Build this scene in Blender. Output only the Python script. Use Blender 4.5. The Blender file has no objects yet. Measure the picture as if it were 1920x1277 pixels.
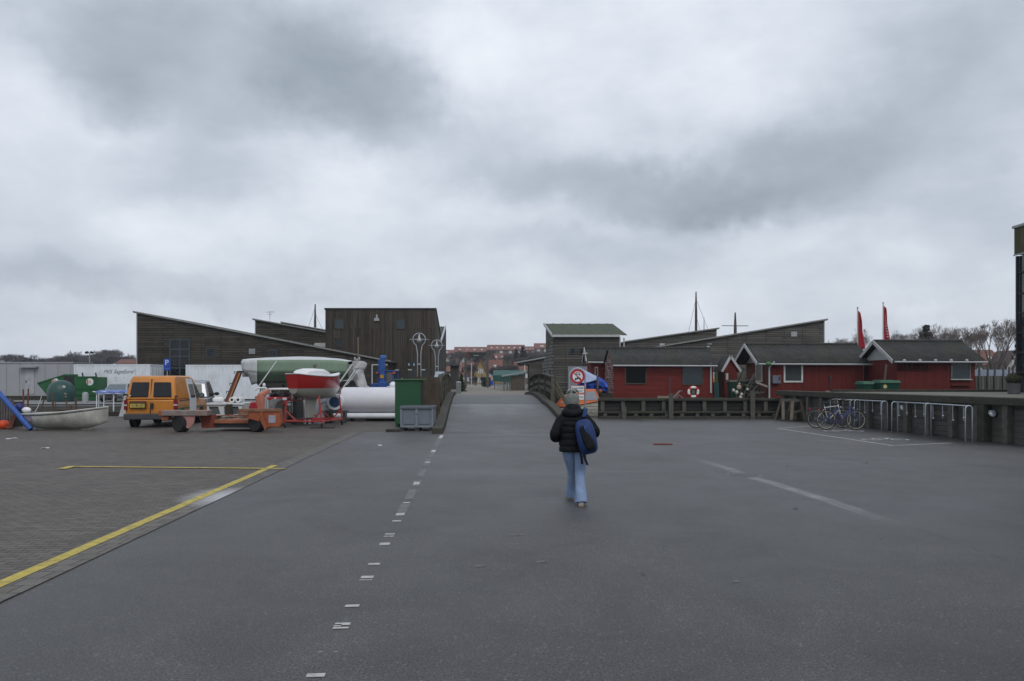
import bpy, math, random
from mathutils import Vector, Matrix
R = math.radians
PI = math.pi
S = bpy.context.scene
C = S.collection

# ---------------------------------------------------------------- camera
F = 1464.0          # focal length in photograph pixels (1920 wide)
EYE = 1.75
HOR = 712.0
cam_d = bpy.data.cameras.new("camera")
cam = bpy.data.objects.new("camera", cam_d)
C.objects.link(cam)
cam.location = (0, 0, EYE)
cam.rotation_euler = (R(90), 0, 0)
cam_d.sensor_width = 36
cam_d.lens = 36 * F / 1920
cam_d.shift_y = (HOR - 638.5) / 1920
cam_d.clip_start = 0.1
cam_d.clip_end = 6000
S.camera = cam


def W(px, py, Y):
    return Vector(((px - 960) * Y / F, Y, EYE - (py - HOR) * Y / F))


def G(px, py, z=0.0):
    Y = (EYE - z) * F / (py - HOR)
    return Vector(((px - 960) * Y / F, Y, z))


def XA(px, Y):
    return (px - 960) * Y / F


def ZA(py, Y):
    return EYE - (py - HOR) * Y / F


# ---------------------------------------------------------------- view, sky, sun
S.view_settings.view_transform = 'Standard'
S.view_settings.look = 'None'
S.view_settings.exposure = 0.0
S.view_settings.gamma = 1.0
SUN_EL, SUN_AZ = R(48), R(165)

wd = bpy.data.worlds.new("World")
S.world = wd
wd.use_nodes = True
nt = wd.node_tree
nt.nodes.clear()
N = nt.nodes.new
L = nt.links.new


def math_node(tree, op, a, b=None, c=None):
    n = tree.nodes.new('ShaderNodeMath')
    n.operation = op
    for i, v in enumerate((a, b, c)):
        if v is None:
            continue
        if isinstance(v, (int, float)):
            n.inputs[i].default_value = v
        else:
            tree.links.new(v, n.inputs[i])
    return n.outputs[0]


def azel(px, py):
    u, v = px - 960, HOR - py
    return math.atan2(u, F), math.atan2(v, math.hypot(F, u))


tc = N('ShaderNodeTexCoord')
sep = N('ShaderNodeSeparateXYZ')
L(tc.outputs['Generated'], sep.inputs[0])
az = math_node(nt, 'ARCTAN2', sep.outputs[0], sep.outputs[1])
el = math_node(nt, 'ARCSINE', sep.outputs[2])
wn = N('ShaderNodeTexNoise')
wn.inputs['Scale'].default_value = 4.5
wn.inputs['Detail'].default_value = 5
wn.inputs['Roughness'].default_value = 0.55
L(tc.outputs['Generated'], wn.inputs['Vector'])
ws = N('ShaderNodeVectorMath'); ws.operation = 'SUBTRACT'
L(wn.outputs['Color'], ws.inputs[0]); ws.inputs[1].default_value = (.5, .5, .5)
wm = N('ShaderNodeVectorMath'); wm.operation = 'MULTIPLY'
L(ws.outputs[0], wm.inputs[0]); wm.inputs[1].default_value = (.16, .13, 0)
cb = N('ShaderNodeCombineXYZ')
L(az, cb.inputs[0]); L(el, cb.inputs[1])
wn2 = N('ShaderNodeTexNoise'); wn2.inputs['Scale'].default_value = 16; wn2.inputs['Detail'].default_value = 6
wn2.inputs['Roughness'].default_value = .6
L(tc.outputs['Generated'], wn2.inputs['Vector'])
ws2 = N('ShaderNodeVectorMath'); ws2.operation = 'SUBTRACT'
L(wn2.outputs['Color'], ws2.inputs[0]); ws2.inputs[1].default_value = (.5, .5, .5)
wm2 = N('ShaderNodeVectorMath'); wm2.operation = 'MULTIPLY_ADD'
L(ws2.outputs[0], wm2.inputs[0]); wm2.inputs[1].default_value = (.085, .06, 0); L(wm.outputs[0], wm2.inputs[2])
wa = N('ShaderNodeVectorMath'); wa.operation = 'ADD'
L(cb.outputs[0], wa.inputs[0]); L(wm2.outputs[0], wa.inputs[1])
# cloud masses: px, py, rx, ry (photo pixels), tilt, amplitude
BLOBS = [
    (400, 90, 340, 130, -8, -.36), (640, 150, 170, 95, -20, -.30), (200, 40, 160, 80, 0, -.10), (330, 305, 190, 52, 0, -.18), (140, 120, 110, 60, -20, -.10),
    (960, 270, 170, 75, -6, -.12), (1180, 345, 330, 52, -3, -.30), (1420, 320, 260, 75, 8, -.26), (1720, 250, 330, 120, 18, -.22), (1560, 200, 220, 60, 10, -.10),
    (1080, 470, 230, 38, 0, -.18), (1780, 420, 260, 60, 0, -.12), (60, 470, 150, 100, 20, -.14), (1160, 520, 200, 22, 0, -.08),
    (260, 540, 380, 30, 0, -.15), (620, 575, 280, 20, 0, -.10), (960, 600, 300, 24, 0, -.08), (1800, 30, 140, 70, 0, -.14),
    (880, 90, 95, 120, 10, .16), (1150, 80, 330, 120, 0, .18), (90, 210, 190, 75, -14, .12),
    (620, 310, 150, 90, 0, .14), (1480, 435, 130, 40, 0, .16), (1350, 540, 110, 60, 0, .10),
    (300, 430, 200, 46, 0, .10), (1720, 590, 42, 14, 30, .12), (640, 440, 200, 60, 0, .10), (860, 360, 90, 50, 0, .08),
]
tot = None
for px, py, rx, ry, tilt, amp in BLOBS:
    a0, e0 = azel(px, py)
    mp = N('ShaderNodeMapping'); mp.vector_type = 'TEXTURE'
    mp.inputs['Location'].default_value = (a0, e0, 0)
    mp.inputs['Rotation'].default_value = (0, 0, R(tilt))
    mp.inputs['Scale'].default_value = (rx / F, ry / F, 1)
    L(wa.outputs[0], mp.inputs['Vector'])
    ln = N('ShaderNodeVectorMath'); ln.operation = 'LENGTH'
    L(mp.outputs[0], ln.inputs[0])
    g2 = math_node(nt, 'POWER', ln.outputs['Value'], 3.6)
    g3 = math_node(nt, 'MULTIPLY', g2, -1.0)
    g4 = math_node(nt, 'EXPONENT', g3)
    amp *= .60
    tot = math_node(nt, 'MULTIPLY', g4, amp) if tot is None else math_node(nt, 'MULTIPLY_ADD', g4, amp, tot)
# finer cloud texture, flattened towards the horizon
cs = N('ShaderNodeCombineXYZ')
elz = math_node(nt, 'MULTIPLY', el, 1.9)
L(az, cs.inputs[0]); L(elz, cs.inputs[1])
n1 = N('ShaderNodeTexNoise'); n1.inputs['Scale'].default_value = 5.0; n1.inputs['Detail'].default_value = 8
n1.inputs['Roughness'].default_value = 0.56
n1.inputs['Distortion'].default_value = 0.15
L(cs.outputs[0], n1.inputs['Vector'])
det = math_node(nt, 'MULTIPLY_ADD', n1.outputs['Fac'], .38, -.19)
n2 = N('ShaderNodeTexNoise'); n2.inputs['Scale'].default_value = 15.0; n2.inputs['Detail'].default_value = 8
n2.inputs['Roughness'].default_value = 0.6
L(cs.outputs[0], n2.inputs['Vector'])
det = math_node(nt, 'ADD', det, math_node(nt, 'MULTIPLY_ADD', n2.outputs['Fac'], .11, -.055))
b = math_node(nt, 'ADD', tot, det)
b = math_node(nt, 'ADD', b, 0.67)
# paler, greyer towards the horizon
ramp = N('ShaderNodeValToRGB')
L(b, ramp.inputs[0])
e = ramp.color_ramp.elements
e[0].position = 0.0; e[0].color = (.185, .215, .262, 1)
e[1].position = 1.0; e[1].color = (.85, .88, .92, 1)
for p, c in ((.3, (.29, .33, .388, 1)), (.55, (.455, .505, .575, 1)), (.78, (.665, .71, .78, 1))):
    x = ramp.color_ramp.elements.new(p); x.color = c
sky = N('ShaderNodeTexSky')
sky.sky_type = 'NISHITA'; sky.sun_disc = False
sky.sun_elevation = SUN_EL; sky.sun_rotation = SUN_AZ
sky.air_density = 1.5; sky.dust_density = 4
sc10 = N('ShaderNodeVectorMath'); sc10.operation = 'SCALE'; sc10.inputs['Scale'].default_value = 12.0
L(ramp.outputs[0], sc10.inputs[0])
mx = N('ShaderNodeMix'); mx.data_type = 'RGBA'; mx.inputs['Factor'].default_value = 0.94
L(sky.outputs[0], mx.inputs['A']); L(sc10.outputs[0], mx.inputs['B'])
bg = N('ShaderNodeBackground'); bg.inputs['Strength'].default_value = 0.1
L(mx.outputs['Result'], bg.inputs['Color'])
wo = N('ShaderNodeOutputWorld')
L(bg.outputs[0], wo.inputs['Surface'])

sd = bpy.data.lights.new("sun", 'SUN')
sd.energy = 1.05; sd.angle = R(28); sd.color = (1.0, .975, .94)
sun = bpy.data.objects.new("sun", sd)
C.objects.link(sun)
sun.rotation_euler = (R(90) - SUN_EL, 0, -SUN_AZ + PI)
sun.location = (0, 0, 60)


# ---------------------------------------------------------------- materials
def lin(r, g, b_):
    f = lambda v: (v / 255 / 12.92) if v / 255 <= .04045 else ((v / 255 + .055) / 1.055) ** 2.4
    return (f(r), f(g), f(b_))


MATS = {}


def mat(name, col, rough=.6, metal=0.0, var=.18, vscale=3.0, bump=.0, bscale=40.0, dirt=None, dscale=1.2, damt=.5, spec=.33, coat=0.0, alpha=1.0):
    """plain material with tonal variation, optional dirt patches and fine bump"""
    if name in MATS:
        return MATS[name]
    m = bpy.data.materials.new(name)
    m.use_nodes = True
    t = m.node_tree
    bs = t.nodes['Principled BSDF']
    bs.inputs['Roughness'].default_value = rough
    bs.inputs['Metallic'].default_value = metal
    bs.inputs['Specular IOR Level'].default_value = spec
    bs.inputs['Coat Weight'].default_value = coat
    co = t.nodes.new('ShaderNodeTexCoord')
    n = t.nodes.new('ShaderNodeTexNoise')
    n.inputs['Scale'].default_value = vscale; n.inputs['Detail'].default_value = 6
    n.inputs['Roughness'].default_value = .65
    t.links.new(co.outputs['Object'], n.inputs['Vector'])
    mr = t.nodes.new('ShaderNodeMapRange')
    mr.inputs['From Min'].default_value = .3; mr.inputs['From Max'].default_value = .7
    mr.inputs['To Min'].default_value = 1 - var; mr.inputs['To Max'].default_value = 1 + var
    t.links.new(n.outputs['Fac'], mr.inputs['Value'])
    sc = t.nodes.new('ShaderNodeVectorMath'); sc.operation = 'SCALE'
    sc.inputs[0].default_value = col
    t.links.new(mr.outputs[0], sc.inputs['Scale'])
    out = sc.outputs[0]
    if dirt is not None:
        d = t.nodes.new('ShaderNodeTexNoise')
        d.inputs['Scale'].default_value = dscale; d.inputs['Detail'].default_value = 8
        d.inputs['Roughness'].default_value = .7
        mpg = t.nodes.new('ShaderNodeMapping'); mpg.inputs['Location'].default_value = (3.1, 7.7, 1.3)
        mpg.inputs['Scale'].default_value = (1, 1, .45)
        t.links.new(co.outputs['Object'], mpg.inputs['Vector'])
        t.links.new(mpg.outputs[0], d.inputs['Vector'])
        dr = t.nodes.new('ShaderNodeMapRange')
        dr.inputs['From Min'].default_value = .48; dr.inputs['From Max'].default_value = .72
        dr.inputs['To Max'].default_value = damt
        t.links.new(d.outputs['Fac'], dr.inputs['Value'])
        mix = t.nodes.new('ShaderNodeMix'); mix.data_type = 'RGBA'
        t.links.new(dr.outputs[0], mix.inputs['Factor'])
        t.links.new(out, mix.inputs['A'])
        mix.inputs['B'].default_value = (*dirt, 1)
        out = mix.outputs['Result']
    t.links.new(out, bs.inputs['Base Color'])
    if bump:
        bn = t.nodes.new('ShaderNodeTexNoise'); bn.inputs['Scale'].default_value = bscale
        bn.inputs['Detail'].default_value = 4
        t.links.new(co.outputs['Object'], bn.inputs['Vector'])
        bp = t.nodes.new('ShaderNodeBump'); bp.inputs['Strength'].default_value = bump
        bp.inputs['Distance'].default_value = .02
        t.links.new(bn.outputs['Fac'], bp.inputs['Height'])
        t.links.new(bp.outputs[0], bs.inputs['Normal'])
    MATS[name] = m
    return m


def boards(name, cols, mortar, bw=2.4, rh=.16, gap=.012, vertical=False, rough=.8, bump=.6, stain=None, vary=.35, offset=.37):
    """timber boards or bricks laid out in the object's own metres: rows along z (or upright boards)"""
    if name in MATS:
        return MATS[name]
    m = bpy.data.materials.new(name); m.use_nodes = True
    t = m.node_tree
    bs = t.nodes['Principled BSDF']; bs.inputs['Roughness'].default_value = rough
    bs.inputs['Specular IOR Level'].default_value = .25
    co = t.nodes.new('ShaderNodeTexCoord')
    sp = t.nodes.new('ShaderNodeSeparateXYZ'); t.links.new(co.outputs['Object'], sp.inputs[0])
    u = math_node(t, 'ADD', sp.outputs[0], sp.outputs[1])
    cbn = t.nodes.new('ShaderNodeCombineXYZ')
    if vertical:
        t.links.new(sp.outputs[2], cbn.inputs[0]); t.links.new(u, cbn.inputs[1])
    else:
        t.links.new(u, cbn.inputs[0]); t.links.new(sp.outputs[2], cbn.inputs[1])
    br = t.nodes.new('ShaderNodeTexBrick')
    br.offset = offset
    br.inputs['Scale'].default_value = 1
    br.inputs['Brick Width'].default_value = bw; br.inputs['Row Height'].default_value = rh
    br.inputs['Mortar Size'].default_value = gap; br.inputs['Mortar Smooth'].default_value = .1
    br.inputs['Color1'].default_value = (*cols[0], 1); br.inputs['Color2'].default_value = (*cols[1], 1)
    br.inputs['Mortar'].default_value = (*mortar, 1)
    t.links.new(cbn.outputs[0], br.inputs['Vector'])
    n = t.nodes.new('ShaderNodeTexNoise'); n.inputs['Scale'].default_value = 1.0; n.inputs['Detail'].default_value = 8
    n.inputs['Roughness'].default_value = .7
    mp_ = t.nodes.new('ShaderNodeMapping')
    mp_.inputs['Scale'].default_value = (.6, 7, 1) if not vertical else (.5, 6, 1)
    t.links.new(cbn.outputs[0], mp_.inputs['Vector']); t.links.new(mp_.outputs[0], n.inputs['Vector'])
    mr = t.nodes.new('ShaderNodeMapRange')
    mr.inputs['From Min'].default_value = .3; mr.inputs['From Max'].default_value = .7
    mr.inputs['To Min'].default_value = 1 - vary; mr.inputs['To Max'].default_value = 1 + vary
    t.links.new(n.outputs['Fac'], mr.inputs['Value'])
    sc = t.nodes.new('ShaderNodeVectorMath'); sc.operation = 'SCALE'
    t.links.new(br.outputs['Color'], sc.inputs[0]); t.links.new(mr.outputs[0], sc.inputs['Scale'])
    out = sc.outputs[0]
    if stain is not None:
        d = t.nodes.new('ShaderNodeTexNoise'); d.inputs['Scale'].default_value = .7; d.inputs['Detail'].default_value = 7
        d.inputs['Roughness'].default_value = .65
        t.links.new(co.outputs['Object'], d.inputs['Vector'])
        dr = t.nodes.new('ShaderNodeMapRange')
        dr.inputs['From Min'].default_value = .45; dr.inputs['From Max'].default_value = .7; dr.inputs['To Max'].default_value = .75
        t.links.new(d.outputs['Fac'], dr.inputs['Value'])
        mix = t.nodes.new('ShaderNodeMix'); mix.data_type = 'RGBA'
        t.links.new(dr.outputs[0], mix.inputs['Factor']); t.links.new(out, mix.inputs['A'])
        mix.inputs['B'].default_value = (*stain, 1)
        out = mix.outputs['Result']
    t.links.new(out, bs.inputs['Base Color'])
    bp = t.nodes.new('ShaderNodeBump'); bp.inputs['Strength'].default_value = bump; bp.inputs['Distance'].default_value = .02
    inv = math_node(t, 'SUBTRACT', 1.0, br.outputs['Fac'])
    t.links.new(inv, bp.inputs['Height']); t.links.new(bp.outputs[0], bs.inputs['Normal'])
    MATS[name] = m
    return m


def glass(name, tint=(.008, .010, .012), rough=.1, spec=.35):
    return mat(name, tint, rough, 0, .1, 2, 0, spec=spec)


# ---------------------------------------------------------------- mesh builder
class MB:
    def __init__(self, M=None):
        self.v = []; self.f = []; self.mi = []; self.m = 0
        self.M = M or Matrix.Identity(4)

    def add(self, verts, faces):
        o = len(self.v)
        self.v += [tuple(self.M @ Vector(p)) for p in verts]
        self.f += [tuple(i + o for i in fc) for fc in faces]
        self.mi += [self.m] * len(faces)
        return self

    def box(self, c, s, rz=0, rx=0, ry=0):
        hx, hy, hz = s[0] / 2, s[1] / 2, s[2] / 2
        q = Matrix.Translation(Vector(c)) @ Matrix.Rotation(rz, 4, 'Z') @ Matrix.Rotation(rx, 4, 'X') @ Matrix.Rotation(ry, 4, 'Y')
        vs = [q @ Vector((x, y, z)) for z in (-hz, hz) for y in (-hy, hy) for x in (-hx, hx)]
        return self.add(vs, [(0, 2, 3, 1), (4, 5, 7, 6), (0, 1, 5, 4), (2, 6, 7, 3), (0, 4, 6, 2), (1, 3, 7, 5)])

    def b2(self, a, b):
        """box from min corner to max corner"""
        return self.box([(a[i] + b[i]) / 2 for i in range(3)], [abs(b[i] - a[i]) for i in range(3)])

    def tube(self, pts, r, n=8, cap=True, closed=False):
        pts = [Vector(p) for p in pts]
        rs = r if isinstance(r, (list, tuple)) else [r] * len(pts)
        rings = []
        up = Vector((0, 0, 1))
        m = len(pts)
        for i, p in enumerate(pts):
            if closed:
                d = pts[(i + 1) % m] - pts[i - 1]
            else:
                d = pts[min(i + 1, m - 1)] - pts[max(i - 1, 0)]
            if d.length < 1e-9:
                d = Vector((0, 0, 1))
            d.normalize()
            if abs(d.dot(up)) > (.95 if i == 0 else .999):
                up = Vector((1, 0, 0)) if abs(d.x) < .9 else Vector((0, 1, 0))
            a = d.cross(up).normalized(); b_ = a.cross(d).normalized()
            rings.append([p + a * math.cos(2 * PI * k / n) * rs[i] + b_ * math.sin(2 * PI * k / n) * rs[i] for k in range(n)])
            up = b_
        vs = [q for rg in rings for q in rg]
        fs = []
        for i in range(m if closed else m - 1):
            j = (i + 1) % m
            for k in range(n):
                fs.append((i * n + k, i * n + (k + 1) % n, j * n + (k + 1) % n, j * n + k))
        if cap and not closed:
            fs.append(tuple(range(n))[::-1]); fs.append(tuple((m - 1) * n + k for k in range(n)))
        return self.add(vs, fs)

    def bar(self, p0, p1, w, h):
        """rectangular bar between two points: w across (horizontal), h upright"""
        p0, p1 = Vector(p0), Vector(p1)
        d = (p1 - p0).normalized()
        up = Vector((0, 0, 1)) if abs(d.z) < .97 else Vector((0, 1, 0))
        a = d.cross(up).normalized(); b_ = a.cross(d).normalized()
        vs = []
        for p in (p0, p1):
            for sa, sb in ((-1, -1), (1, -1), (1, 1), (-1, 1)):
                vs.append(p + a * sa * w / 2 + b_ * sb * h / 2)
        return self.add(vs, [(0, 3, 2, 1), (4, 5, 6, 7), (0, 1, 5, 4), (1, 2, 6, 5), (2, 3, 7, 6), (3, 0, 4, 7)])

    def prism(self, poly, d0, d1, axis='Y'):
        """polygon in the plane across axis, extruded from d0 to d1. axis Y: poly=(x,z); X: (y,z); Z: (x,y)"""
        n = len(poly)
        def P(p, d):
            return (p[0], d, p[1]) if axis == 'Y' else ((d, p[0], p[1]) if axis == 'X' else (p[0], p[1], d))
        vs = [P(p, d0) for p in poly] + [P(p, d1) for p in poly]
        fs = [tuple(range(n))[::-1], tuple(range(n, 2 * n))]
        for i in range(n):
            fs.append((i, (i + 1) % n, (i + 1) % n + n, i + n))
        return self.add(vs, fs)

    def lathe(self, prof, n=16, c=(0, 0, 0), axis='Z', cap=True):
        """profile [(r, h)] turned about an axis through c"""
        vs = []; fs = []
        for r, h in prof:
            for k in range(n):
                a = 2 * PI * k / n
                x, y = r * math.cos(a), r * math.sin(a)
                p = (x, y, h) if axis == 'Z' else ((h, x, y) if axis == 'X' else (x, h, y))
                vs.append((p[0] + c[0], p[1] + c[1], p[2] + c[2]))
        m = len(prof)
        for i in range(m - 1):
            for k in range(n):
                fs.append((i * n + k, i * n + (k + 1) % n, (i + 1) * n + (k + 1) % n, (i + 1) * n + k))
        if cap and prof[0][0] > 1e-6: fs.append(tuple(range(n))[::-1])
        if cap and prof[-1][0] > 1e-6: fs.append(tuple((m - 1) * n + k for k in range(n)))
        return self.add(vs, fs)

    def ell(self, c, r, n=14, m=9):
        pr = [(max(math.sin(PI * i / m), 1e-4), -math.cos(PI * i / m)) for i in range(m + 1)]
        vs = []; fs = []
        for rr, h in pr:
            for k in range(n):
                a = 2 * PI * k / n
                vs.append((c[0] + rr * math.cos(a) * r[0], c[1] + rr * math.sin(a) * r[1], c[2] + h * r[2]))
        for i in range(m):
            for k in range(n):
                fs.append((i * n + k, i * n + (k + 1) % n, (i + 1) * n + (k + 1) % n, (i + 1) * n + k))
        return self.add(vs, fs)

    def loft(self, secs, cap=True):
        """list of equal-length closed rings"""
        n = len(secs[0]); m = len(secs)
        vs = [p for s_ in secs for p in s_]; fs = []
        for i in range(m - 1):
            for k in range(n):
                fs.append((i * n + k, i * n + (k + 1) % n, (i + 1) * n + (k + 1) % n, (i + 1) * n + k))
        if cap:
            fs.append(tuple(range(n))[::-1]); fs.append(tuple((m - 1) * n + k for k in range(n)))
        return self.add(vs, fs)

    def sheet(self, rows):
        """open grid of points"""
        n = len(rows[0]); vs = [p for r in rows for p in r]; fs = []
        for i in range(len(rows) - 1):
            for k in range(n - 1):
                fs.append((i * n + k, i * n + k + 1, (i + 1) * n + k + 1, (i + 1) * n + k))
        return self.add(vs, fs)

    def poly(self, pts):
        return self.add(pts, [tuple(range(len(pts)))])

    def build(self, name, mats, parent=None, smooth=False, bevel=0, solid=0, sub=0, label=None):
        me = bpy.data.meshes.new(name)
        me.from_pydata(self.v, [], self.f)
        me.update()
        o = bpy.data.objects.new(name, me)
        C.objects.link(o)
        for m_ in (mats if isinstance(mats, (list, tuple)) else [mats]):
            me.materials.append(m_)
        me.polygons.foreach_set('material_index', self.mi)
        if smooth:
            for p in me.polygons: p.use_smooth = True
            if smooth != 'all':
                try:
                    me.set_sharp_from_angle(angle=R(38))
                except Exception:
                    pass
        if solid:
            md = o.modifiers.new('solid', 'SOLIDIFY'); md.thickness = solid; md.offset = 0
        if bevel:
            md = o.modifiers.new('bevel', 'BEVEL'); md.width = bevel; md.segments = 2; md.limit_method = 'ANGLE'
            md.angle_limit = R(35)
        if sub:
            md = o.modifiers.new('sub', 'SUBSURF'); md.levels = sub; md.render_levels = sub
        if parent is not None:
            o.parent = parent
        if label: o['label'] = label
        return o


def thing(name, label, cat, loc=(0, 0, 0), rz=0, group=None):
    o = bpy.data.objects.new(name, None)
    o.empty_display_size = .2
    C.objects.link(o)
    o.location = loc; o.rotation_euler = (0, 0, rz)
    o['label'] = label; o['category'] = cat
    if group: o['group'] = group
    return o


def tag(o, label, cat, group=None, kind=None):
    o['label'] = label; o['category'] = cat
    if group: o['group'] = group
    if kind: o['kind'] = kind
    return o


def struct(name, mb, m, label=None, **k):
    o = mb.build(name, m, None, **k)
    o['kind'] = 'structure'
    if label: o['label'] = label; o['category'] = name.replace('_', ' ')
    return o


def copy_tree(root, loc=None, rz=None, label=None, scale=None):
    def rec(o, par):
        c = o.copy(); C.objects.link(c)
        c.parent = par
        for ch in o.children: rec(ch, c)
        return c
    r = rec(root, None)
    if loc is not None: r.location = loc
    if rz is not None: r.rotation_euler = (0, 0, rz)
    if label: r['label'] = label
    if scale: r.scale = scale if isinstance(scale, (tuple, list)) else (scale,) * 3
    return r


def text(name, s, parent, loc, rot, size, m, shear=0, width=None, extrude=.003, ax='CENTER'):
    cu = bpy.data.curves.new(name, 'FONT')
    cu.body = s; cu.size = size; cu.extrude = extrude; cu.shear = shear
    cu.align_x = ax; cu.align_y = 'CENTER'
    cu.materials.append(m)
    o = bpy.data.objects.new(name, cu); C.objects.link(o)
    o.parent = parent; o.location = loc; o.rotation_euler = rot
    if width:
        bpy.context.view_layer.update()
        w = o.dimensions.x
        sx_ = width / w if w > 0 else 1
    else:
        sx_ = 1
        bpy.context.view_layer.update()
    me = bpy.data.meshes.new_from_object(o.evaluated_get(bpy.context.evaluated_depsgraph_get()))
    bpy.data.objects.remove(o)
    me.transform(Matrix.Diagonal((sx_, 1, 1, 1)))
    me.name = name
    o = bpy.data.objects.new(name, me); C.objects.link(o)
    o.parent = parent; o.location = loc; o.rotation_euler = rot
    return o


def hull(L_, B, zs0, zs1, zk, tr=.8, bow_p=1.7, n=13, m=9, keel_rise=.35, sheer_dip=.05, fullness=.55, stern_rise=.1, zkeel_fn=None):
    """boat hull rows (stern y=0 to bow y=L_): each row from port gunwale over keel to starboard. returns rows, port rail, starboard rail"""
    rows = []
    for i in range(n):
        t = i / (n - 1)
        hb = B / 2 * (tr + (1 - tr) * math.sin(min(t / .5, 1) * PI / 2)) if t < .5 else B / 2 * max(1 - ((t - .5) / .5) ** bow_p, .012)
        zs = zs0 + (zs1 - zs0) * t - sheer_dip * math.sin(PI * t)
        k = zk + stern_rise * (1 - min(t / .3, 1)) ** 2 + keel_rise * max((t - .6) / .4, 0) ** 2.2
        row = []
        for j in range(2 * m + 1):
            s = (j - m) / m
            a = abs(s)
            x = hb * math.copysign(math.sin(a * PI / 2) ** fullness, s) if a > 0 else 0
            z = k + (zs - k) * (1 - math.cos(a * PI / 2)) ** .85
            row.append((x, L_ * t, z))
        rows.append(row)
    return rows, [r[0] for r in rows], [r[-1] for r in rows]
# ---------------------------------------------------------------- shared materials
M_ = {}
M_['rust_orange'] = mat('orange_paint_worn', (.50, .135, .055), .6, 0, .25, 2.5, .25, 30, dirt=(.14, .07, .045), dscale=2.2, damt=.7)
M_['white_paint'] = mat('white_paint', (.66, .69, .72), .4, 0, .06, 1.5, 0, dirt=(.36, .36, .34), dscale=1.4, damt=.35)
M_['white_clean'] = mat('white_clean', (.72, .72, .73), .35, 0, .04, 1)
M_['black_rubber'] = mat('black_rubber', (.018, .018, .019), .8, 0, .3, 6, .2, 60)
M_['black_plastic'] = mat('black_plastic', (.03, .032, .036), .55, 0, .2, 4)
M_['steel'] = mat('galvanised_steel', (.34, .38, .42), .42, .15, .15, 5)
M_['dark_steel'] = mat('dark_steel', (.06, .065, .07), .5, .4, .3, 5)
M_['blue_steel'] = mat('blue_steel', (.02, .07, .26), .5, 0, .2, 5, dirt=(.03, .05, .09), dscale=3)
M_['red_steel'] = mat('red_steel', (.36, .035, .03), .5, 0, .25, 4, dirt=(.12, .05, .04), dscale=3)
M_['green_steel'] = mat('green_steel', (.012, .075, .028), .5, 0, .15, 2, dirt=(.02, .05, .03), dscale=2)
M_['glass'] = glass('dark_glass')
M_['glass_pale'] = glass('pale_glass', (.12, .15, .16), .08)
M_['old_wood'] = mat('weathered_timber', (.088, .08, .058), .85, 0, .35, 5, .5, 25, dirt=(.04, .055, .025), dscale=1.6, damt=.75)
M_['grey_wood'] = mat('grey_timber', (.082, .077, .068), .85, 0, .35, 6, .5, 30, dirt=(.07, .07, .05), dscale=2.2, damt=.7)
M_['dark_wood'] = mat('dark_timber', (.035, .033, .026), .9, 0, .4, 4, .5, 25)
M_['cap_wood'] = mat('mossy_cap_timber', (.045, .043, .034), .85, 0, .3, 4, .5, 20, dirt=(.045, .055, .024), dscale=1.1, damt=.7)
M_['plank'] = boards('bulwark_planks', ((.07, .066, .058), (.095, .09, .082)), (.012, .012, .01), 3.1, .17, .008, stain=(.045, .05, .035))
M_['plank_y'] = M_['plank']
M_['road_paint'] = mat('road_paint', (.42, .43, .43), .7, 0, .3, 9, .2, 60, dirt=(.10, .10, .10), dscale=6, damt=.9)
M_['sign_red'] = mat('sign_red', (.42, .012, .02), .4, 0, .05)
M_['sign_white'] = mat('sign_white', (.62, .65, .66), .4, 0, .05)
M_['sign_blue'] = mat('sign_blue', (.012, .06, .38), .4, 0, .05)
M_['ink'] = mat('ink_black', (.02, .02, .022), .6)


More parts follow.
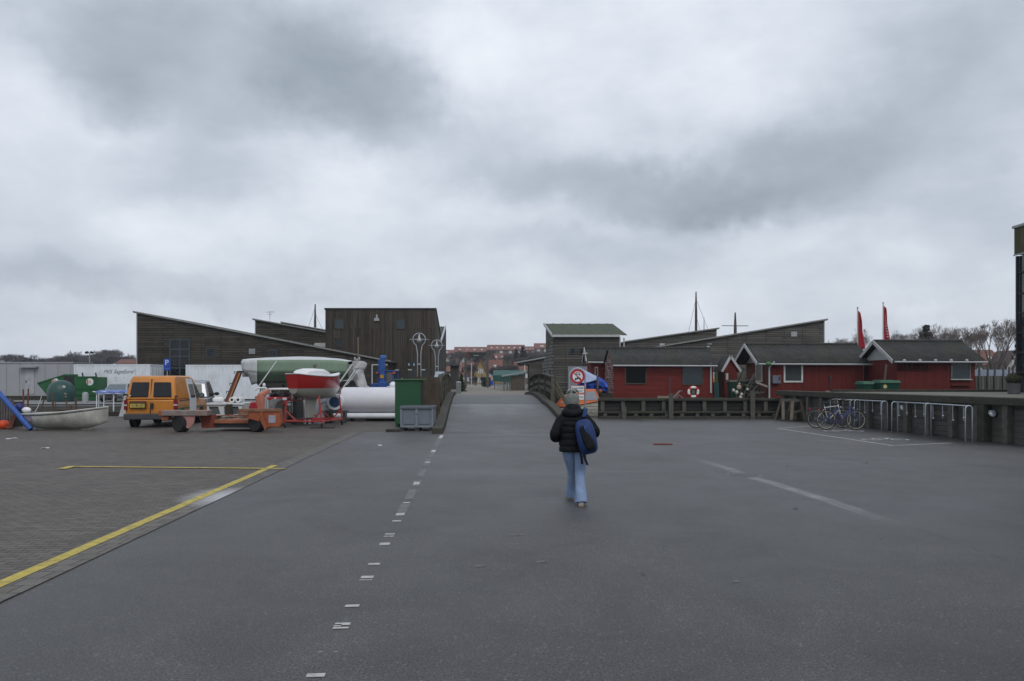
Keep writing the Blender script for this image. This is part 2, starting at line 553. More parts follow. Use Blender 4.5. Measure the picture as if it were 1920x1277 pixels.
def asphalt():
    m = bpy.data.materials.new('asphalt'); m.use_nodes = True
    t = m.node_tree; bs = t.nodes['Principled BSDF']
    co = t.nodes.new('ShaderNodeTexCoord').outputs['Object']

    def noise(scale, det=5, rough=.6, dist=0, mapping=None):
        n = t.nodes.new('ShaderNodeTexNoise'); n.inputs['Scale'].default_value = scale; n.inputs['Detail'].default_value = det
        n.inputs['Roughness'].default_value = rough; n.inputs['Distortion'].default_value = dist
        if mapping:
            q = t.nodes.new('ShaderNodeMapping'); q.inputs['Scale'].default_value = mapping
            t.links.new(co, q.inputs['Vector']); t.links.new(q.outputs[0], n.inputs['Vector'])
        else:
            t.links.new(co, n.inputs['Vector'])
        return n.outputs['Fac']

    def rng(v, a, b_, c, d, smooth=False):
        q = t.nodes.new('ShaderNodeMapRange')
        if smooth: q.interpolation_type = 'SMOOTHSTEP'
        for k, val in zip(('From Min', 'From Max', 'To Min', 'To Max'), (a, b_, c, d)): q.inputs[k].default_value = val
        t.links.new(v, q.inputs['Value']); return q.outputs[0]
    A = lambda op, a, b_=None, c=None: math_node(t, op, a, b_, c)
    fine = noise(62, 4, .85)
    stone = t.nodes.new('ShaderNodeTexVoronoi'); stone.inputs['Scale'].default_value = 55
    t.links.new(co, stone.inputs['Vector'])
    chip = rng(stone.outputs['Color'], .80, .97, 0, 1)
    mid = noise(9, 5, .7)
    big = noise(.16, 5, .6, .6)
    lane = noise(.5, 4, .6, .2, (1.5, .22, 1))
    v = A('MULTIPLY', rng(fine, .38, .62, .15, 1.85), rng(mid, .3, .7, .9, 1.1))
    v = A('MULTIPLY', v, rng(big, .35, .65, .70, 1.28))
    v = A('MULTIPLY', v, rng(lane, .3, .7, .82, 1.16))
    v = A('MULTIPLY', v, rng(noise(.75, 6, .7, .8), .35, .65, .80, 1.17))
    v = A('MULTIPLY_ADD', chip, 1.2, v)
    # fine hairline cracks
    sp = t.nodes.new('ShaderNodeSeparateXYZ'); t.links.new(co, sp.inputs[0])
    wob = noise(.35, 3, .5)
    wob2 = noise(3.0, 4, .6)
    # joint between two layings of asphalt that runs along the drains
    xc = A('MULTIPLY_ADD', wob, .35, A('MULTIPLY_ADD', sp.outputs[1], -.07, 5.14))
    xc = A('MULTIPLY_ADD', wob2, .04, xc)
    dx = A('ABSOLUTE', A('SUBTRACT', sp.outputs[0], xc))
    crack = rng(dx, .012, .035, 1, 0)
    crack = A('MULTIPLY', crack, rng(noise(2.5, 3), .42, .55, 0, .6))
    # pale silt left along that joint
    silt = rng(dx, .02, .17, 1, 0, True)
    ylim = A('MULTIPLY', rng(sp.outputs[1], 9.0, 11.3, 0, 1, True), rng(sp.outputs[1], 14.3, 18.5, 1, .0, True))
    silt = A('MULTIPLY', silt, ylim)
    silt = A('MULTIPLY', silt, rng(noise(2.2, 5, .7), .25, .6, .25, .85))
    # pale oil-free spot near the pavers, faint scuffs
    sc = rng(noise(1.7, 7, .8), .66, .78, 0, .25)
    col = t.nodes.new('ShaderNodeVectorMath'); col.operation = 'SCALE'
    col.inputs[0].default_value = (.060, .0595, .0605)
    t.links.new(v, col.inputs['Scale'])

    def mixc(f, a, c):
        q = t.nodes.new('ShaderNodeMix'); q.data_type = 'RGBA'
        t.links.new(f, q.inputs['Factor']); t.links.new(a, q.inputs['A']); q.inputs['B'].default_value = (*c, 1)
        return q.outputs['Result']
    out = mixc(sc, col.outputs[0], (.075, .075, .075))
    out = mixc(silt, out, (.22, .22, .23))
    out = mixc(crack, out, (.02, .02, .02))
    t.links.new(out, bs.inputs['Base Color'])
    rr = A('ADD', rng(big, .35, .65, .36, .60), rng(lane, .3, .7, -.05, .05))
    t.links.new(rr, bs.inputs['Roughness'])
    bs.inputs['Specular IOR Level'].default_value = .33
    bp = t.nodes.new('ShaderNodeBump'); bp.inputs['Strength'].default_value = .8; bp.inputs['Distance'].default_value = .008
    t.links.new(fine, bp.inputs['Height']); t.links.new(bp.outputs[0], bs.inputs['Normal'])
    MATS['asphalt'] = m
    return m


def paving(name, c1, c2, mortar, bw, rh, scale_var=.18, rough=.65, patch=None):
    m = bpy.data.materials.new(name); m.use_nodes = True
    t = m.node_tree; bs = t.nodes['Principled BSDF']
    co = t.nodes.new('ShaderNodeTexCoord').outputs['Object']
    br = t.nodes.new('ShaderNodeTexBrick')
    br.inputs['Scale'].default_value = 1; br.inputs['Brick Width'].default_value = bw; br.inputs['Row Height'].default_value = rh
    br.inputs['Mortar Size'].default_value = .007; br.inputs['Mortar Smooth'].default_value = .3
    br.inputs['Color1'].default_value = (*c1, 1); br.inputs['Color2'].default_value = (*c2, 1); br.inputs['Mortar'].default_value = (*mortar, 1)
    mp_ = t.nodes.new('ShaderNodeMapping'); mp_.inputs['Rotation'].default_value = (0, 0, R(-1.5))
    t.links.new(co, mp_.inputs['Vector']); t.links.new(mp_.outputs[0], br.inputs['Vector'])
    def noise(s, d=6, r=.7):
        n = t.nodes.new('ShaderNodeTexNoise'); n.inputs['Scale'].default_value = s; n.inputs['Detail'].default_value = d
        n.inputs['Roughness'].default_value = r; t.links.new(co, n.inputs['Vector']); return n.outputs['Fac']
    def rng(v, a, b_, c, d):
        q = t.nodes.new('ShaderNodeMapRange')
        for k, val in zip(('From Min', 'From Max', 'To Min', 'To Max'), (a, b_, c, d)): q.inputs[k].default_value = val
        t.links.new(v, q.inputs['Value']); return q.outputs[0]
    v = math_node(t, 'MULTIPLY', rng(noise(.35), .3, .7, 1 - scale_var, 1 + scale_var), rng(noise(12, 3), .3, .7, .85, 1.15))
    v = math_node(t, 'MULTIPLY', v, rng(noise(2.4, 5), .3, .7, .88, 1.12))
    sc = t.nodes.new('ShaderNodeVectorMath'); sc.operation = 'SCALE'
    t.links.new(br.outputs['Color'], sc.inputs[0]); t.links.new(v, sc.inputs['Scale'])
    out = sc.outputs[0]
    # salt and wear blooms
    q = t.nodes.new('ShaderNodeMix'); q.data_type = 'RGBA'
    t.links.new(rng(noise(1.1, 9, .75), .60, .78, 0, .45), q.inputs['Factor'])
    t.links.new(out, q.inputs['A']); q.inputs['B'].default_value = (.24, .24, .25, 1)
    out = q.outputs['Result']
    if patch:
        sp = t.nodes.new('ShaderNodeVectorMath'); sp.operation = 'DISTANCE'
        mp2 = t.nodes.new('ShaderNodeMapping'); mp2.inputs['Scale'].default_value = (1, .55, 1)
        t.links.new(co, mp2.inputs['Vector']); t.links.new(mp2.outputs[0], sp.inputs[0])
        sp.inputs[1].default_value = (patch[0], patch[1] * .55, 0)
        w = math_node(t, 'MULTIPLY_ADD', noise(5, 4), .35, sp.outputs['Value'])
        q2 = t.nodes.new('ShaderNodeMix'); q2.data_type = 'RGBA'
        t.links.new(rng(w, .28, .78, .9, 0), q2.inputs['Factor']); t.links.new(out, q2.inputs['A'])
        q2.inputs['B'].default_value = (.42, .42, .43, 1)
        out = q2.outputs['Result']
    t.links.new(out, bs.inputs['Base Color'])
    bs.inputs['Roughness'].default_value = rough
    bs.inputs['Specular IOR Level'].default_value = .25
    bp = t.nodes.new('ShaderNodeBump'); bp.inputs['Strength'].default_value = .8; bp.inputs['Distance'].default_value = .012
    t.links.new(math_node(t, 'SUBTRACT', 1.0, br.outputs['Fac']), bp.inputs['Height']); t.links.new(bp.outputs[0], bs.inputs['Normal'])
    return m


ASPH = asphalt()
PAVE = paving('yard_pavers', (.080, .070, .061), (.120, .105, .092), (.028, .026, .024), .20, .10, patch=(-4.42, 11.9))
PAVE2 = paving('border_pavers', (.098, .090, .080), (.13, .12, .108), (.03, .028, .026), .22, .24, patch=(-4.30, 11.7))
VPAVE = paving('village_pavers', (.17, .15, .125), (.21, .188, .16), (.09, .08, .07), .40, .40, .12)
GRND = mat('island_ground', (.105, .102, .095), .8, 0, .3, .5, .3, 20)


# ---------------------------------------------------------------- the setting
def bx(Y):           # centre line of the bridge and its street
    return -0.13 - 0.0526 * (Y - 25.6)


QL, QR = 37.9, 35.6          # quay edges of the near yard, west and east of the bridge
# near ground: asphalt yard, one sheet, out past the frame
mb = MB()
mb.poly([(-140, -40, 0), (90, -40, 0), (90, QR, 0), (1.6, QR, 0), (1.6, QL, 0), (-140, QL, 0)])
struct('ground', mb, ASPH)
# quay faces of the near yard
mb = MB()
mb.b2((-140, QL, -2.4), (-2.75, QL + .15, -.004)); mb.b2((1.62, QR, -2.4), (90, QR + .12, -.006))
mb.b2((1.47, QR + .002, -2.4), (1.62, QL + .15, -.005))
struct('quay_wall', mb, M_['dark_wood'])
# paved part of the yard with its border of larger stones
EDGE = [(6.0, -4.02), (-40, -2.2)]
def edge_x(Y): return -4.02 - .0505 * (Y - 6.4)
mb = MB()
mb.poly([(-140, -40, .004), (edge_x(-40) - .34, -40, .004), (edge_x(25.8) - .34, 25.8, .004), (-2.9, 27.5, .004), (-2.9, QL - .3, .004), (-140, QL - .3, .004)])
struct('paved_yard', mb, PAVE)
mb = MB()
mb.poly([(edge_x(-40) - .33, -40, .008), (edge_x(-40), -40, .008), (edge_x(25.8), 25.8, .008), (edge_x(25.8) - .33, 25.8, .008)])
struct('paving_border', mb, PAVE2)
YEL = mat('yellow_line_paint', (.44, .35, .065), .65, 0, .2, 8, .3, 60, dirt=(.13, .115, .075), dscale=9, damt=.9)
mb = MB()
rows = []
random.seed(4)
for i in range(60):
    Y = -8 + i * (15.9 + 8) / 59
    j = random.uniform(-.006, .006)
    rows.append([(edge_x(Y) - .40 + j, Y, .0125), (edge_x(Y) - .26 + j, Y, .0125)])
mb.sheet(rows)
p1, p2 = G(525, 880), G(128, 876)
mb.sheet([[(p2.x, p2.y - .06, .0165), (p2.x, p2.y + .07, .0165)], [(p1.x + .1, p1.y - .06, .0165), (p1.x + .1, p1.y + .07, .0165)]])
p3 = G(112, 881)
mb.sheet([[(p3.x - .05, p3.y, .020), (p3.x + .12, p3.y, .020)], [(p2.x - .02, p2.y + .04, .020), (p2.x + .15, p2.y + .04, .020)]])
struct('road_marking_yellow', mb, YEL)
# worn white dashes of the lane line
WORN = mat('worn_lane_paint', (.14, .14, .143), .7, 0, .3, 10, .2, 60, dirt=(.045, .045, .047), dscale=8, damt=.9)
FRESH = mat('white_lane_paint', (.42, .42, .41), .65, 0, .15, 10, .2, 60, dirt=(.16, .16, .16), dscale=9, damt=.8)
def lane_px(py): return 592 + (1267 - py) * (828 - 592) / 450.0
def dash(mb, y0, y1, w=.108, z=.004, dx=0, k=1.0):
    for a, b_ in ((y1, y0),):
        g0, g1 = G(lane_px(a), a), G(lane_px(b_), b_)
        mb.poly([(g0.x - w / 2 + dx, g0.y, z), (g0.x + w / 2 * k + dx, g0.y + .01, z), (g1.x + w / 2 * k + dx, g1.y, z), (g1.x - w / 2 + dx, g1.y - .01, z)])
mb = MB()
for y0, y1 in [(1263, 1271), (1176, 1180), (1168, 1173.5), (1134, 1139), (1087, 1089), (1080, 1085), (1056, 1060), (1018, 1023), (1005, 1007), (1000.5, 1003), (976, 978.5), (962, 967), (816, 822)]:
    dash(mb, y0, y1)
dash(mb, 1171, 1176, .05, dx=-.03); dash(mb, 1222, 1224, .03, dx=-.05); dash(mb, 1222, 1224, .02, dx=.05)
for y0, y1 in [(844, 848), (866, 868), (904, 909), (942, 944)]:
    dash(mb, y0, y1, .1)
struct('road_marking_white', mb, FRESH)
mb = MB()
for y0, y1 in [(945, 962), (918, 937), (900, 913), (880, 894), (860, 874), (842, 858), (822, 838)]:
    dash(mb, y0, y1, .13, .003)
struct('road_marking_worn', mb, WORN)
# bicycle bay
mb = MB()
a, b_, c_, d_ = G(1458, 803.5), G(1675, 836), G(1786, 831), G(1522, 799)
mb2 = MB()
def stripe(mb, p, q, w=.09, z=.004):
    d = (q - p).normalized(); n_ = Vector((-d.y, d.x, 0)) * w / 2
    mb.poly([(p - n_).to_tuple()[:2] + (z,), (q - n_).to_tuple()[:2] + (z,), (q + n_).to_tuple()[:2] + (z,), (p + n_).to_tuple()[:2] + (z,)])
stripe(mb, a, b_); stripe(mb, b_, c_, z=.007); stripe(mb, a, d_, z=.007)
for cx_, cy_ in ((10.9, 27.0 - 3.9 - .3), (11.3, 26.6)):
    for w_ in (-.42, .42):
        ring = [(cx_ + w_ + .26 * math.cos(k * PI / 12), cy_ + .26 * math.sin(k * PI / 12)) for k in range(25)]
        inn = [(cx_ + w_ + .19 * math.cos(k * PI / 12), cy_ + .19 * math.sin(k * PI / 12)) for k in range(25)]
        mb.sheet([[(x, y, .004) for x, y in ring], [(x, y, .004) for x, y in inn]])
    for p, q in (((-.42, 0), (-.1, .45)), ((-.1, .45), (.3, .45)), ((.3, .45), (0, 0)), ((0, 0), (-.1, .45)), ((.42, 0), (.3, .6)), ((-.42, 0), (0, 0)), ((.2, .6), (.45, .62))):
        stripe(mb, Vector((cx_ + p[0], cy_ + p[1], 0)), Vector((cx_ + q[0], cy_ + q[1], 0)), .07, .008)
struct('road_marking_bicycle_bay', mb, M_['road_paint'])
# small marks on the asphalt
mb = MB()
for px, py, w_ in ((992, 866, .32), (970, 1004, .1), (1380, 1091, .03), (1016, 1054, .05), (900, 1062, .05)):
    g = G(px, py)
    mb.poly([(g.x - w_, g.y - .03, .004), (g.x + w_, g.y - .02, .004), (g.x + w_ * .9, g.y + .05, .004), (g.x - w_ * .8, g.y + .03, .004)])
struct('road_marking_scuff', mb, WORN)
# manhole and drain
g = G(1395, 891)
t_ = thing('manhole_cover', 'round iron manhole cover flush in the asphalt on the line of pale silt', 'manhole cover', (g.x, g.y, 0))
mb = MB(); mb.lathe([(.001, .012), (.24, .012), (.25, .006), (.25, .0)], 28); mb.build('lid', M_['dark_steel'], t_)
mb = MB(); mb.lathe([(.262, .0), (.262, .009), (.33, .006), (.335, .0)], 28, cap=False); mb.build('rim', mat('manhole_rim', (.12, .12, .12), .7), t_)
g = G(1243, 833.5)
t_ = thing('drain_cover', 'flat rust red drain plate lying in the asphalt behind the walking person', 'drain cover', (g.x, g.y, 0), R(-8))
mb = MB(); mb.box((0, 0, .012), (.50, .30, .024)); mb.build('plate', mat('rust_plate', (.13, .03, .02), .8, 0, .3, 8, .4), t_, bevel=.006)
for k, (px, py, w_) in enumerate(((1478, 875, .045), (1625, 869, .05), (1491, 954, .045), (1206, 1077, .028), (1653, 1012, .016))):
    g = G(px, py); t_ = thing('dead_leaf', ['dry brown leaf on the asphalt nearest the manhole', 'dry leaf on the asphalt nearest the bicycle bay marking', 'twisted dry leaf below the streak of pale silt', 'small dry leaf on the open asphalt below the walking person', 'tiny dry leaf on the open asphalt east of the pale silt'][k], 'leaf', (g.x, g.y, .006), k, 'dry leaves on the asphalt')
    mb = MB(); mb.sheet([[(-w_, -w_ * .4, .0), (0, -w_ * .5, .008), (w_, -w_ * .2, .004)], [(-w_ * .9, w_ * .3, .006), (0, w_ * .5, .012), (w_ * .8, w_ * .3, .006)]]); mb.build('blade', mat('leaf_brown', (.035, .022, .014), .8), t_)
# water of the canal and of the fjord
WATER = bpy.data.materials.new('canal_water'); WATER.use_nodes = True
t = WATER.node_tree; bs = t.nodes['Principled BSDF']
bs.inputs['Base Color'].default_value = (.02, .028, .03, 1); bs.inputs['Roughness'].default_value = .08
n = t.nodes.new('ShaderNodeTexNoise'); n.inputs['Scale'].default_value = 2.2; n.inputs['Detail'].default_value = 5
co = t.nodes.new('ShaderNodeTexCoord'); t.links.new(co.outputs['Object'], n.inputs['Vector'])
bp = t.nodes.new('ShaderNodeBump'); bp.inputs['Strength'].default_value = .4; bp.inputs['Distance'].default_value = .05
t.links.new(n.outputs['Fac'], bp.inputs['Height']); t.links.new(bp.outputs[0], bs.inputs['Normal'])
mb = MB(); mb.poly([(-900, 20, -1.1), (900, 20, -1.1), (900, 900, -1.1), (-900, 900, -1.1)])
struct('water', mb, WATER)

# island beyond the canal: low on the west, raised by the street, then the hill of the town
def isl(x, y):
    s = lambda v: max(0, min(1, v)) ** 2 * (3 - 2 * max(0, min(1, v)))
    z = .05 + .70 * s((x + 15) / 7)
    if x > 4: z = .75 - .08 * s((x - 4) / 2)
    if y > 150:
        side = s((x + 75) / 50)
        z += side * (9.5 * s((y - 170) / 190) + 4 * s((y - 350) / 300))
        z += (1 - side) * .8
    return z
def islz(x, y): return isl(x, y)
mb = MB()
ys = [49.2, 52, 56, 62, 70, 85, 100, 120, 150, 170, 190, 215, 240, 270, 300, 340, 380, 450, 600, 900, 1600, 3500]
def xs_for(y):
    base = [-16, -14, -12, -10, -8.5, -7, -4, 0, 4, 4.6, 5.3, 6, 12, 20, 30]
    return [-1500, -700, -300, -140, -90, -75, -60, -45, -30, -22] + base + [45, 70, 110, 180, 350, 800, 1500]
mb.sheet([[(x, (y if i else (49.9 if x < -3.6 else (48.9 if x < 3.5 else 47.2))), isl(x, y)) for x in xs_for(y)] for i, y in enumerate(ys)])
struct('island_ground', mb, GRND)
mb = MB()
for x0, x1, y in ((-140, -3.61, 49.9), (-3.6, 3.5, 48.9), (3.51, 120, 47.2)):
    n_ = 24
    for i in range(n_):
        xa, xb = x0 + (x1 - x0) * i / n_, x0 + (x1 - x0) * (i + 1) / n_
        za = min(isl(xa, 50), isl(xb, 50)) - .02
        mb.b2((xa, y - .16, -2.4), (xb, y, za))
struct('island_quay_wall', mb, M_['plank'])
# street of pale pavers on the island
mb = MB()
rows = []
for Y in (48.95, 56, 70, 85, 100, 120, 150, 169):
    z = .754
    rows.append([(bx(Y) - 3.2, Y, z), (bx(Y) + (2.3 if Y > 90 else (7.0 if Y > 60 and Y < 75 else 3.5)), Y, z)])
mb.sheet(rows)
struct('street', mb, VPAVE)
mb = MB(); mb.poly([(-70, 52, .118), (-16.4, 52, .118), (-16.4, 61.5, .118), (-70, 61.5, .118)])
struct('quay_paving', mb, mat('quay_concrete', (.17, .17, .17), .7, 0, .2, .8, .2, 30))

# ---------------------------------------------------------------- bridge
HW = 2.12
def deck_z(Y):
    if Y <= 25.6: return .004
    if Y < 36.6:
        q = (Y - 25.6) / 11.0
        return .004 + .622 * (q * q * (3 - 2 * q) * .8 + q * .2)
    q = (Y - 36.6) / 12.3
    return .626 + .128 * q + .20 * (1 - (2 * q - 1) ** 2)
mb = MB()
Ys = [25.6 + i * 1.1 for i in range(11)]
rows = []
for Y in Ys:
    c = bx(Y); z = deck_z(Y)
    rows.append([(c - HW, Y, z), (c, Y, z + .0), (c + HW, Y, z)])
mb.sheet(rows)
for s_ in (-1, 1):
    mb.sheet([[(bx(Y) + s_ * HW, Y, -.02), (bx(Y) + s_ * HW, Y, deck_z(Y))] for Y in Ys])
struct('bridge_ramp', mb, ASPH, smooth='all')
mb = MB(); Y = 36.6
mb.sheet([[(bx(Y) - HW, Y, -2.3), (bx(Y) + HW, Y, -2.3)], [(bx(Y) - HW, Y, deck_z(Y) - .005), (bx(Y) + HW, Y, deck_z(Y) - .005)]])
struct('bridge_abutment_wall', mb, M_['dark_wood'])
bridge = thing('footbridge', 'low arched timber bridge with a steel deck plate and curved railings over the canal', 'bridge', (0, 0, 0))
DECK = mat('steel_deck', (.055, .057, .062), .5, .1, .25, .8, .1, 40, dirt=(.09, .09, .09), dscale=.8, damt=.6)
mb = MB()
LY = [36.68 + i * (48.86 - 36.68) / 12 for i in range(13)]
top = [[(bx(Y) - HW, Y, deck_z(Y)), (bx(Y) + HW, Y, deck_z(Y))] for Y in LY]
mb.sheet(top)
mb.sheet([[(bx(Y) + HW, Y, deck_z(Y) - .25), (bx(Y) - HW, Y, deck_z(Y) - .25)] for Y in LY])
for s_ in (-1, 1):
    mb.sheet([[(bx(Y) + s_ * HW, Y, deck_z(Y) - .25), (bx(Y) + s_ * HW, Y, deck_z(Y))] for Y in LY])
mb.sheet([[(bx(LY[0]) - HW, LY[0], deck_z(LY[0]) - .25), (bx(LY[0]) + HW, LY[0], deck_z(LY[0]) - .25)], [(bx(LY[0]) - HW, LY[0], deck_z(LY[0])), (bx(LY[0]) + HW, LY[0], deck_z(LY[0]))]])
mb.build('deck_plate', DECK, bridge)
mb = MB()
for fx in (-.85, .55):
    mb.sheet([[(bx(Y) + fx - .012, Y, deck_z(Y) + .003), (bx(Y) + fx + .012, Y, deck_z(Y) + .003)] for Y in LY])
mb.sheet([[(bx(36.63) - HW, 36.6, deck_z(36.63) + .004), (bx(36.63) + HW, 36.6, deck_z(36.63) + .004)], [(bx(36.7) - HW, 36.76, deck_z(36.7) + .004), (bx(36.7) + HW, 36.76, deck_z(36.7) + .004)]])
mb.build('deck_joint', M_['dark_steel'], bridge)
# kerb timbers along ramp and leaf
for s_ in (-1, 1):
    mb = MB(); secs = []
    yy = [25.3 if s_ < 0 else 25.9] + [26.2 + i * 1.04 for i in range(11)] + [38.5 + i * 1.3 for i in range(9)]
    for Y in yy:
        c = bx(Y) + s_ * (HW + .19); z = deck_z(Y) - .02
        secs.append([(c - .17, Y, z - .12), (c + .17, Y, z - .12), (c + .17, Y, z + .20), (c - .17, Y, z + .20)])
    mb.loft(secs); mb.build('kerb_beam', M_['cap_wood'], bridge, bevel=.02)
# railings
def rail_z(Y): return 1.90 + .22 * math.sin(PI * min(max((Y - 36.2) / 15, 0), 1)) - .10 * max((Y - 44) / 7, 0)
for s_ in (-1, 1):
    rl = MB(); off = HW + .50
    Y0, Y1 = 36.4, 50.6
    n_ = 14
    def secs_rail(dz, w, h):
        out = []
        for i in range(n_ + 1):
            Y = Y0 + (Y1 - Y0) * i / n_; c = bx(Y) + s_ * off; z = rail_z(Y) - dz - (0 if i not in (0,) else 0)
            out.append([(c - w / 2, Y, z - h), (c + w / 2, Y, z - h), (c + w / 2, Y, z), (c - w / 2, Y, z)])
        return out
    for k, (dz, w, h) in enumerate(((0, .24, .07), (.34, .07, .17), (.68, .07, .17))):
        mb = MB(); mb.loft(secs_rail(dz, w, h)); mb.build('handrail' if k == 0 else 'rail', M_['cap_wood'] if k == 0 else M_['grey_wood'], bridge)
    mb = MB()
    for i in range(n_ * 3 + 1):
        Y = Y0 + (Y1 - Y0) * i / (n_ * 3); c = bx(Y) + s_ * (off + .075)
        mb.box((c, Y, (rail_z(Y) + deck_z(Y)) / 2 - .05), (.05, .11, rail_z(Y) - deck_z(Y) - .08))
    mb.build('baluster_row', M_['dark_wood'], bridge)
    for Y in (36.4, 39.9, 43.5, 47.0, 50.5):
        c = bx(Y) + s_ * (off - .02); ztop = rail_z(Y) - .06
        mb = MB(); mb.box((c, Y, (ztop - .5) / 2 + .0), (.17, .20, ztop + .5)); mb.build('post', M_['old_wood'], bridge, bevel=.01)
    for Y in (36.5, 38.6):
        c = bx(Y) + s_ * off
        mb = MB(); mb.bar((c, Y, rail_z(Y) - .12), (c + s_ * 1.1, Y - .6, -.25), .14, .14); mb.build('brace', M_['old_wood'], bridge)
# solid timber flank of the west abutment and the plank screen beside it
c = bx(34) - HW - .55
mb = MB()
mb.prism([(30.3, -.01), (36.3, -.01), (36.3, 1.86), (35.6, 1.86), (33.2, 1.0)], c - .12, c + .02, 'X')
mb.build('flank_wall', boards('flank_boards', ((.062, .056, .042), (.08, .074, .056)), (.01, .01, .008), .17, 4, .01, vary=.4), bridge)
mb = MB(); mb.bar((c - .05, 30.3, .05), (c - .05, 36.2, 1.95), .22, .13); mb.build('flank_beam', M_['cap_wood'], bridge)
scr = thing('plank_screen', 'dark brown upright plank screen between the green locker and the bridge', 'plank screen', (XA(800, 30.6), 30.6, 0))
mb = MB()
for i in range(7):
    h = 1.88 + random.uniform(-.05, .03)
    mb.box((-.45 + i * .15, 0, h / 2), (.143, .04, h))
mb.build('planks', mat('brown_planks', (.06, .045, .032), .85, 0, .45, 3, .4, 20), scr, bevel=.004)
for z_ in (.4, 1.5):
    mb = MB(); mb.box((0, .06, z_), (1.05, .06, .1)); mb.build('crossbar', M_['dark_wood'], scr)

# ---------------------------------------------------------------- east bulwark facing the yard
bw = thing('timber_bulwark', 'long low timber bulwark with square posts and a ledge below the red huts', 'bulwark', (0, 0, 0))
Y = QR - .35
x0, x1 = XA(1122, Y), XA(1466, Y)
mb = MB(); mb.b2((x0, Y + .10, 0), (x1 + .3, Y + .20, .80)); mb.build('plank_wall', boards('bulwark_dark', ((.022, .022, .02), (.034, .033, .03)), (.006, .006, .005), 3, .18, .01), bw)
mb = MB(); mb.b2((x0, Y - .10, .80), (x1 + .3, Y + .26, .92)); mb.build('cap_beam', M_['cap_wood'], bw, bevel=.015)
mb = MB(); mb.b2((x0, Y - .26, .25), (x1 + .2, Y - .02, .34)); mb.build('ledge_beam', M_['cap_wood'], bw, bevel=.01)
mb = MB(); mb.b2((x0, Y - .30, 0), (x1 + .2, Y - .02, .12)); mb.build('sill_beam', M_['cap_wood'], bw, bevel=.01)
x = x0 + .1; k = 0
while x < x1:
    mb = MB(); mb.b2((x, Y - .05, 0), (x + .17, Y + .09, .798)); mb.build('post', M_['grey_wood'], bw, bevel=.008)
    x += .92
x = x0 + .2
while x < x1:
    mb = MB(); mb.b2((x, Y - .24, .122), (x + .16, Y - .04, .248)); mb.build('block', M_['grey_wood'], bw)
    x += .69
for px, top in ((1170, 762), (1258, 738), (1411, 733)):
    g = XA(px, Y - .35)
    mb = MB(); mb.b2((g - .1, Y - .42, 0), (g + .1, Y - .32, ZA(top, Y - .35))); mb.build('tall_post', M_['grey_wood'], bw, bevel=.01)
sp_ = thing('net_stake', 'thin iron stake with a crossed tip behind the bulwark by the first red hut', 'stake', (XA(1258, Y - .2), Y + .02, .93))
mb = MB(); mb.tube([(0, 0, 0), (0, 0, .95)], .022); mb.tube([(-.14, 0, .86), (0, 0, .80), (.12, 0, .96)], .012, 5); mb.build('shaft', M_['dark_steel'], sp_)

# south-east bulwark running towards the camera, with the terrace behind it
A_, B_ = Vector((12.10, 35.15, 0)), Vector((14.2, 15.5, 0))
dv = (B_ - A_); ln_ = dv.length; dn = dv.normalized(); nn = Vector((dn.y, -dn.x, 0))   # nn points towards the yard
if nn.x > 0: nn = -nn
ang = math.atan2(dn.y, dn.x)
bk = thing('terrace_bulwark', 'high timber retaining wall with a thick mossy cap beside the bicycle racks', 'bulwark', A_, ang)
CAPZ = 1.26
sgn = 1 if (Matrix.Rotation(ang, 3, 'Z') @ Vector((0, 1, 0))).dot(nn) > 0 else -1   # local y towards the yard
PL = boards('retaining_planks', ((.055, .053, .049), (.095, .091, .085)), (.03, .029, .026), 3.3, .16, .008, stain=(.07, .072, .055), vary=.45)
mb = MB(); mb.b2((0, sgn * -.06, 0), (ln_, sgn * -.16, CAPZ - .20)); mb.build('plank_wall', PL, bk)
mb = MB(); mb.b2((-.15, sgn * .17, CAPZ - .215), (ln_, sgn * -.42, CAPZ)); mb.build('cap_beam', M_['cap_wood'], bk, bevel=.02)
mb = MB(); mb.b2((-.1, sgn * -.1, 0), (0, sgn * -1.5, CAPZ - .22)); mb.build('end_wall', PL, bk)
d = .35; k = 0
while d < ln_ - .2:
    wdt = .20
    mb = MB(); mb.b2((d, sgn * -.055, 0), (d + wdt, sgn * .13, CAPZ - .217)); mb.build('post', M_['grey_wood'], bk, bevel=.012)
    if k in (11,):
        mb = MB(); mb.b2((d + .23, sgn * -.05, 0), (d + .5, sgn * .20, CAPZ - .218)); mb.build('post', M_['dark_wood'], bk, bevel=.012)
    d += 1.12; k += 1
back = -nn
TERZ = tz = CAPZ - .03
mb = MB()
P0 = A_ + back * .42; P1 = B_ + back * .42
mb.poly([(P0.x, P0.y, tz), (P1.x, P1.y, tz), (60, 15.5, tz), (60, 33.6, tz), (P0.x + 1, 33.9, tz)])
mb.poly([(P0.x + 1, 33.9, tz), (60, 33.6, tz), (60, 33.6, -.9), (P0.x + 1, 33.9, -.9)])
mb.poly([(P1.x, 15.5, tz), (60, 15.5, tz), (60, 15.5, 0), (P1.x, 15.5, 0)])
struct('terrace_paving', mb, mat('terrace_concrete', (.14, .14, .12), .8, 0, .25, 1.2, .3, 30, dirt=(.08, .09, .05), dscale=.6, damt=.6))
mb = MB(); mb.b2((P0.x + 1.2, 33.3, tz + .005), (60, 33.58, tz + .10))
o = mb.build('edge_beam', M_['cap_wood'], None, bevel=.01); o['kind'] = 'structure'; tag(o, 'low mossy timber edge at the back of the terrace', 'edge beam')
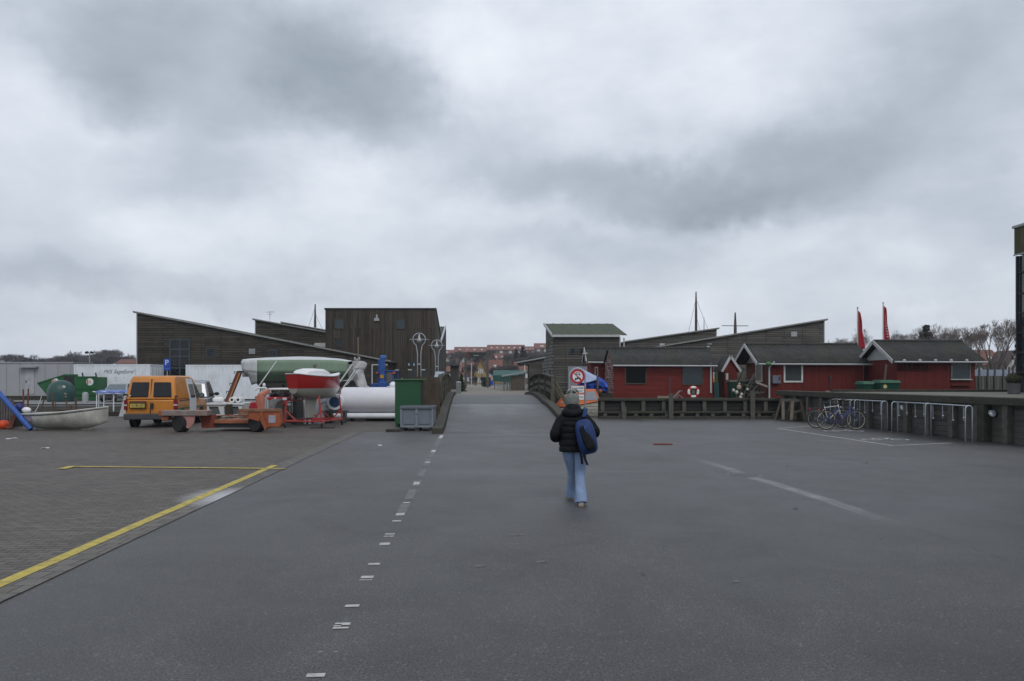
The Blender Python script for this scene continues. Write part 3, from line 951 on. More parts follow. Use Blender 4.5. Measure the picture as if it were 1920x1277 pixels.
# bulkhead lamps on the retaining wall
for i, (px, py) in enumerate(((1695, 765), (1863, 776))):
    # point on the wall plane
    best = min((abs((A_ + dn * s_ * .01).x * F / (A_ + dn * s_ * .01).y + 960 - px), s_) for s_ in range(int(ln_ * 100)))[1] * .01
    p = A_ + dn * best + nn * -.05; z = ZA(py, p.y)
    t_ = thing('wall_lamp', ['round white bulkhead lamp low on the retaining wall behind the second bicycle rack', 'round white bulkhead lamp on the bare stretch of retaining wall past the racks'][i], 'wall lamp', (p.x, p.y, z), ang, 'bulkhead lamps on the retaining wall')
    mb = MB(); mb.lathe([(.001, sgn * 0), (.11, 0), (.11, sgn * .05)], 18, axis='Y'); mb.build('back_plate', M_['dark_steel'], t_)
    mb = MB(); mb.ell((0, sgn * .06, 0), (.085, .10, .085)); mb.build('globe', M_['white_clean'], t_, smooth='all')
    mb = MB(); mb.prism([(-.1, 0), (.1, 0), (.09, .06), (.05, .10), (-.05, .10), (-.09, .06)], sgn * .05, sgn * .14, 'Y'); mb.build('hood', M_['steel'], t_)
# timber kerb at the west quay edge
o = None
qk = thing('quay_kerb', 'dark mossy timber kerb along the canal edge behind the orange van', 'quay kerb', (0, QL - .15, 0))
mb = MB(); mb.b2((-60, -.14, 0), (-3.2, .14, .20)); mb.build('beam', M_['cap_wood'], qk, bevel=.02)
for i in range(14):
    mb = MB(); mb.b2((-27 + i * 1.7, -.11, .203), (-26.6 + i * 1.7, .11, .30)); mb.build('block', M_['dark_wood'], qk)
# ---------------------------------------------------------------- museum buildings on the island
CLAD = boards('grey_cladding', ((.056, .052, .046), (.110, .103, .092)), (.018, .017, .015), 3.4, .19, .022, vary=.4, stain=(.085, .08, .072))
CLAD_D = boards('brown_cladding', ((.026, .022, .017), (.060, .052, .041)), (.007, .006, .005), 3.6, .21, .026, vary=.4, stain=(.058, .051, .041))
CLAD_V = boards('upright_cladding', ((.030, .023, .017), (.068, .056, .044)), (.010, .009, .007), 9, .19, .014, vertical=True, vary=.5, stain=(.05, .042, .033))
CLAD_L = boards('pale_lattice', ((.13, .13, .125), (.19, .19, .18)), (.018, .018, .017), .26, .24, .03, vary=.35)
TRIM = mat('pale_trim', (.42, .42, .42), .5, 0, .1)
TRIMD = mat('dull_trim', (.20, .195, .19), .6, 0, .2)
TRIMG = mat('grey_trim', (.30, .31, .32), .5, .2, .1)
TEAL = mat('teal_frame', (.035, .05, .055), .5)
MOSS = mat('mossy_roof', (.060, .068, .048), .85, 0, .3, 3, .3, 20, dirt=(.05, .075, .03), dscale=1.2, damt=.6)


def window(par, x0, x1, z0, z1, y, frame=TEAL, pane=None, fw=.07, mull=(), rails=(), label=None):
    """window on a wall that faces -y at y"""
    mb = MB()
    mb.b2((x0, y - .05, z0), (x1, y + .02, z0 + fw)); mb.b2((x0, y - .05, z1 - fw), (x1, y + .02, z1))
    mb.b2((x0, y - .05, z0 + fw), (x0 + fw, y + .02, z1 - fw)); mb.b2((x1 - fw, y - .05, z0 + fw), (x1, y + .02, z1 - fw))
    for m_ in mull: mb.b2((m_ - fw / 2, y - .045, z0 + fw), (m_ + fw / 2, y + .02, z1 - fw))
    for r_ in rails: mb.b2((x0 + fw, y - .04, r_ - fw / 2), (x1 - fw, y + .02, r_ + fw / 2))
    o = mb.build('window', frame, par, label=label)
    mb = MB(); mb.b2((x0 + fw, y - .012, z0 + fw), (x1 - fw, y + .01, z1 - fw)); mb.build('pane', pane or M_['glass'], o)
    return o


def wedge(name, label, Y, xl, zl, xr, zr, depth, zb, m, trim=TRIMD, group='museum sheds with slanting roofs'):
    t = thing(name, label, 'building', (xl, Y, zb), 0, group)
    w = xr - xl; a, b_ = zl - zb, zr - zb
    mb = MB(); mb.prism([(0, 0), (w, 0), (w, b_), (0, a)], 0, depth, 'Y'); mb.build('wall', m, t)
    sl = (b_ - a) / w
    mb = MB(); e = .25
    mb.prism([(-e, a - e * sl + .01), (w + e, b_ + e * sl + .01), (w + e, b_ + e * sl + .17), (-e, a - e * sl + .17)], -.18, depth + .2, 'Y')
    mb.build('roof', MOSS, t)
    mb = MB()
    mb.prism([(-e - .02, a - e * sl + .06), (w + e + .02, b_ + e * sl + .06), (w + e + .02, b_ + e * sl + .175), (-e - .02, a - e * sl + .175)], -.23, -.185, 'Y')
    mb.build('roof_trim', trim, t)
    mb = MB(); mb.b2((-.05, -.04, 0), (.03, depth, a)) if a > b_ else mb.b2((w - .03, -.04, 0), (w + .05, depth, b_))
    mb.build('corner_trim', TRIMG, t)
    return t


# west shed with the long falling roof
Y = 67.5
xl, xr = XA(257, Y), XA(728, Y)
t1 = wedge('museum_shed', 'long dark timber museum shed whose roof falls towards the bridge, behind the white containers', Y, xl, ZA(588, Y), xr, ZA(679, Y), 14, .1, CLAD_D)
lx = lambda px: XA(px, Y) - xl
lz = lambda py: ZA(py, Y) - .1
window(t1, lx(318), lx(357), lz(716), lz(635), -.01, fw=.13, mull=(lx(337.5),), rails=(lz(668), lz(655), lz(690)), label='tall double window with a teal frame')
window(t1, lx(387), lx(403), lz(670), lz(653), -.01)
window(t1, lx(503), lx(520), lz(669), lz(656), -.01)
mb = MB(); mb.b2((lx(467), -.05, lz(664)), (lx(478.5), -.005, lz(654)))
for k in range(6): mb.b2((lx(467) + .03, -.08, lz(663.5) + k * .07), (lx(478.5) - .03, -.052, lz(663.5) + k * .07 + .03))
mb.build('vent', TRIMG, t1)
for px in (300, 338 - 40 + 0, 377, 415, 453, 492, 531, 570, 609):
    if px == 298: continue
    mb = MB(); zt = t_h = (lz(588) + (lz(679) - lz(588)) * (px - 257) / (728 - 257)) - .05
    mb.b2((lx(px) - .02, -.025, 0.02), (lx(px) + .02, -.003, zt)); mb.build('batten', M_['dark_wood'], t1)
# open doorway with pale frame near its east end
mb = MB(); mb.b2((lx(694), -.03, lz(733)), (lx(727), -.005, lz(678))); dw = mb.build('door', mat('dark_door', (.02, .018, .016), .7), t1)
mb = MB(); a_, b__, zt = lx(697), lx(727), lz(683)
mb.b2((a_, -.09, lz(733)), (a_ + .09, -.035, zt)); mb.b2((a_ + .09, -.09, zt - .09), (b__, -.035, zt)); mb.build('door_frame', TRIM, t1)

Y2 = 80
t2 = wedge('museum_shed', 'weathered museum shed with three sawtooth skylights on its roof behind the long shed', Y2, XA(479, Y2), ZA(601, Y2), XA(640, Y2), ZA(630, Y2), 12, .3, CLAD_D)
for px, py in ((523, 603.5), (551, 608.5), (579, 613.5)):
    x0 = XA(px, Y2) - XA(479, Y2); x1 = x0 + 1.4; z0 = ZA(py, Y2) - .3
    mb = MB(); mb.prism([(x0, z0 - .45), (x1, z0 - .35), (x1, z0 - .25), (x0, z0 + .02)], .6, 5, 'Y'); o = mb.build('skylight', M_['dark_steel'], t2)
    mb = MB(); mb.prism([(x0 - .05, z0 + .03), (x1 + .1, z0 - .24), (x1 + .1, z0 - .17), (x0 - .05, z0 + .10)], .5, 5.1, 'Y'); mb.build('flashing', TRIM, o)
ant = thing('roof_aerial', 'thin television aerial standing on the sawtooth shed', 'aerial', (XA(506, Y2 + 2), Y2 + 2, ZA(606, Y2 + 2)))
mb = MB(); mb.tube([(0, 0, -.25), (0, 0, 1.3)], .025, 5); mb.tube([(-.4, 0, 1.15), (.4, 0, 1.2)], .02, 4); mb.tube([(-.25, 0, .9), (.25, 0, .95)], .02, 4)
for k in range(5): mb.tube([(-.35 + k * .17, -.2, 1.16), (-.35 + k * .17, .2, 1.16)], .015, 4)
mb.build('antenna', TRIMG, ant)
sb = thing('roof_box', 'white boxy rooflight behind the roof of the long dark shed', 'rooflight', (XA(599, 76), 76, 0))
mb = MB(); mb.prism([(-.62, 0), (.65, 0), (.65, ZA(643, 76)), (-.45, ZA(643, 76)), (-.62, ZA(649, 76))], 0, 3, 'Y'); mb.build('body', TRIM, sb)

# tall block with upright boards
Y = 71
xl, xr = XA(610, Y), XA(817, Y)
tb = thing('museum_building', 'tall brown museum block of upright boards with square windows and washroom doors', 'building', (xl, Y, .75))
w = xr - xl; h = ZA(580, Y) - .75
lx = lambda px: XA(px, Y) - xl
lz = lambda py: ZA(py, Y) - .75
dep = 13.0; skew = -.0526 * dep - .05
hb = ZA(632, Y + dep) - .75
mb = MB()
vs = [(0, 0, 0), (w, 0, 0), (w + skew, dep, 0), (skew, dep, 0), (0, 0, h), (w, 0, h), (w + skew, dep, hb), (skew, dep, hb)]
mb.add(vs, [(0, 1, 5, 4), (1, 2, 6, 5), (2, 3, 7, 6), (3, 0, 4, 7), (0, 3, 2, 1)])
mb.build('wall', CLAD_V, tb)
mb = MB(); mb.add([(-.08, -.1, h + .01), (w + .08, -.1, h + .01), (w + skew + .08, dep + .1, hb + .01), (skew - .08, dep + .1, hb + .01), (-.08, -.1, h + .12), (w + .08, -.1, h + .12), (w + skew + .08, dep + .1, hb + .12), (skew - .08, dep + .1, hb + .12)],
              [(0, 3, 2, 1), (4, 5, 6, 7), (0, 1, 5, 4), (1, 2, 6, 5), (2, 3, 7, 6), (3, 0, 4, 7)])
mb.build('roof', M_['dark_steel'], tb)
BLG = glass('blue_glass', (.03, .042, .05), .12)
for (a, b__, c, d) in ((627, 645, 617, 597.5), (742.5, 760, 617, 598), (626.5, 643, 651, 633.5)):
    window(tb, lx(a), lx(b__), lz(c), lz(d), -.01, mat('brown_frame', (.05, .04, .032), .7), BLG if d < 610 else M_['glass'], .06)
mb = MB(); mb.b2((lx(702), -.2, lz(602)), (lx(711.5), -.01, lz(596.5))); mb.b2((lx(705), -.05, lz(596.5)), (lx(708), -.01, lz(590)))
mb.build('floodlight', TRIMG, tb)
DD = mat('grey_door', (.03, .033, .036), .6)
for k, (a, b__) in enumerate(((740, 755.5), (764, 780), (789, 806))):
    mb = MB(); mb.b2((lx(a), -.05, .02), (lx(b__), -.005, lz(692))); d_ = mb.build('door', DD, tb)
    mb = MB(); mb.b2((lx(a) + .05, -.12, lz(694.5)), (lx(a) + .42, -.052, lz(692.3))); mb.build('door_lamp', TRIM, d_)
    mb = MB(); mb.ell(((lx(a) + .65), -.09, lz(709.5)), (.05, .05, .05), 8, 6); mb.build('handle', TRIM, d_)
for k, px in enumerate((763.2, 772.6)):
    mb = MB(); mb.b2((lx(px), -.04, lz(687)), (lx(px + 7.4), -.006, lz(679.5))); sg = mb.build('sign', mat('sign_navy', (.012, .03, .05), .5), tb)
    mb = MB(); c = lx(px + 3.7)
    zc = lz(683.2); mb.lathe([(.001, -.046), (.03, -.046), (.03, -.041)], 10, (c, 0, zc + .1), 'Y')
    if k: mb.prism([(c - .035, zc - .13), (c + .035, zc - .13), (c + .035, zc + .05), (c - .035, zc + .05)], -.046, -.041)
    else: mb.prism([(c - .07, zc - .1), (c + .07, zc - .1), (c + .02, zc + .05), (c - .02, zc + .05)], -.046, -.041)
    mb.build('symbol', M_['sign_white'], sg)
# building behind the tall block with a mossy roof and white barge board
Y = 86
t3 = thing('museum_building', 'narrow museum house with a mossy roof and white roof edge behind the tall brown block', 'building', (XA(800, Y), Y, .75))
x0 = 0; x1 = XA(826.5, Y) - XA(800, Y)
zf, zr_ = ZA(640, Y) - .75, ZA(615, Y + 6) - .75
mb = MB(); mb.prism([(0, 0), (7, 0), (7, zr_), (5.4, zr_), (0, zf)], x0 - 2, x1, 'X'); mb.build('wall', CLAD_D, t3)
mb = MB(); mb.prism([(-.2, zf - .1), (5.5, zr_ + .02), (5.5, zr_ + .14), (-.2, zf + .04)], x0 - 2, x1 - .03, 'X'); mb.build('roof', MOSS, t3)
mb = MB(); mb.prism([(-.25, zf - .12), (5.55, zr_ + .02), (5.55, zr_ + .28), (-.25, zf + .14)], x1 - .02, x1 + .12, 'X'); mb.build('roof_trim', TRIM, t3)

# east house by the bridge
Y = 56.5
X0, X1 = XA(1038.5, Y), XA(1162, Y)
te = thing('museum_house', 'grey boarded museum house with a green mossy roof beside the far end of the bridge', 'building', (X0, Y, .72))
w = X1 - X0; lx = lambda px: XA(px, Y) - X0; lz = lambda py: ZA(py, Y) - .72
ze = lz(631); D = 5.2; skew = -.36
zrg = ZA(610, Y + D) - .72
mb = MB(); vs = [(0, 0, 0), (w, 0, 0), (w + skew, D, 0), (skew, D, 0), (0, 0, ze), (w, 0, ze), (w + skew, D, zrg), (skew, D, zrg)]
mb.add(vs, [(0, 1, 5, 4), (1, 2, 6, 5), (2, 3, 7, 6), (3, 0, 4, 7), (0, 3, 2, 1)]); mb.build('wall', CLAD, te)
mb = MB(); nr = 46
rows = []
for j in range(2):
    rows.append([(-.12 + (w + .62) * i / nr + (skew * j), -.18 + j * (D + .1), (ze if j == 0 else zrg) + .10 + .03 * (1 if (i // 1) % 6 == 0 else 0)) for i in range(nr + 1)])
mb.sheet(rows); mb.build('roof', MOSS, te, solid=.05)
mb = MB(); mb.b2((-.15, -.26, ze - .04), (w + .0, -.19, ze + .12)); mb.build('gutter', TRIM, te)
mb = MB(); mb.add([(-.19, -.2, ze - .02), (-.13, -.2, ze - .02), (-.13 + skew, D, zrg), (-.19 + skew, D, zrg), (-.19, -.2, ze + .2), (-.13, -.2, ze + .2), (-.13 + skew, D, zrg + .2), (-.19 + skew, D, zrg + .2)], [(0, 3, 2, 1), (4, 5, 6, 7), (0, 1, 5, 4), (1, 2, 6, 5), (2, 3, 7, 6), (3, 0, 4, 7)])
mb.build('roof_trim', TRIM, te)
mb = MB(); mb.b2((w - .03, -.03, 0), (w + .06, .06, ze - .06)); mb.build('corner_trim', TRIMG, te)
mb = MB(); mb.tube([(w + .32, .1, ze - .1), (w + .32, .1, .02)], .05, 8); mb.build('downpipe', TRIM, te)
for a, b__ in ((1068, 1079), (1085, 1096)):
    window(te, lx(a), lx(b__), lz(664), lz(652), -.01)
mb = MB(); mb.b2((lx(1065), -.06, .02), (lx(1106), -.005, lz(687))); mb.build('sliding_door', mat('pale_grey_door', (.20, .22, .25), .6, 0, .08), te)
for px in (1060, 1098, 1121):
    mb = MB(); mb.b2((lx(px) - .015, -.02, .3), (lx(px) + .015, -.003, ze - .1)); mb.build('batten', M_['dark_wood'], te)
# wing wall of pale lattice falling to the street
mb = MB(); xw, yw = XA(1019.5, 62) - X0, 5.5
mb.add([(-.03, .0, 0), (xw, yw, 0), (xw, yw, ZA(684, 62) - .72), (-.03, 0, ze - .12), (-.10, 0, 0), (xw - .10, yw, 0), (xw - .10, yw, ZA(684, 62) - .72), (-.10, 0, ze - .12)],
       [(0, 1, 2, 3), (4, 7, 6, 5), (0, 3, 7, 4), (3, 2, 6, 7), (1, 5, 6, 2)])
mb.build('lattice_wall', CLAD_L, te)
for yy_ in (1.2, 4.2):
    f_ = yy_ / yw; mb = MB(); mb.box((xw * f_ - .13, yy_, 1.0), (.05, .12, 1.5)); mb.build('slot', M_['dark_wood'], te)

# low shed and kiosks west of it
Y = 74
X0 = XA(972, Y)
tl = thing('museum_shed', 'low grey shed with a pale roof edge rising towards the mossy roofed house', 'building', (X0, Y, .75))
wl = XA(1024, Y) - X0
mb = MB(); mb.prism([(1.0, 0), (wl, 0), (wl, ZA(671, Y) - .8), (0, ZA(680, Y) - .8), (0, ZA(684, Y) - .75), (1.0, ZA(684, Y) - .75)], 0, 6, 'Y'); mb.build('wall', CLAD, tl)
mb = MB(); mb.prism([(-.2, ZA(681, Y) - .75), (wl, ZA(671, Y) - .75), (wl, ZA(669, Y) - .75), (-.2, ZA(679, Y) - .75)], -.3, 6.1, 'Y'); mb.build('roof', TRIMG, tl)
mb = MB(); mb.b2((.55, -.1, 0), (.65, 0, ZA(684, Y) - .76)); mb.b2((.1, .8, 0), (.18, .9, ZA(684, Y) - .76)); mb.build('post', TRIM, tl)
Y = 72
X0 = XA(943, Y)
tk = thing('kiosk', 'small brown boarded kiosk with a slanting roof beside the street', 'kiosk', (X0, Y, .75))
wk = XA(984, Y) - X0
mb = MB(); mb.prism([(.7, 0), (wk, 0), (wk, ZA(701, Y) - .75), (.7, ZA(706, Y) - .75)], 0, 3, 'Y'); mb.build('wall', mat('kiosk_boards', (.075, .062, .05), .8, 0, .3, 4, .3), tk)
mb = MB(); mb.prism([(-.1, ZA(706.5, Y) - .75), (wk + .2, ZA(698, Y) - .75), (wk + .2, ZA(696, Y) - .75), (-.1, ZA(704, Y) - .75)], -.3, 3.2, 'Y'); mb.build('roof', TRIMG, tk)
for x in (.05, .35): mb = MB(); mb.b2((x, 0, 0), (x + .09, .09, ZA(706, Y) - .76)); mb.build('post', M_['grey_wood'], tk)
Y = 84
tg = thing('market_tent', 'dark green tarpaulin shelter beside the street behind the brown kiosk', 'tent', (XA(950, Y), Y, .75))
GT = mat('green_tarp', (.02, .085, .075), .6, 0, .2, 2)
mb = MB(); x0, x1 = XA(925, Y) - XA(950, Y), XA(985, Y) - XA(950, Y)
zt, ze_ = ZA(694, Y) - .75, ZA(704, Y) - .75
mb.add([(x0, 0, ze_), (x1, 0, ze_), (x0 - .1, 2.5, zt), (x1, 2.5, zt), (x0, 5, ze_), (x1, 5, ze_)], [(0, 1, 3, 2), (2, 3, 5, 4)])
mb.add([(x0, 0, ze_), (x1, 0, ze_), (x1, 0, ze_ - .9), (x0, 0, ze_ - .6)], [(0, 1, 2, 3)])
mb.build('canopy', GT, tg, solid=.03)
for x in (x0 + .1, (x0 + x1) / 2, x1 - .1):
    mb = MB(); mb.b2((x, .05, 0), (x + .07, .12, ze_)); mb.build('leg', M_['grey_wood'], tg)

# east sheds
Y = 80
te2 = wedge('museum_shed', 'distant grey museum shed whose roof rises to the right behind the first red hut', Y, XA(1176, Y), ZA(642, Y), XA(1343, Y), ZA(618, Y), 10, .6, CLAD)
mb = MB(); mb.b2((XA(1237, Y) - XA(1176, Y), -.06, ZA(650, Y) - .6), (XA(1246, Y) - XA(1176, Y), -.004, ZA(644, Y) - .6)); mb.build('vent', TRIM, te2)
Y = 69
te3 = wedge('museum_shed', 'long grey museum shed whose roof rises to the right behind the red huts', Y, XA(1176, Y), ZA(662, Y), XA(1545, Y), ZA(602, Y), 12, .6, CLAD)
lx3 = lambda px: XA(px, Y) - XA(1176, Y)
lz3 = lambda py: ZA(py, Y) - .6
for px in (1330, 1364, 1400, 1436, 1470, 1505):
    z_ = lz3(662) + (lz3(602) - lz3(662)) * (px - 1176) / 369
    mb = MB(); mb.b2((lx3(px) - .02, -.025, .02), (lx3(px) + .02, -.003, z_ - .05)); mb.build('batten', M_['dark_wood'], te3)
mb = MB(); mb.b2((lx3(1483), -.06, lz3(631)), (lx3(1494), -.004, lz3(622)))
mb.build('vent', TRIMG, te3)
window(te3, lx3(1337), lx3(1353), lz3(712), lz3(698), -.01, TRIM, M_['glass_pale'])
mb = MB(); mb.box((lx3(1327), -.12, lz3(650)), (.25, .2, .12)); mb.box((lx3(1330), -.12, lz3(645)), (.4, .1, .06)); mb.build('floodlight', TRIM, te3)

# ---------------------------------------------------------------- red huts
REDH = boards('red_boards_level', ((.125, .015, .011), (.165, .021, .016)), (.055, .006, .005), 5, .13, .010, vary=.22, rough=.6)
REDV = boards('red_boards_upright', ((.098, .013, .010), (.132, .018, .014)), (.065, .008, .006), 5, .13, .006, vertical=True, vary=.22, rough=.65)
PEEL = boards('peeling_red_boards', ((.12, .025, .02), (.36, .27, .26)), (.04, .012, .01), .55, .13, .014, vary=.6)
ETER = mat('corrugated_cement_roof', (.036, .037, .036), .85, 0, .35, 2, .4, 20, dirt=(.055, .056, .028), dscale=1.4, damt=.65)
GABLE = mat('gable_panel', (.33, .34, .34), .6, 0, .08)


def corr(mb, x0, x1, ya, za, yb, zb_, pitch=.18, amp=.028, joints=True):
    """corrugated sheet between two eave/ridge lines; ribs run up the slope"""
    nx = int((x1 - x0) / pitch * 6)
    rows = []
    for j in range(2):
        y, z = (ya, za) if j == 0 else (yb, zb_)
        rows.append([(x0 + (x1 - x0) * i / nx, y, z + amp * math.sin(2 * PI * (x0 + (x1 - x0) * i / nx) / pitch)) for i in range(nx + 1)])
    mb.sheet(rows)


def hut(label, xf, wid, Yf, D, ze, zr, wall, zb=.67, over_l=.45, over_r=.35, endm=None, gable=True, group='red fishing huts along the canal', skew=0):
    t = thing('fishing_hut', label, 'hut', (xf, Yf, zb), 0, group)
    e, r = ze - zb, zr - zb
    mb = MB(); mb.prism([(0, 0), (D, 0), (D, e), (D / 2, r - .12), (0, e)], 0, wid, 'X')
    mb.build('wall', wall, t)
    if endm:
        mb = MB(); mb.prism([(0, 0), (D, 0), (D, e), (D / 2, r - .12), (0, e)], -.03, -.004, 'X'); mb.build('end_wall', endm, t)
    sl = (r - e) / (D / 2); ov = .32
    for s_ in (0, 1):
        mb = MB()
        ya = -ov if s_ == 0 else D + ov
        corr(mb, -over_l, wid + over_r, ya, e - ov * sl + .06, D / 2, r + .06)
        mb.build('roof', ETER, t, solid=.02, smooth=True)
    mb = MB(); mb.tube([(-over_l, D / 2, r + .08), (wid + over_r, D / 2, r + .08)], .075, 8); mb.build('ridge_cap', ETER, t)
    mb = MB(); mb.tube([(-over_l + .05, -ov - .07, e - ov * sl - .01), (wid + over_r, -ov - .07, e - ov * sl - .03)], .055, 8); mb.build('gutter', TRIMG, t)
    if gable:
        mb = MB()
        for ya in (-ov, D + ov):
            mb.bar((-over_l - .02, ya, e - ov * sl), (-over_l - .02, D / 2, r + .02), .04, .20)
        mb.build('barge_board', TRIM, t)
        mb = MB(); mb.prism([(.15, e - .02), (D - .15, e - .02), (D / 2, r - .16)], -.05, -.032, 'X'); mb.build('gable_panel', GABLE, t)
    return t


# hut 1
Yf = 46
x0 = XA(1150, Yf); x1 = XA(1337, Yf)
h1 = hut('red hut of level boards with two dark windows and a life ring hanging before it', x0, x1 - x0, Yf, 4.0, ZA(681, Yf), 3.62, REDH, endm=PEEL, gable=False, over_l=.12, over_r=.15)
lx = lambda px: XA(px, Yf) - x0
lz = lambda py: ZA(py, Yf) - .67
OLDF = mat('old_green_frame', (.07, .065, .045), .7)
w1_ = window(h1, lx(1172), lx(1212), lz(720), lz(681.5), -.01, OLDF, mat('black_pane', (.004, .005, .005), .25, spec=.12), fw=.05)
w2_ = window(h1, lx(1279), lx(1318), lz(721.5), lz(681.5), -.01, OLDF, BLG, fw=.05)
mb = MB(); mb.tube([(lx(1332), -.10, lz(681)), (lx(1332), -.10, .30)], .055, 8); mb.build('downpipe', TRIM, h1)
mb = MB(); mb.box((lx(1265), -.12, lz(684)), (.35, .12, .1)); mb.build('lamp', M_['dark_steel'], h1)
mb = MB(); mb.b2((.0, .25, -.45), (x1 - x0, .4, 0.0)); mb.build('foundation', M_['dark_wood'], h1)
# annex behind
Ya = 50.3
xa = XA(1108, Ya); xb = XA(1134, Ya)
h1b = hut('small red hut with white roof edges tucked behind the peeling end of the big one', xa, xb - xa + .6, Ya, 2.5, ZA(674, Ya), ZA(653, Ya), REDH, zb=.7, over_l=.3, over_r=0)
mb = MB(); mb.b2((.25, -.03, ZA(706, Ya) - .7), (.45, -.004, ZA(688, Ya) - .7)); o = mb.build('window', TRIM, h1b)
mb = MB(); mb.b2((.29, -.045, ZA(705, Ya) - .66), (.41, -.032, ZA(689, Ya) - .74)); mb.build('pane', M_['glass'], o)
mb = MB(); mb.tube([(-.35, .3, 2.2), (-.35, .3, 2.75)], .02, 6); mb.box((-.35, .3, 2.75), (.3, .12, .08)); mb.build('wind_gauge', TRIM, h1b)
# tiny hut
Yt = 46.5
xa = XA(1362, Yt)
h0 = thing('tool_hut', 'tiny red gabled hut with white roof edges between the two larger red huts', 'hut', (XA(1369, Yt), Yt, .67))
hz = lambda py: ZA(py, Yt) - .67
mb = MB(); mb.prism([(-.33, 0), (.42, 0), (.42, hz(690)), (0, hz(670)), (-.33, hz(690))], 0, 1.8, 'Y'); mb.build('wall', REDV, h0)
mb = MB()
mb.bar((0, -.12, hz(668)), (.62, -.12, hz(697)), .05, .14); mb.bar((0, -.12, hz(668)), (-.52, -.12, hz(697)), .05, .14); mb.build('barge_board', TRIM, h0)
mb = MB(); mb.add([(0, -.1, hz(667)), (.64, -.1, hz(697)), (.64, 1.9, hz(697)), (0, 1.9, hz(667)), (-.54, -.1, hz(697)), (-.54, 1.9, hz(697))], [(0, 1, 2, 3), (0, 3, 5, 4)]); mb.build('roof', ETER, h0, solid=.03)
mb = MB(); mb.b2((-.26, -.03, hz(712)), (-.12, -.002, hz(700))); mb.build('window', TRIM, h0)
# hut 2
Yf = 45
x0 = XA(1441, Yf); x1 = XA(1619, Yf)
h2 = hut('long red hut with a white framed window, grey meter box and mossy corrugated roof', x0, x1 - x0, Yf, 4.3, ZA(679.5, Yf) + .05, 3.82, REDV, over_l=.75, over_r=.6)
lx = lambda px: XA(px, Yf) - x0
lz = lambda py: ZA(py, Yf) - .67
mb = MB(); mb.b2((-.75, 0.0, 0), (-.62, .10, lz(684))); 
WF = mat('white_window_frame', (.55, .55, .53), .5)
w3_ = window(h2, lx(1469), lx(1505), lz(717), lz(682), -.01, WF, mat('dusty_glass', (.05, .055, .055), .3), fw=.09)
mb = MB(); mb.tube([(lx(1447.5), -.38, lz(679)), (lx(1444), -.14, lz(685)), (lx(1441.5), -.09, lz(690)), (lx(1441.5), -.09, .02)], .05, 8); mb.build('downpipe', TRIM, h2)
mb = MB(); mb.b2((lx(1447), -.2, lz(719)), (lx(1462), -.02, lz(704))); o = mb.build('meter_box', mat('meter_grey', (.13, .14, .17), .6), h2, bevel=.01)
mb = MB(); mb.b2((lx(1458), -.215, lz(713)), (lx(1460), -.201, lz(706))); mb.build('meter_window', M_['ink'], o)
mb = MB(); mb.b2((lx(1554), -.10, lz(712)), (lx(1558), -.01, lz(704))); mb.tube([(lx(1556), -.04, lz(712)), (lx(1556), -.04, .3)], .02, 6); mb.build('junction_box', M_['dark_steel'], h2)
mb = MB(); mb.ell((lx(1436), -.42, lz(682.5)), (.16, .13, .12)); mb.build('green_lamp_shade', mat('lamp_green', (.05, .16, .05), .5), h2, smooth='all')
# gable end door: tall white-framed window in the west end wall (faces -x)
mb = MB(); ya, yb = 1.05, 2.15
mb.b2((-.06, ya, lz(716)), (-.004, ya + .08, lz(680))); mb.b2((-.06, yb, lz(716)), (-.004, yb + .08, lz(680))); mb.b2((-.06, ya + .08, lz(716)), (-.004, yb, lz(716) + .08)); mb.b2((-.06, ya + .08, lz(680) - .08), (-.004, yb, lz(680)))
o = mb.build('window', WF, h2); mb = MB(); mb.b2((-.03, ya + .08, lz(716) + .08), (-.006, yb, lz(680) - .08)); mb.build('pane', mat('yellowed_glass', (.10, .095, .06), .3), o)
# hut 3
Yf = 41.8
x0 = XA(1681, Yf); x1 = XA(1828, Yf)
h3 = hut('broad red hut with drying rack and one dusty window beyond the green dumpsters', x0, x1 - x0, Yf, 3.9, ZA(673, Yf), 3.85, REDV, over_l=.35, over_r=.45)
lx = lambda px: XA(px, Yf) - x0
lz = lambda py: ZA(py, Yf) - .67
window(h3, lx(1782.5), lx(1819), lz(712), lz(681), -.01, mat('grey_frame', (.16, .17, .17), .6), BLG, fw=.06)
mb = MB(); mb.b2((lx(1781), -.14, lz(712.5)), (lx(1820.5), -.02, lz(711))); mb.build('window_sill', TRIM, h3)
mb = MB()
mb.b2((lx(1682), -.12, lz(692.5)), (lx(1743), -.02, lz(690.7)))
for k in range(7): mb.b2((lx(1689 + k * 8), -.10, lz(690.7)), (lx(1691 + k * 8), -.02, lz(680)))
mb.b2((lx(1782), -.12, lz(724)), (lx(1817), -.02, lz(722.3)))
mb.build('drying_rack', mat('rack_wood', (.035, .012, .01), .8), h3)
for k in range(5):
    mb = MB(); mb.ell((lx(1689.5 + k * 29), -.36, lz(676)), (.09, .05, .07), 8, 6); mb.build('rafter_end', TRIM, h3)
mb = MB(); mb.bar((lx(1664), -.1, lz(714)), (lx(1668.5), -.03, lz(683)), .09, .05); 
ol = mb.build('leaning_plank', M_['grey_wood'], None); ol.location = (x0, Yf, .67); ol.name = 'leaning_plank'
mb2_ = MB(); 
tag(ol, 'grey plank leaning upright behind the green dumpsters', 'plank')
ol.location = (x0 - .3, Yf - .2, .67)
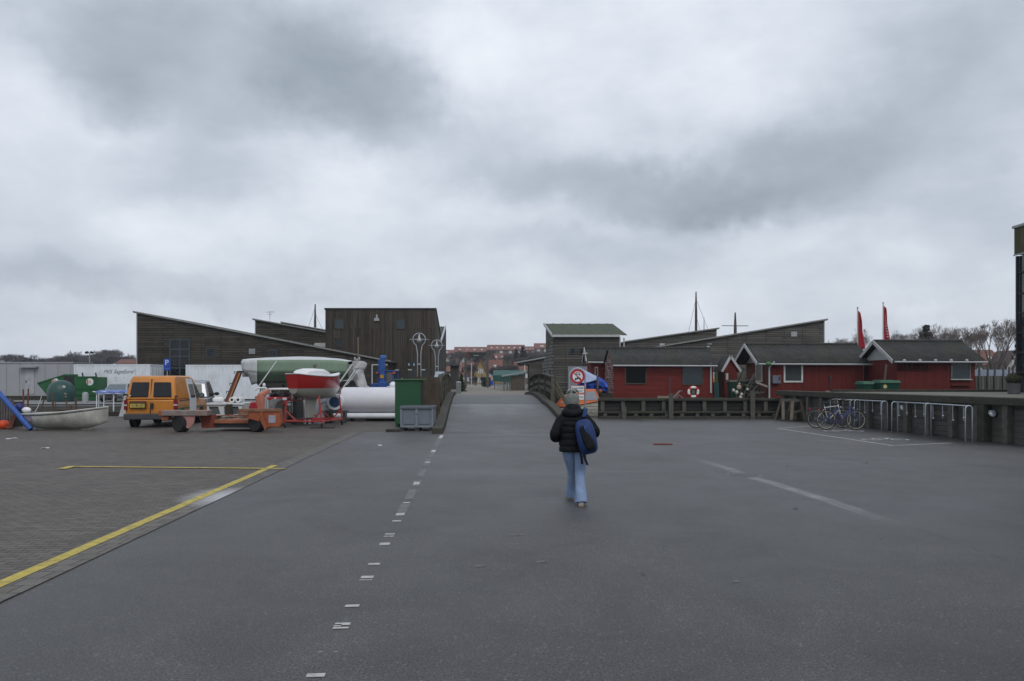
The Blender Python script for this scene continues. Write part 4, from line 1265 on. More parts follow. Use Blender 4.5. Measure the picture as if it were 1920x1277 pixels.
# ---------------------------------------------------------------- big containers and yard on the far quay
def box_container(name, label, x, Y, z, Lc, Hc, Dc, m, group=None, rust=True):
    t = thing(name, label, 'container', (x, Y, z), 0, group)
    n_ = int(Lc / .28)
    rows = []
    prof = []
    for i in range(n_):
        a = .12 + (Lc - .24) * i / n_; p = (Lc - .24) / n_
        prof += [(a, .04), (a + p * .28, .04), (a + p * .42, .0 + .005), (a + p * .86, .005)]
    prof.append((Lc - .12, .04))
    mb = MB()
    mb.sheet([[(x_, y_, .16) for x_, y_ in prof], [(x_, y_, Hc - .10) for x_, y_ in prof]])
    mb.sheet([[(x_, Dc - y_, .16) for x_, y_ in prof], [(x_, Dc - y_, Hc - .10) for x_, y_ in prof]])
    mb.b2((.05, .1, .15), (.12, Dc - .1, Hc - .1)); mb.b2((Lc - .12, .1, .15), (Lc - .05, Dc - .1, Hc - .1))
    mb.b2((.1, .1, Hc - .09), (Lc - .1, Dc - .1, Hc - .03)); mb.b2((.1, .1, .05), (Lc - .1, Dc - .1, .12))
    body = mb.build('side_panel', m, t)
    mb = MB()
    for xx in (0, Lc - .12):
        for yy in (0, Dc - .12): mb.b2((xx, yy, 0), (xx + .12, yy + .12, Hc))
    for zz in (0, Hc - .10):
        h_ = .155 if zz == 0 else .10
        for yy in (0, Dc - .1): mb.b2((.12, yy, zz), (Lc - .12, yy + .1, zz + h_))
        for xx in (0, Lc - .1): mb.b2((xx, .12, zz), (xx + .1, Dc - .12, zz + h_))
    mb.build('frame', m, t)
    mb = MB(); mb.b2((Lc * .30, -.012, .0), (Lc * .30 + .4, .02, .14)); mb.b2((Lc * .62, -.012, .0), (Lc * .62 + .4, .02, .14)); mb.build('fork_pocket', M_['ink'], t)
    return t, body


CW = mat('container_white', (.64, .67, .71), .5, 0, .08, 1.2, 0, dirt=(.34, .29, .25), dscale=1.8, damt=.35)
Yc = 62
z0 = .30
c1, b1 = box_container('shipping_container', 'white shipping container with dark script lettering beside the grey site hut', XA(138, Yc), Yc, z0, 6.06, ZA(683, Yc) - z0, 2.44, CW, 'white shipping containers on the far quay')
# smooth sign area and door end
mb = MB(); mb.b2((2.1, -.015, .45), (4.9, .002, 2.42)); o = mb.build('sign_panel', CW, c1)
text('lettering', 'M/S Sagafjord', c1, (3.55, -.022, 2.08), (R(90), 0, 0), .42, mat('faded_ink', (.10, .105, .13), .7), shear=.45, width=2.45)
mb = MB()
for x_, z_ in ((2.6, 1.6), (3.3, 1.6), (4.0, 1.6), (3.35, 1.38)): mb.box((x_, -.02, z_), (.09, .008, .05))
mb.build('stain_mark', mat('rusty_mark', (.22, .16, .13), .8), c1)
mb = MB(); mb.b2((6.062, .12, .12), (6.08, 2.3, 2.45)); o = mb.build('door', CW, c1)
mb = MB()
for yy in (.4, 1.0, 1.45, 2.05): mb.tube([(6.10, yy, .15), (6.10, yy, 2.45)], .02, 6)
mb.build('lock_rod', TRIMG, o)
z0 = .22
c2, b2_ = box_container('shipping_container', 'plain white corrugated shipping container between the orange van and the covered yacht', XA(348, Yc), Yc, z0, 6.06, ZA(684, Yc) - z0, 2.44, CW, 'white shipping containers on the far quay')
for cx_ in (XA(138, Yc), XA(348, Yc)):
    for dx in (.2, 5.4):
        t_ = thing('support_block', 'dark timber block under the %s end of the %s white container' % ('west' if dx < 1 else 'east', 'lettered' if cx_ < XA(200, Yc) else 'plain'), 'support block', (cx_ + dx + .2, Yc + .3, .1), 0, 'timber blocks under the containers')
        zz = c1.location.z if cx_ < XA(200, Yc) else c2.location.z
        mb = MB(); mb.b2((-.25, -.25, -.08), (.25, .25, zz - .1)); mb.build('block', M_['dark_wood'], t_)
# grey site hut
Yg = 66
xg0, xg1 = XA(-60, Yg), XA(137, Yg)
sh = thing('site_hut', 'long pale grey site hut on blocks with one door and a small canopy', 'site hut', (xg0, Yg, .40))
GH = mat('hut_grey', (.30, .305, .32), .6, 0, .05, .8)
hgt = ZA(681, Yg) - .40
mb = MB(); mb.b2((0, 0, 0), (xg1 - xg0, 2.9, hgt)); mb.build('wall', GH, sh)
mb = MB(); mb.b2((-.05, -.06, hgt), (xg1 - xg0 + .05, 3, hgt + .1)); mb.build('roof', TRIMG, sh)
for i in range(9):
    mb = MB(); xx = (xg1 - xg0) * i / 8.2; mb.b2((xx, -.02, .05), (xx + .03, -.003, hgt - .02)); mb.build('panel_joint', mat('hut_joint', (.22, .225, .24), .6), sh)
dx0, dx1 = XA(47.5, Yg) - xg0, XA(64.5, Yg) - xg0
mb = MB(); mb.b2((dx0, -.05, .12), (dx1, -.004, ZA(692, Yg) - .4)); o = mb.build('door', mat('door_pale', (.34, .35, .37), .5), sh)
mb = MB(); mb.box((dx0 + .1, -.08, 1.2), (.06, .05, .2)); mb.build('handle', M_['dark_steel'], o)
mb = MB(); mb.b2((XA(39, Yg) - xg0, -.5, ZA(689.5, Yg) - .4), (XA(73, Yg) - xg0, -.02, ZA(687, Yg) - .4)); mb.build('canopy', TRIMG, sh)
mb = MB(); mb.b2((0.1, .02, -.34), (xg1 - xg0 - .1, .25, -.02)); mb.build('base_beam', M_['dark_wood'], sh)
# two-headed floodlight mast and dish behind
t_ = thing('floodlight_mast', 'slim mast with two dark floodlights above the roof of the lettered container', 'floodlight mast', (XA(168, 75), 75, .1))
zz = ZA(661, 75) - .1
mb = MB(); mb.tube([(0, 0, 0), (0, 0, zz)], [.08, .05], 8); mb.build('pole', TRIMG, t_)
for s_ in (-1, 1):
    mb = MB(); mb.box((s_ * .24, -.05, zz + .0), (.26, .25, .2), ry=s_ * .25); mb.build('lamp_head', M_['ink'], t_, bevel=.02)
mb = MB(); mb.tube([(-.3, 0, zz - .06), (.3, 0, zz - .06)], .03, 6); mb.build('crossarm', M_['dark_steel'], t_)

# green skip with a raked end
Ys = 60.5
GS = mat('skip_green', (.014, .095, .03), .5, 0, .2, 1.4, 0, dirt=(.025, .06, .03), dscale=2)
sk = thing('waste_skip', 'large green waste skip with one raked end and round white stickers', 'skip', (XA(70, Ys), Ys, .10))
sx = lambda px: XA(px, Ys) - XA(70, Ys)
sz = lambda py: ZA(py, Ys) - .10
mb = MB()
outer = [(sx(97), 0.05), (sx(182), 0.05), (sx(182), sz(707)), (sx(145), sz(707)), (sx(145), sz(703)), (sx(120), sz(703)), (sx(70), sz(719))]
mb.sheet([[(x, 0, z) for x, z in outer + [outer[0]]], [(x, .06, z) for x, z in outer + [outer[0]]]])
mb.add([(x, 0, z) for x, z in outer], [tuple(range(7))[::-1]]); mb.add([(x, 2.2, z) for x, z in outer], [tuple(range(7))])
mb.add([(sx(97), 0, .05), (sx(182), 0, .05), (sx(182), 2.2, .05), (sx(97), 2.2, .05)], [(0, 1, 2, 3)])
mb.add([(sx(182), 0, .05), (sx(182), 2.2, .05), (sx(182), 2.2, sz(707)), (sx(182), 0, sz(707))], [(0, 1, 2, 3)])
mb.add([(sx(97), 0, .05), (sx(97), 2.2, .05), (sx(70), 2.2, sz(719)), (sx(70), 0, sz(719))], [(0, 1, 2, 3)])
mb.build('body', GS, sk, solid=.03)
for py in (728, 740):
    mb = MB(); mb.b2((sx(133 if py == 728 else 128), -.07, sz(py) - .05), (sx(181.5), -.02, sz(py) + .04)); mb.build('rib', GS, sk)
mb = MB(); mb.bar((sx(71), -.03, sz(718.5)), (sx(120), -.03, sz(703.5)), .1, .09); mb.bar((sx(120), -.03, sz(703)), (sx(146), -.03, sz(703)), .1, .1); mb.bar((sx(145), -.03, sz(706.6)), (sx(182), -.03, sz(706.6)), .1, .08); mb.build('rim', GS, sk)
for px in (156, 181): mb = MB(); mb.bar((sx(px), -.02, sz(707)), (sx(px - 1.5), -.02, sz(699)), .09, .08); mb.build('lifting_lug', M_['dark_steel'], sk)
mb = MB(); mb.b2((sx(120), -.05, sz(728)), (sx(139), -.02, sz(706))); mb.build('access_gap', M_['ink'], sk)
for px, py, r in ((169, 716, .28), (104, 715, .26)):
    mb = MB(); mb.lathe([(.001, -.045), (r, -.045), (r, -.03)], 18, (sx(px), 0, sz(py)), 'Y'); o = mb.build('sticker', M_['sign_white'], sk)
    mb = MB(); mb.box((sx(px) + .02, -.055, sz(py)), (.07, .008, .22)); mb.ell((sx(px) - r * .6, -.05, sz(py)), (.07, .006, .2), 8, 6); mb.build('emblem', mat('sticker_orange', (.45, .12, .03), .5), o)
# bottle bank
Yb = 58.2
bb = thing('bottle_bank', 'dark green domed bottle bank standing before the green skip', 'bottle bank', (XA(115, Yb), Yb, .10))
GB = mat('bottle_green', (.02, .06, .055), .4, 0, .15, 2)
mb = MB(); mb.lathe([(.90, .0), (.93, .1), (.95, .7), (.90, 1.0), (.76, 1.28), (.52, 1.50), (.22, 1.60), (.001, 1.62)], 26); mb.build('dome', GB, bb, smooth='all')
mb = MB(); mb.b2((.62, -.72, .55), (.74, -.60, .68)); mb.b2((.66, -.70, .35), (.76, -.62, .45)); mb.build('label_plate', mat('label_sand', (.25, .22, .15), .6), bb)
mb = MB(); mb.ell((.55, -.62, 1.1), (.13, .1, .12), 10, 8); mb.build('opening', TRIM, bb, smooth='all')
# bollard
t_ = thing('bollard', 'short round topped grey bollard on the far quay by the skip', 'bollard', (XA(160, 55), 55, .10))
mb = MB(); mb.lathe([(.20, 0), (.20, .62), (.17, .72), (.08, .77), (.001, .78)], 16); mb.build('post', TRIMG, t_, smooth=True)
# parking sign
Yp = 54
ps = thing('parking_sign', 'blue parking sign with a white P above a small blue plate', 'sign', (XA(313, Yp), Yp, .1))
zt = ZA(673, Yp) - .1
mb = MB(); mb.tube([(0, .05, 0), (0, .05, zt)], .035, 8); mb.build('pole', TRIMG, ps)
mb = MB(); mb.b2((-.235, -.02, zt - .52), (.235, .0, zt)); mb.build('plate', M_['sign_blue'], ps, bevel=.004)
text('letter', 'P', ps, (0, -.025, zt - .27), (R(90), 0, 0), .52, M_['sign_white'])
mb = MB(); mb.b2((-.235, -.02, zt - .80), (.235, .0, zt - .55)); o = mb.build('sub_plate', M_['sign_blue'], ps)
text('lettering', 'P-skive', ps, (0, -.025, zt - .68), (R(90), 0, 0), .12, mat('pale_blue_ink', (.16, .25, .5), .5))


# ---------------------------------------------------------------- vehicles
def wheel(par, c, r, w, rim=None, ax='X', name='wheel'):
    mb = MB(); mb.lathe([(r * .62, -w / 2), (r * .9, -w / 2), (r, -w * .32), (r, w * .32), (r * .9, w / 2), (r * .62, w / 2)], 22, (0, 0, 0), ax)
    o = mb.build(name, M_['black_rubber'], par, smooth=True); o.location = c
    mb = MB(); mb.lathe([(.001, -w * .42), (r * .2, -w * .46), (r * .55, -w * .36), (r * .63, -w * .48), (r * .63, w * .48), (r * .55, w * .36), (r * .2, w * .46), (.001, w * .42)], 18, (0, 0, 0), ax)
    mb.build('rim', rim or M_['steel'], o, smooth=True)
    return o


OR = mat('van_ochre', (.50, .185, .022), .45, 0, .08, 1.5, 0, dirt=(.25, .11, .03), dscale=1.8, damt=.5, coat=.3)
van = thing('parked_van', 'ochre yellow van seen from behind with a white side door and green stripe', 'van', (XA(283, 28.4), 28.4, 0), R(7.5))
VL, VW, VB, VH = 4.35, .89, 1.02, 1.90     # length, half width, belt, height
low = [(0.02, .36), (-.0, .60), (-.02, VB), (VL - 1.05, VB), (VL - .45, .98), (VL - .12, .80), (VL, .60), (VL, .32), (VL - .4, .27), (.3, .30)]
mb = MB(); mb.prism(low, -VW, VW, 'X')
up0 = [(-.02, VB), (.16, 1.74), (.30, VH - .03), (.6, VH), (2.2, VH), (2.65, VH - .08), (VL - 1.05, VB)]
def hwz(z): return VW - .15 * max(0, (z - VB) / (VH - VB)) ** 1.3
ringL = [(-hwz(z), y, z) for y, z in up0]; ringR = [(hwz(z), y, z) for y, z in up0]
n_ = len(up0)
mb.add(ringL + ringR, [tuple(range(n_)), tuple(range(n_, 2 * n_))[::-1]] + [(i, i + n_, (i + 1) % n_ + n_, (i + 1) % n_) for i in range(n_)])
body = mb.build('body', OR, van, bevel=.05, smooth=True)
def rear_y(z): return -.02 + .18 * max(0, (z - VB) / (1.74 - VB))
def rear_plate(mb, x0, x1, z0, z1, d=.015, inset=0):
    a, b_ = min(1, hwz(z0) / VW), min(1, hwz(z1) / VW)
    y0, y1 = rear_y(z0), rear_y(z1)
    pts = [(x0, y0, z0), (x1, y0, z0), (x1 * (1 - inset), y1, z1), (x0 * (1 - inset), y1, z1)]
    mb.add([(x, y - d, z) for x, y, z in pts] + [(x, y + .01, z) for x, y, z in pts], [(0, 1, 2, 3), (4, 7, 6, 5), (0, 4, 5, 1), (1, 5, 6, 2), (2, 6, 7, 3), (3, 7, 4, 0)])
for x0, x1 in ((-.74, -.10), (.08, .72)):
    mb = MB(); rear_plate(mb, x0, x1, 1.12, 1.66, .045, .08); mb.build('rear_window', mat('tinted_glass', (.012, .013, .016), .18, spec=.3), van, bevel=.03)
mb = MB(); rear_plate(mb, -.018, -.004, .52, 1.78, .058); rear_plate(mb, -.85, -.842, .6, 1.1, .045); rear_plate(mb, .842, .85, .6, 1.1, .045); mb.build('door_seam', M_['ink'], van)
mb = MB(); mb.b2((-.72, -.09, .70), (-.14, -.035, .98)); pl = mb.build('plate_recess', mat('recess_brown', (.07, .035, .012), .6), van, bevel=.02)
mb = MB(); mb.b2((-.68, -.105, .745), (-.19, -.092, .875)); pp = mb.build('number_plate', mat('plate_yellow', (.48, .38, .08), .5), van)
text('plate_lettering', 'VU 89 327', van, (-.435, -.112, .81), (R(90), 0, 0), .115, M_['ink'], width=.43)
mb = MB(); mb.b2((.0, -.07, .70), (.105, -.035, .90)); mb.build('door_handle', M_['ink'], van, bevel=.01)
mb = MB(); mb.b2((.24, -.05, .60), (.42, -.036, .63)); mb.build('badge', TRIMG, van)
TL = mat('tail_red', (.16, .008, .01), .25)
for s_ in (-1, 1):
    mb = MB(); mb.b2((s_ * .80, -.065, .66), (s_ * .915, .12, 1.02)); o = mb.build('tail_light', TL, van, bevel=.01)
    mb = MB(); mb.b2((s_ * .805, -.072, .80), (s_ * .92, .1, .86)); mb.build('reversing_lens', mat('lens_clear', (.4, .35, .34), .2), o)
mb = MB(); mb.b2((-.91, -.14, .30), (.91, .12, .52)); mb.build('rear_bumper', mat('bumper_grey', (.05, .052, .057), .65), van, bevel=.04)
for z in (1.12, ): 
    mb = MB(); mb.b2((-.93, -.06, 1.17), (-.80, 0, 1.24)); mb.b2((.84, -.06, 1.11), (.93, 0, 1.17)); mb.build('hinge', M_['black_plastic'], van)
# east side: white sliding door, green stripe, windows, mirror
def side_panel(mb, y0, y1, z0, z1, d=.012, s_=1, y0t=None, y1t=None):
    y0t = y0 if y0t is None else y0t; y1t = y1 if y1t is None else y1t
    P = [(y0, z0), (y1, z0), (y1t, z1), (y0t, z1)]
    if z0 < VB < z1:
        f = (VB - z0) / (z1 - z0)
        P = [(y0, z0), (y1, z0), (y1 + (y1t - y1) * f, VB), (y1t, z1), (y0t, z1), (y0 + (y0t - y0) * f, VB)]
    out = [(s_ * (hwz(z) + d), y, z) for y, z in P]; inn = [(s_ * (hwz(z) - .01), y, z) for y, z in P]
    n = len(P)
    mb.add(out + inn, [tuple(range(n)), tuple(range(n, 2 * n))[::-1]] + [(i, (i + 1) % n, (i + 1) % n + n, i + n) for i in range(n)])
mb = MB(); side_panel(mb, 1.72, 2.62, .42, 1.02, .014); side_panel(mb, 1.72, 2.62, 1.02, 1.79, .014, 1, 1.60, 2.42); mb.build('sliding_door', M_['white_paint'], van)
mb = MB(); side_panel(mb, 1.86, 2.46, 1.10, 1.58, .026, 1, 1.78, 2.34); mb.build('side_window', mat('side_glass', (.16, .19, .19), .1), van)
mb = MB(); side_panel(mb, 1.88, 2.44, 1.06, 1.14, .034); mb.build('window_trim', M_['ink'], van)
mb = MB(); side_panel(mb, 2.70, 3.35, 1.06, 1.60, .02, 1, 2.58, 2.72); mb.build('cab_window', mat('cab_glass', (.09, .12, .12), .08), van)
mb = MB(); side_panel(mb, .35, 1.68, .97, 1.00, .02); mb.build('door_rail', M_['ink'], van)
GR = mat('green_stripe', (.03, .13, .085), .5)
mb = MB(); side_panel(mb, .14, 1.70, .66, .71, .01); side_panel(mb, 2.66, 3.95, .64, .70, .01); mb.build('stripe', GR, van)
mb = MB(); mb.ell((1.03, 2.98, 1.12), (.10, .06, .11), 10, 8); mb.build('wing_mirror', M_['black_plastic'], van, smooth='all')
mb = MB(); mb.ell((1.03, 2.915, 1.12), (.07, .01, .08), 10, 8); mb.build('mirror_glass', M_['glass_pale'], van)
for s_ in (-1, 1):
    for y in (.78, 3.42):
        wheel(van, (s_ * .77, y, .30), .30, .20)
        mb = MB(); mb.lathe([(.001, 0), (.37, 0), (.37, .008)], 20, (s_ * .892 - .004, y, .34), 'X'); mb.build('wheel_arch', M_['ink'], van)
mb = MB(); mb.ell((-.69, -.10, 1.17), (.035, .01, .035), 8, 6); mb.build('sticker', TRIM, van)

# grey people carrier ahead of the van
Yv = 34.6
mpv = thing('parked_minivan', 'silver grey minivan with dark side glass parked ahead of the ochre van', 'minivan', (XA(352, Yv), Yv, 0), R(16))
SG = mat('silver_paint', (.30, .31, .33), .3, .55, .06, 2)
low = [(0, .35), (-.05, .95), (3.2, .98), (4.1, .82), (4.4, .5), (4.4, .28), (0.2, .26)]
mb = MB(); mb.prism(low, -.86, .86, 'X')
up = [(-.03, .95), (.3, 1.62), (.7, 1.74), (2.2, 1.72), (3.35, .98)]
vw = lambda z: .86 - .17 * (z - .95) / .79
n_ = len(up); mb.add([(-vw(z), y, z) for y, z in up] + [(vw(z), y, z) for y, z in up], [tuple(range(n_)), tuple(range(n_, 2 * n_))[::-1]] + [(i, i + n_, (i + 1) % n_ + n_, (i + 1) % n_) for i in range(n_)])
mb.build('body', SG, mpv, bevel=.06, smooth=True)
for s_ in (-1, 1):
    for ys_ in ([(.35, 1.0), (.55, 1.58), (1.2, 1.62), (1.2, 1.0)], [(1.28, 1.0), (1.28, 1.62), (2.1, 1.6), (2.3, 1.0)], [(2.38, 1.0), (2.2, 1.58), (3.1, 1.0)]):
        mb = MB(); n2 = len(ys_)
        mb.add([(s_ * (vw(z) + .012), y, z) for y, z in ys_] + [(s_ * (vw(z) - .01), y, z) for y, z in ys_], [tuple(range(n2)), tuple(range(n2, 2 * n2))[::-1]] + [(i, (i + 1) % n2, (i + 1) % n2 + n2, i + n2) for i in range(n2)])
        mb.build('side_window', M_['glass'], mpv)
    for y in (.8, 3.5): wheel(mpv, (s_ * .76, y, .31), .31, .2)
    mb = MB(); mb.ell((s_ * .98, 2.75, 1.08), (.12, .07, .08), 10, 8); mb.build('wing_mirror', M_['ink'], mpv, smooth='all')
mb = MB(); mb.add([(-.6, .03, 1.05), (.6, .03, 1.05), (.55, .27, 1.55), (-.55, .27, 1.55)], [(0, 1, 2, 3)]); mb.build('rear_window', M_['glass'], mpv, solid=.02)

# old silver saloon on the far quay, nose towards the yard
Yc_ = 56.4
sal = thing('parked_car', 'old silver saloon car parked nose first on the far quay before the lettered container', 'car', (XA(207, Yc_), Yc_, .12), R(10))
SP = mat('saloon_silver', (.33, .35, .38), .3, .3, .06, 2)
low = [(0, .30), (-.03, .62), (1.1, .78), (3.3, .80), (4.2, .76), (4.3, .55), (4.25, .28)]
mb = MB(); mb.prism(low, -.84, .84, 'X')
up = [(1.05, .78), (1.75, 1.32), (2.0, 1.36), (3.0, 1.34), (3.7, .80)]
vw = lambda z: .80 - .16 * (z - .78) / .58
n_ = len(up); mb.add([(-vw(z), y, z) for y, z in up] + [(vw(z), y, z) for y, z in up], [tuple(range(n_)), tuple(range(n_, 2 * n_))[::-1]] + [(i, i + n_, (i + 1) % n_ + n_, (i + 1) % n_) for i in range(n_)])
mb.build('body', SP, sal, bevel=.04, smooth=True)
mb = MB(); mb.add([(-.68, 1.14, .86), (.68, 1.14, .86), (.58, 1.66, 1.28), (-.58, 1.66, 1.28)], [(0, 1, 2, 3)]); mb.build('windscreen', M_['glass_pale'], sal, solid=.03)
for s_ in (-1, 1):
    for ys_ in ([(1.45, .84), (1.85, 1.27), (2.3, 1.29), (2.3, .84)], [(2.38, .84), (2.38, 1.29), (2.95, 1.28), (3.4, .84)]):
        mb = MB(); n2 = len(ys_)
        mb.add([(s_ * (vw(z) + .012), y, z) for y, z in ys_] + [(s_ * (vw(z) - .01), y, z) for y, z in ys_], [tuple(range(n2)), tuple(range(n2, 2 * n2))[::-1]] + [(i, (i + 1) % n2, (i + 1) % n2 + n2, i + n2) for i in range(n2)])
        mb.build('side_window', M_['glass'], sal)
    for y in (.75, 3.45): wheel(sal, (s_ * .74, y, .28), .28, .18)
    mb = MB(); mb.b2((s_ * .50, -.06, .48), (s_ * .80, -.01, .60)); mb.build('headlight', M_['glass_pale'], sal)
mb = MB(); mb.b2((-.48, -.055, .46), (.48, -.015, .60)); mb.build('grille', M_['ink'], sal)
mb = MB(); mb.b2((-.86, -.12, .26), (.86, .02, .44)); mb.build('front_bumper', M_['black_plastic'], sal, bevel=.03)

# white tubular rack with blue sheet top
Yr = 36.9
rk = thing('tubular_rack', 'white tubular rack with a sagging blue sheet top on the canal edge', 'rack', (XA(208, Yr), Yr, 0))
rx_ = lambda px: XA(px, Yr) - XA(208, Yr)
rz_ = lambda py: ZA(py, Yr)
WT = M_['white_paint']
for px in (174.5, 181, 194.5, 213):
    for yy in (0,) if px != 174.5 else (.5,):
        mb = MB(); mb.tube([(rx_(px), yy, .30 if yy == 0 else .30), (rx_(px + .5), yy, rz_(736))], .026, 6); mb.build('upright', WT, rk)
for px in (194.5, 213, 238): mb = MB(); mb.tube([(rx_(px), .9, .0), (rx_(px), .9, rz_(736))], .026, 6); mb.build('upright', WT, rk)
mb = MB(); mb.tube([(rx_(179), 0, .30), (rx_(195), 0, .30)], .026, 6); mb.tube([(rx_(174), .0, rz_(734.5)), (rx_(241), 0, rz_(736.5))], .03, 6); mb.tube([(rx_(174), .9, rz_(734.5)), (rx_(241), .9, rz_(736.5))], .03, 6); mb.build('rail', WT, rk)
mb = MB()
mb.sheet([[(rx_(180 + i * 6), y_, rz_(734.5) + .03 * math.sin(i * 1.7) + (0 if y_ < 0 else .05)) for i in range(11)] for y_ in (-.08, -.06, .3, .9)])
mb.sheet([[(rx_(180 + i * 6), -.085, rz_(734.5) + .03 * math.sin(i * 1.7)) for i in range(11)], [(rx_(180 + i * 6), -.09, rz_(737.5) + .02 * math.sin(i * 2.1)) for i in range(11)]])
mb.build('sheet_top', mat('pale_blue_sheet', (.12, .17, .42), .5, 0, .3, 3), rk, solid=.01)
mb = MB(); mb.add([(rx_(225), -.1, .02), (rx_(240), -.1, .02), (rx_(243), -.1, rz_(735)), (rx_(237.5), -.1, rz_(735))], [(0, 1, 2, 3)]); mb.build('gusset_panel', TRIM, rk, solid=.04)
# ---------------------------------------------------------------- west yard: things standing on the pavers
def support(name, label, x, y, z0, z1, w=.3, m=None, group='timber stands under the boats'):
    t = thing(name, label, 'stand', (x, y, 0), 0, group)
    mb = MB(); mb.b2((-w / 2, -w / 2, z0), (w / 2, w / 2, z1)); mb.build('block', m or M_['old_wood'], t)
    return t


# orange float
g = G(7, 805)
t_ = thing('mooring_float', 'bright orange round mooring float lying on the pavers by the dinghy', 'float', (g.x, g.y, 0))
mb = MB(); mb.ell((0, 0, .17), (.175, .175, .17), 20, 12); mb.build('ball', mat('float_orange', (.62, .07, .015), .4), t_, smooth='all')
mb = MB(); mb.lathe([(.03, .33), (.04, .36), (.001, .38)], 10); mb.build('neck', M_['sign_blue'], t_)
# slatted crate
Yk = 27.9
cr = thing('slatted_crate', 'old grey crate of upright slats standing behind the orange float', 'crate', (XA(4, Yk), Yk, 0))
mb = MB()
for k in range(9):
    x = -.42 + k * .095
    mb.b2((x, -.02, .04), (x + .07, .02, 1.06 + .03 * math.sin(k * 2)))
mb.b2((-.44, .021, .2), (.44, .06, .3)); mb.b2((-.44, .021, .8), (.44, .06, .9)); mb.build('slats', mat('crate_grey', (.12, .11, .105), .8, 0, .35, 5, .4), cr)
mb = MB(); mb.b2((-.42, .06, .04), (.38, .6, .95)); mb.build('body', M_['dark_wood'], cr)
# blue leaning tube
a, b_ = W(-60, 672, 27.0), G(58, 808)
t_ = thing('blue_tube', 'thick blue painted tube leaning down to the ground across the dinghy transom', 'tube', (b_.x, b_.y, 0))
mb = MB(); mb.tube([(0, 0, .06), (a.x - b_.x, a.y - b_.y, a.z)], .09, 10); mb.build('tube', mat('tube_blue', (.025, .085, .32), .45, 0, .2, 3, 0, dirt=(.04, .06, .12), dscale=3), t_, smooth=True)
t_ = support('prop_post', 'dark timber prop holding up the blue tube beyond the frame edge', a.x + .12, a.y + .25, 0, a.z - .02, .2)

# dinghy
Yd = 26.6
dg = thing('dinghy', 'dirty white open dinghy resting on the pavers with its bow to the east', 'dinghy', (XA(28, Yd), Yd + .75, 0), R(-90))
HULLW = mat('dinghy_white', (.50, .49, .45), .45, 0, .1, 2, 0, dirt=(.16, .15, .11), dscale=1.6, damt=.7)  # brown noise patches spread over the whole hull
rows, pl, pr = hull(2.78, 1.35, .56, .80, .04, tr=.72, bow_p=2.2, keel_rise=.26, fullness=.85, stern_rise=.10)
rows[0] = [(x, .0, z) for x, y, z in rows[0]]
mb = MB(); mb.sheet(rows); mb.poly([rows[0][i] for i in range(len(rows[0]))])
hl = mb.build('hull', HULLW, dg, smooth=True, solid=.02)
hl['label'] = 'dirty white hull with brown patches all over'
mb = MB(); mb.tube(pl, .03, 6); mb.tube(pr, .03, 6); mb.tube([pl[0], pr[0]], .03, 6); mb.build('gunwale', mat('rail_grey', (.42, .42, .40), .5, 0, .15, 3), dg)
mb = MB(); mb.tube([(x * 1.03, y, z - .05) for x, y, z in pl], .014, 5); mb.tube([(x * 1.03, y, z - .05) for x, y, z in pr], .014, 5); mb.build('rubbing_strake', M_['ink'], dg)
for y in (.55, 1.35): mb = MB(); mb.b2((-.55, y, .38), (.55, y + .22, .41)); mb.build('thwart', M_['grey_wood'], dg)
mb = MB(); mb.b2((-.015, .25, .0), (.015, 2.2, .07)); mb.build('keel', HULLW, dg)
mb = MB(); mb.poly([(x * 1.012 + .004, y, z) for (x, y, z) in [(rows[2][-1][0], .45, .50), (rows[2][-1][0], .08, .47), (rows[1][-2][0], .08, .30), (rows[2][-3][0], .45, .33)]]); mb.build('patch', mat('patch_violet', (.22, .19, .25), .5), dg, solid=.006)
# outboard on the transom
ob = thing('outboard_motor', 'small blue and white outboard motor tilted on the dinghy transom', 'outboard', (XA(37, Yd + .5), Yd + .55, .52), R(-90))
mb = MB(); mb.ell((0, -.05, .27), (.12, .16, .15), 14, 10); mb.build('cowling', mat('cowl_blue', (.02, .03, .14), .4), ob, smooth='all')
mb = MB(); mb.ell((0, .20, .17), (.11, .16, .11), 14, 10); mb.build('cover', M_['white_clean'], ob, smooth='all')
mb = MB(); mb.bar((0, -.1, .2), (0, -.34, -.42), .1, .14); mb.ell((0, -.38, -.44), (.06, .16, .06), 8, 6); mb.build('leg', mat('leg_brown', (.12, .04, .03), .6), ob)
for k, (px, py, lean) in enumerate(((36.5, 730, .3), (44, 729, -.45))):
    t_ = thing('dinghy_stick', ['rusty stick standing upright in the dinghy stern, west one', 'rusty stick leaning east beside its neighbour in the dinghy stern'][k], 'stick', (XA(38.5 + k * 2.5, Yd + .4), Yd + .62 + .1 * k, .12), 0, 'sticks in the dinghy stern')
    zt = ZA(py, Yd + .6)
    mb = MB(); mb.tube([(0, 0, -.02), (-.02 - .1 * lean, 0, zt - .12)], .025, 6); mb.build('stick', mat('stick_rust', (.13, .05, .03), .8, 0, .3, 8), t_)
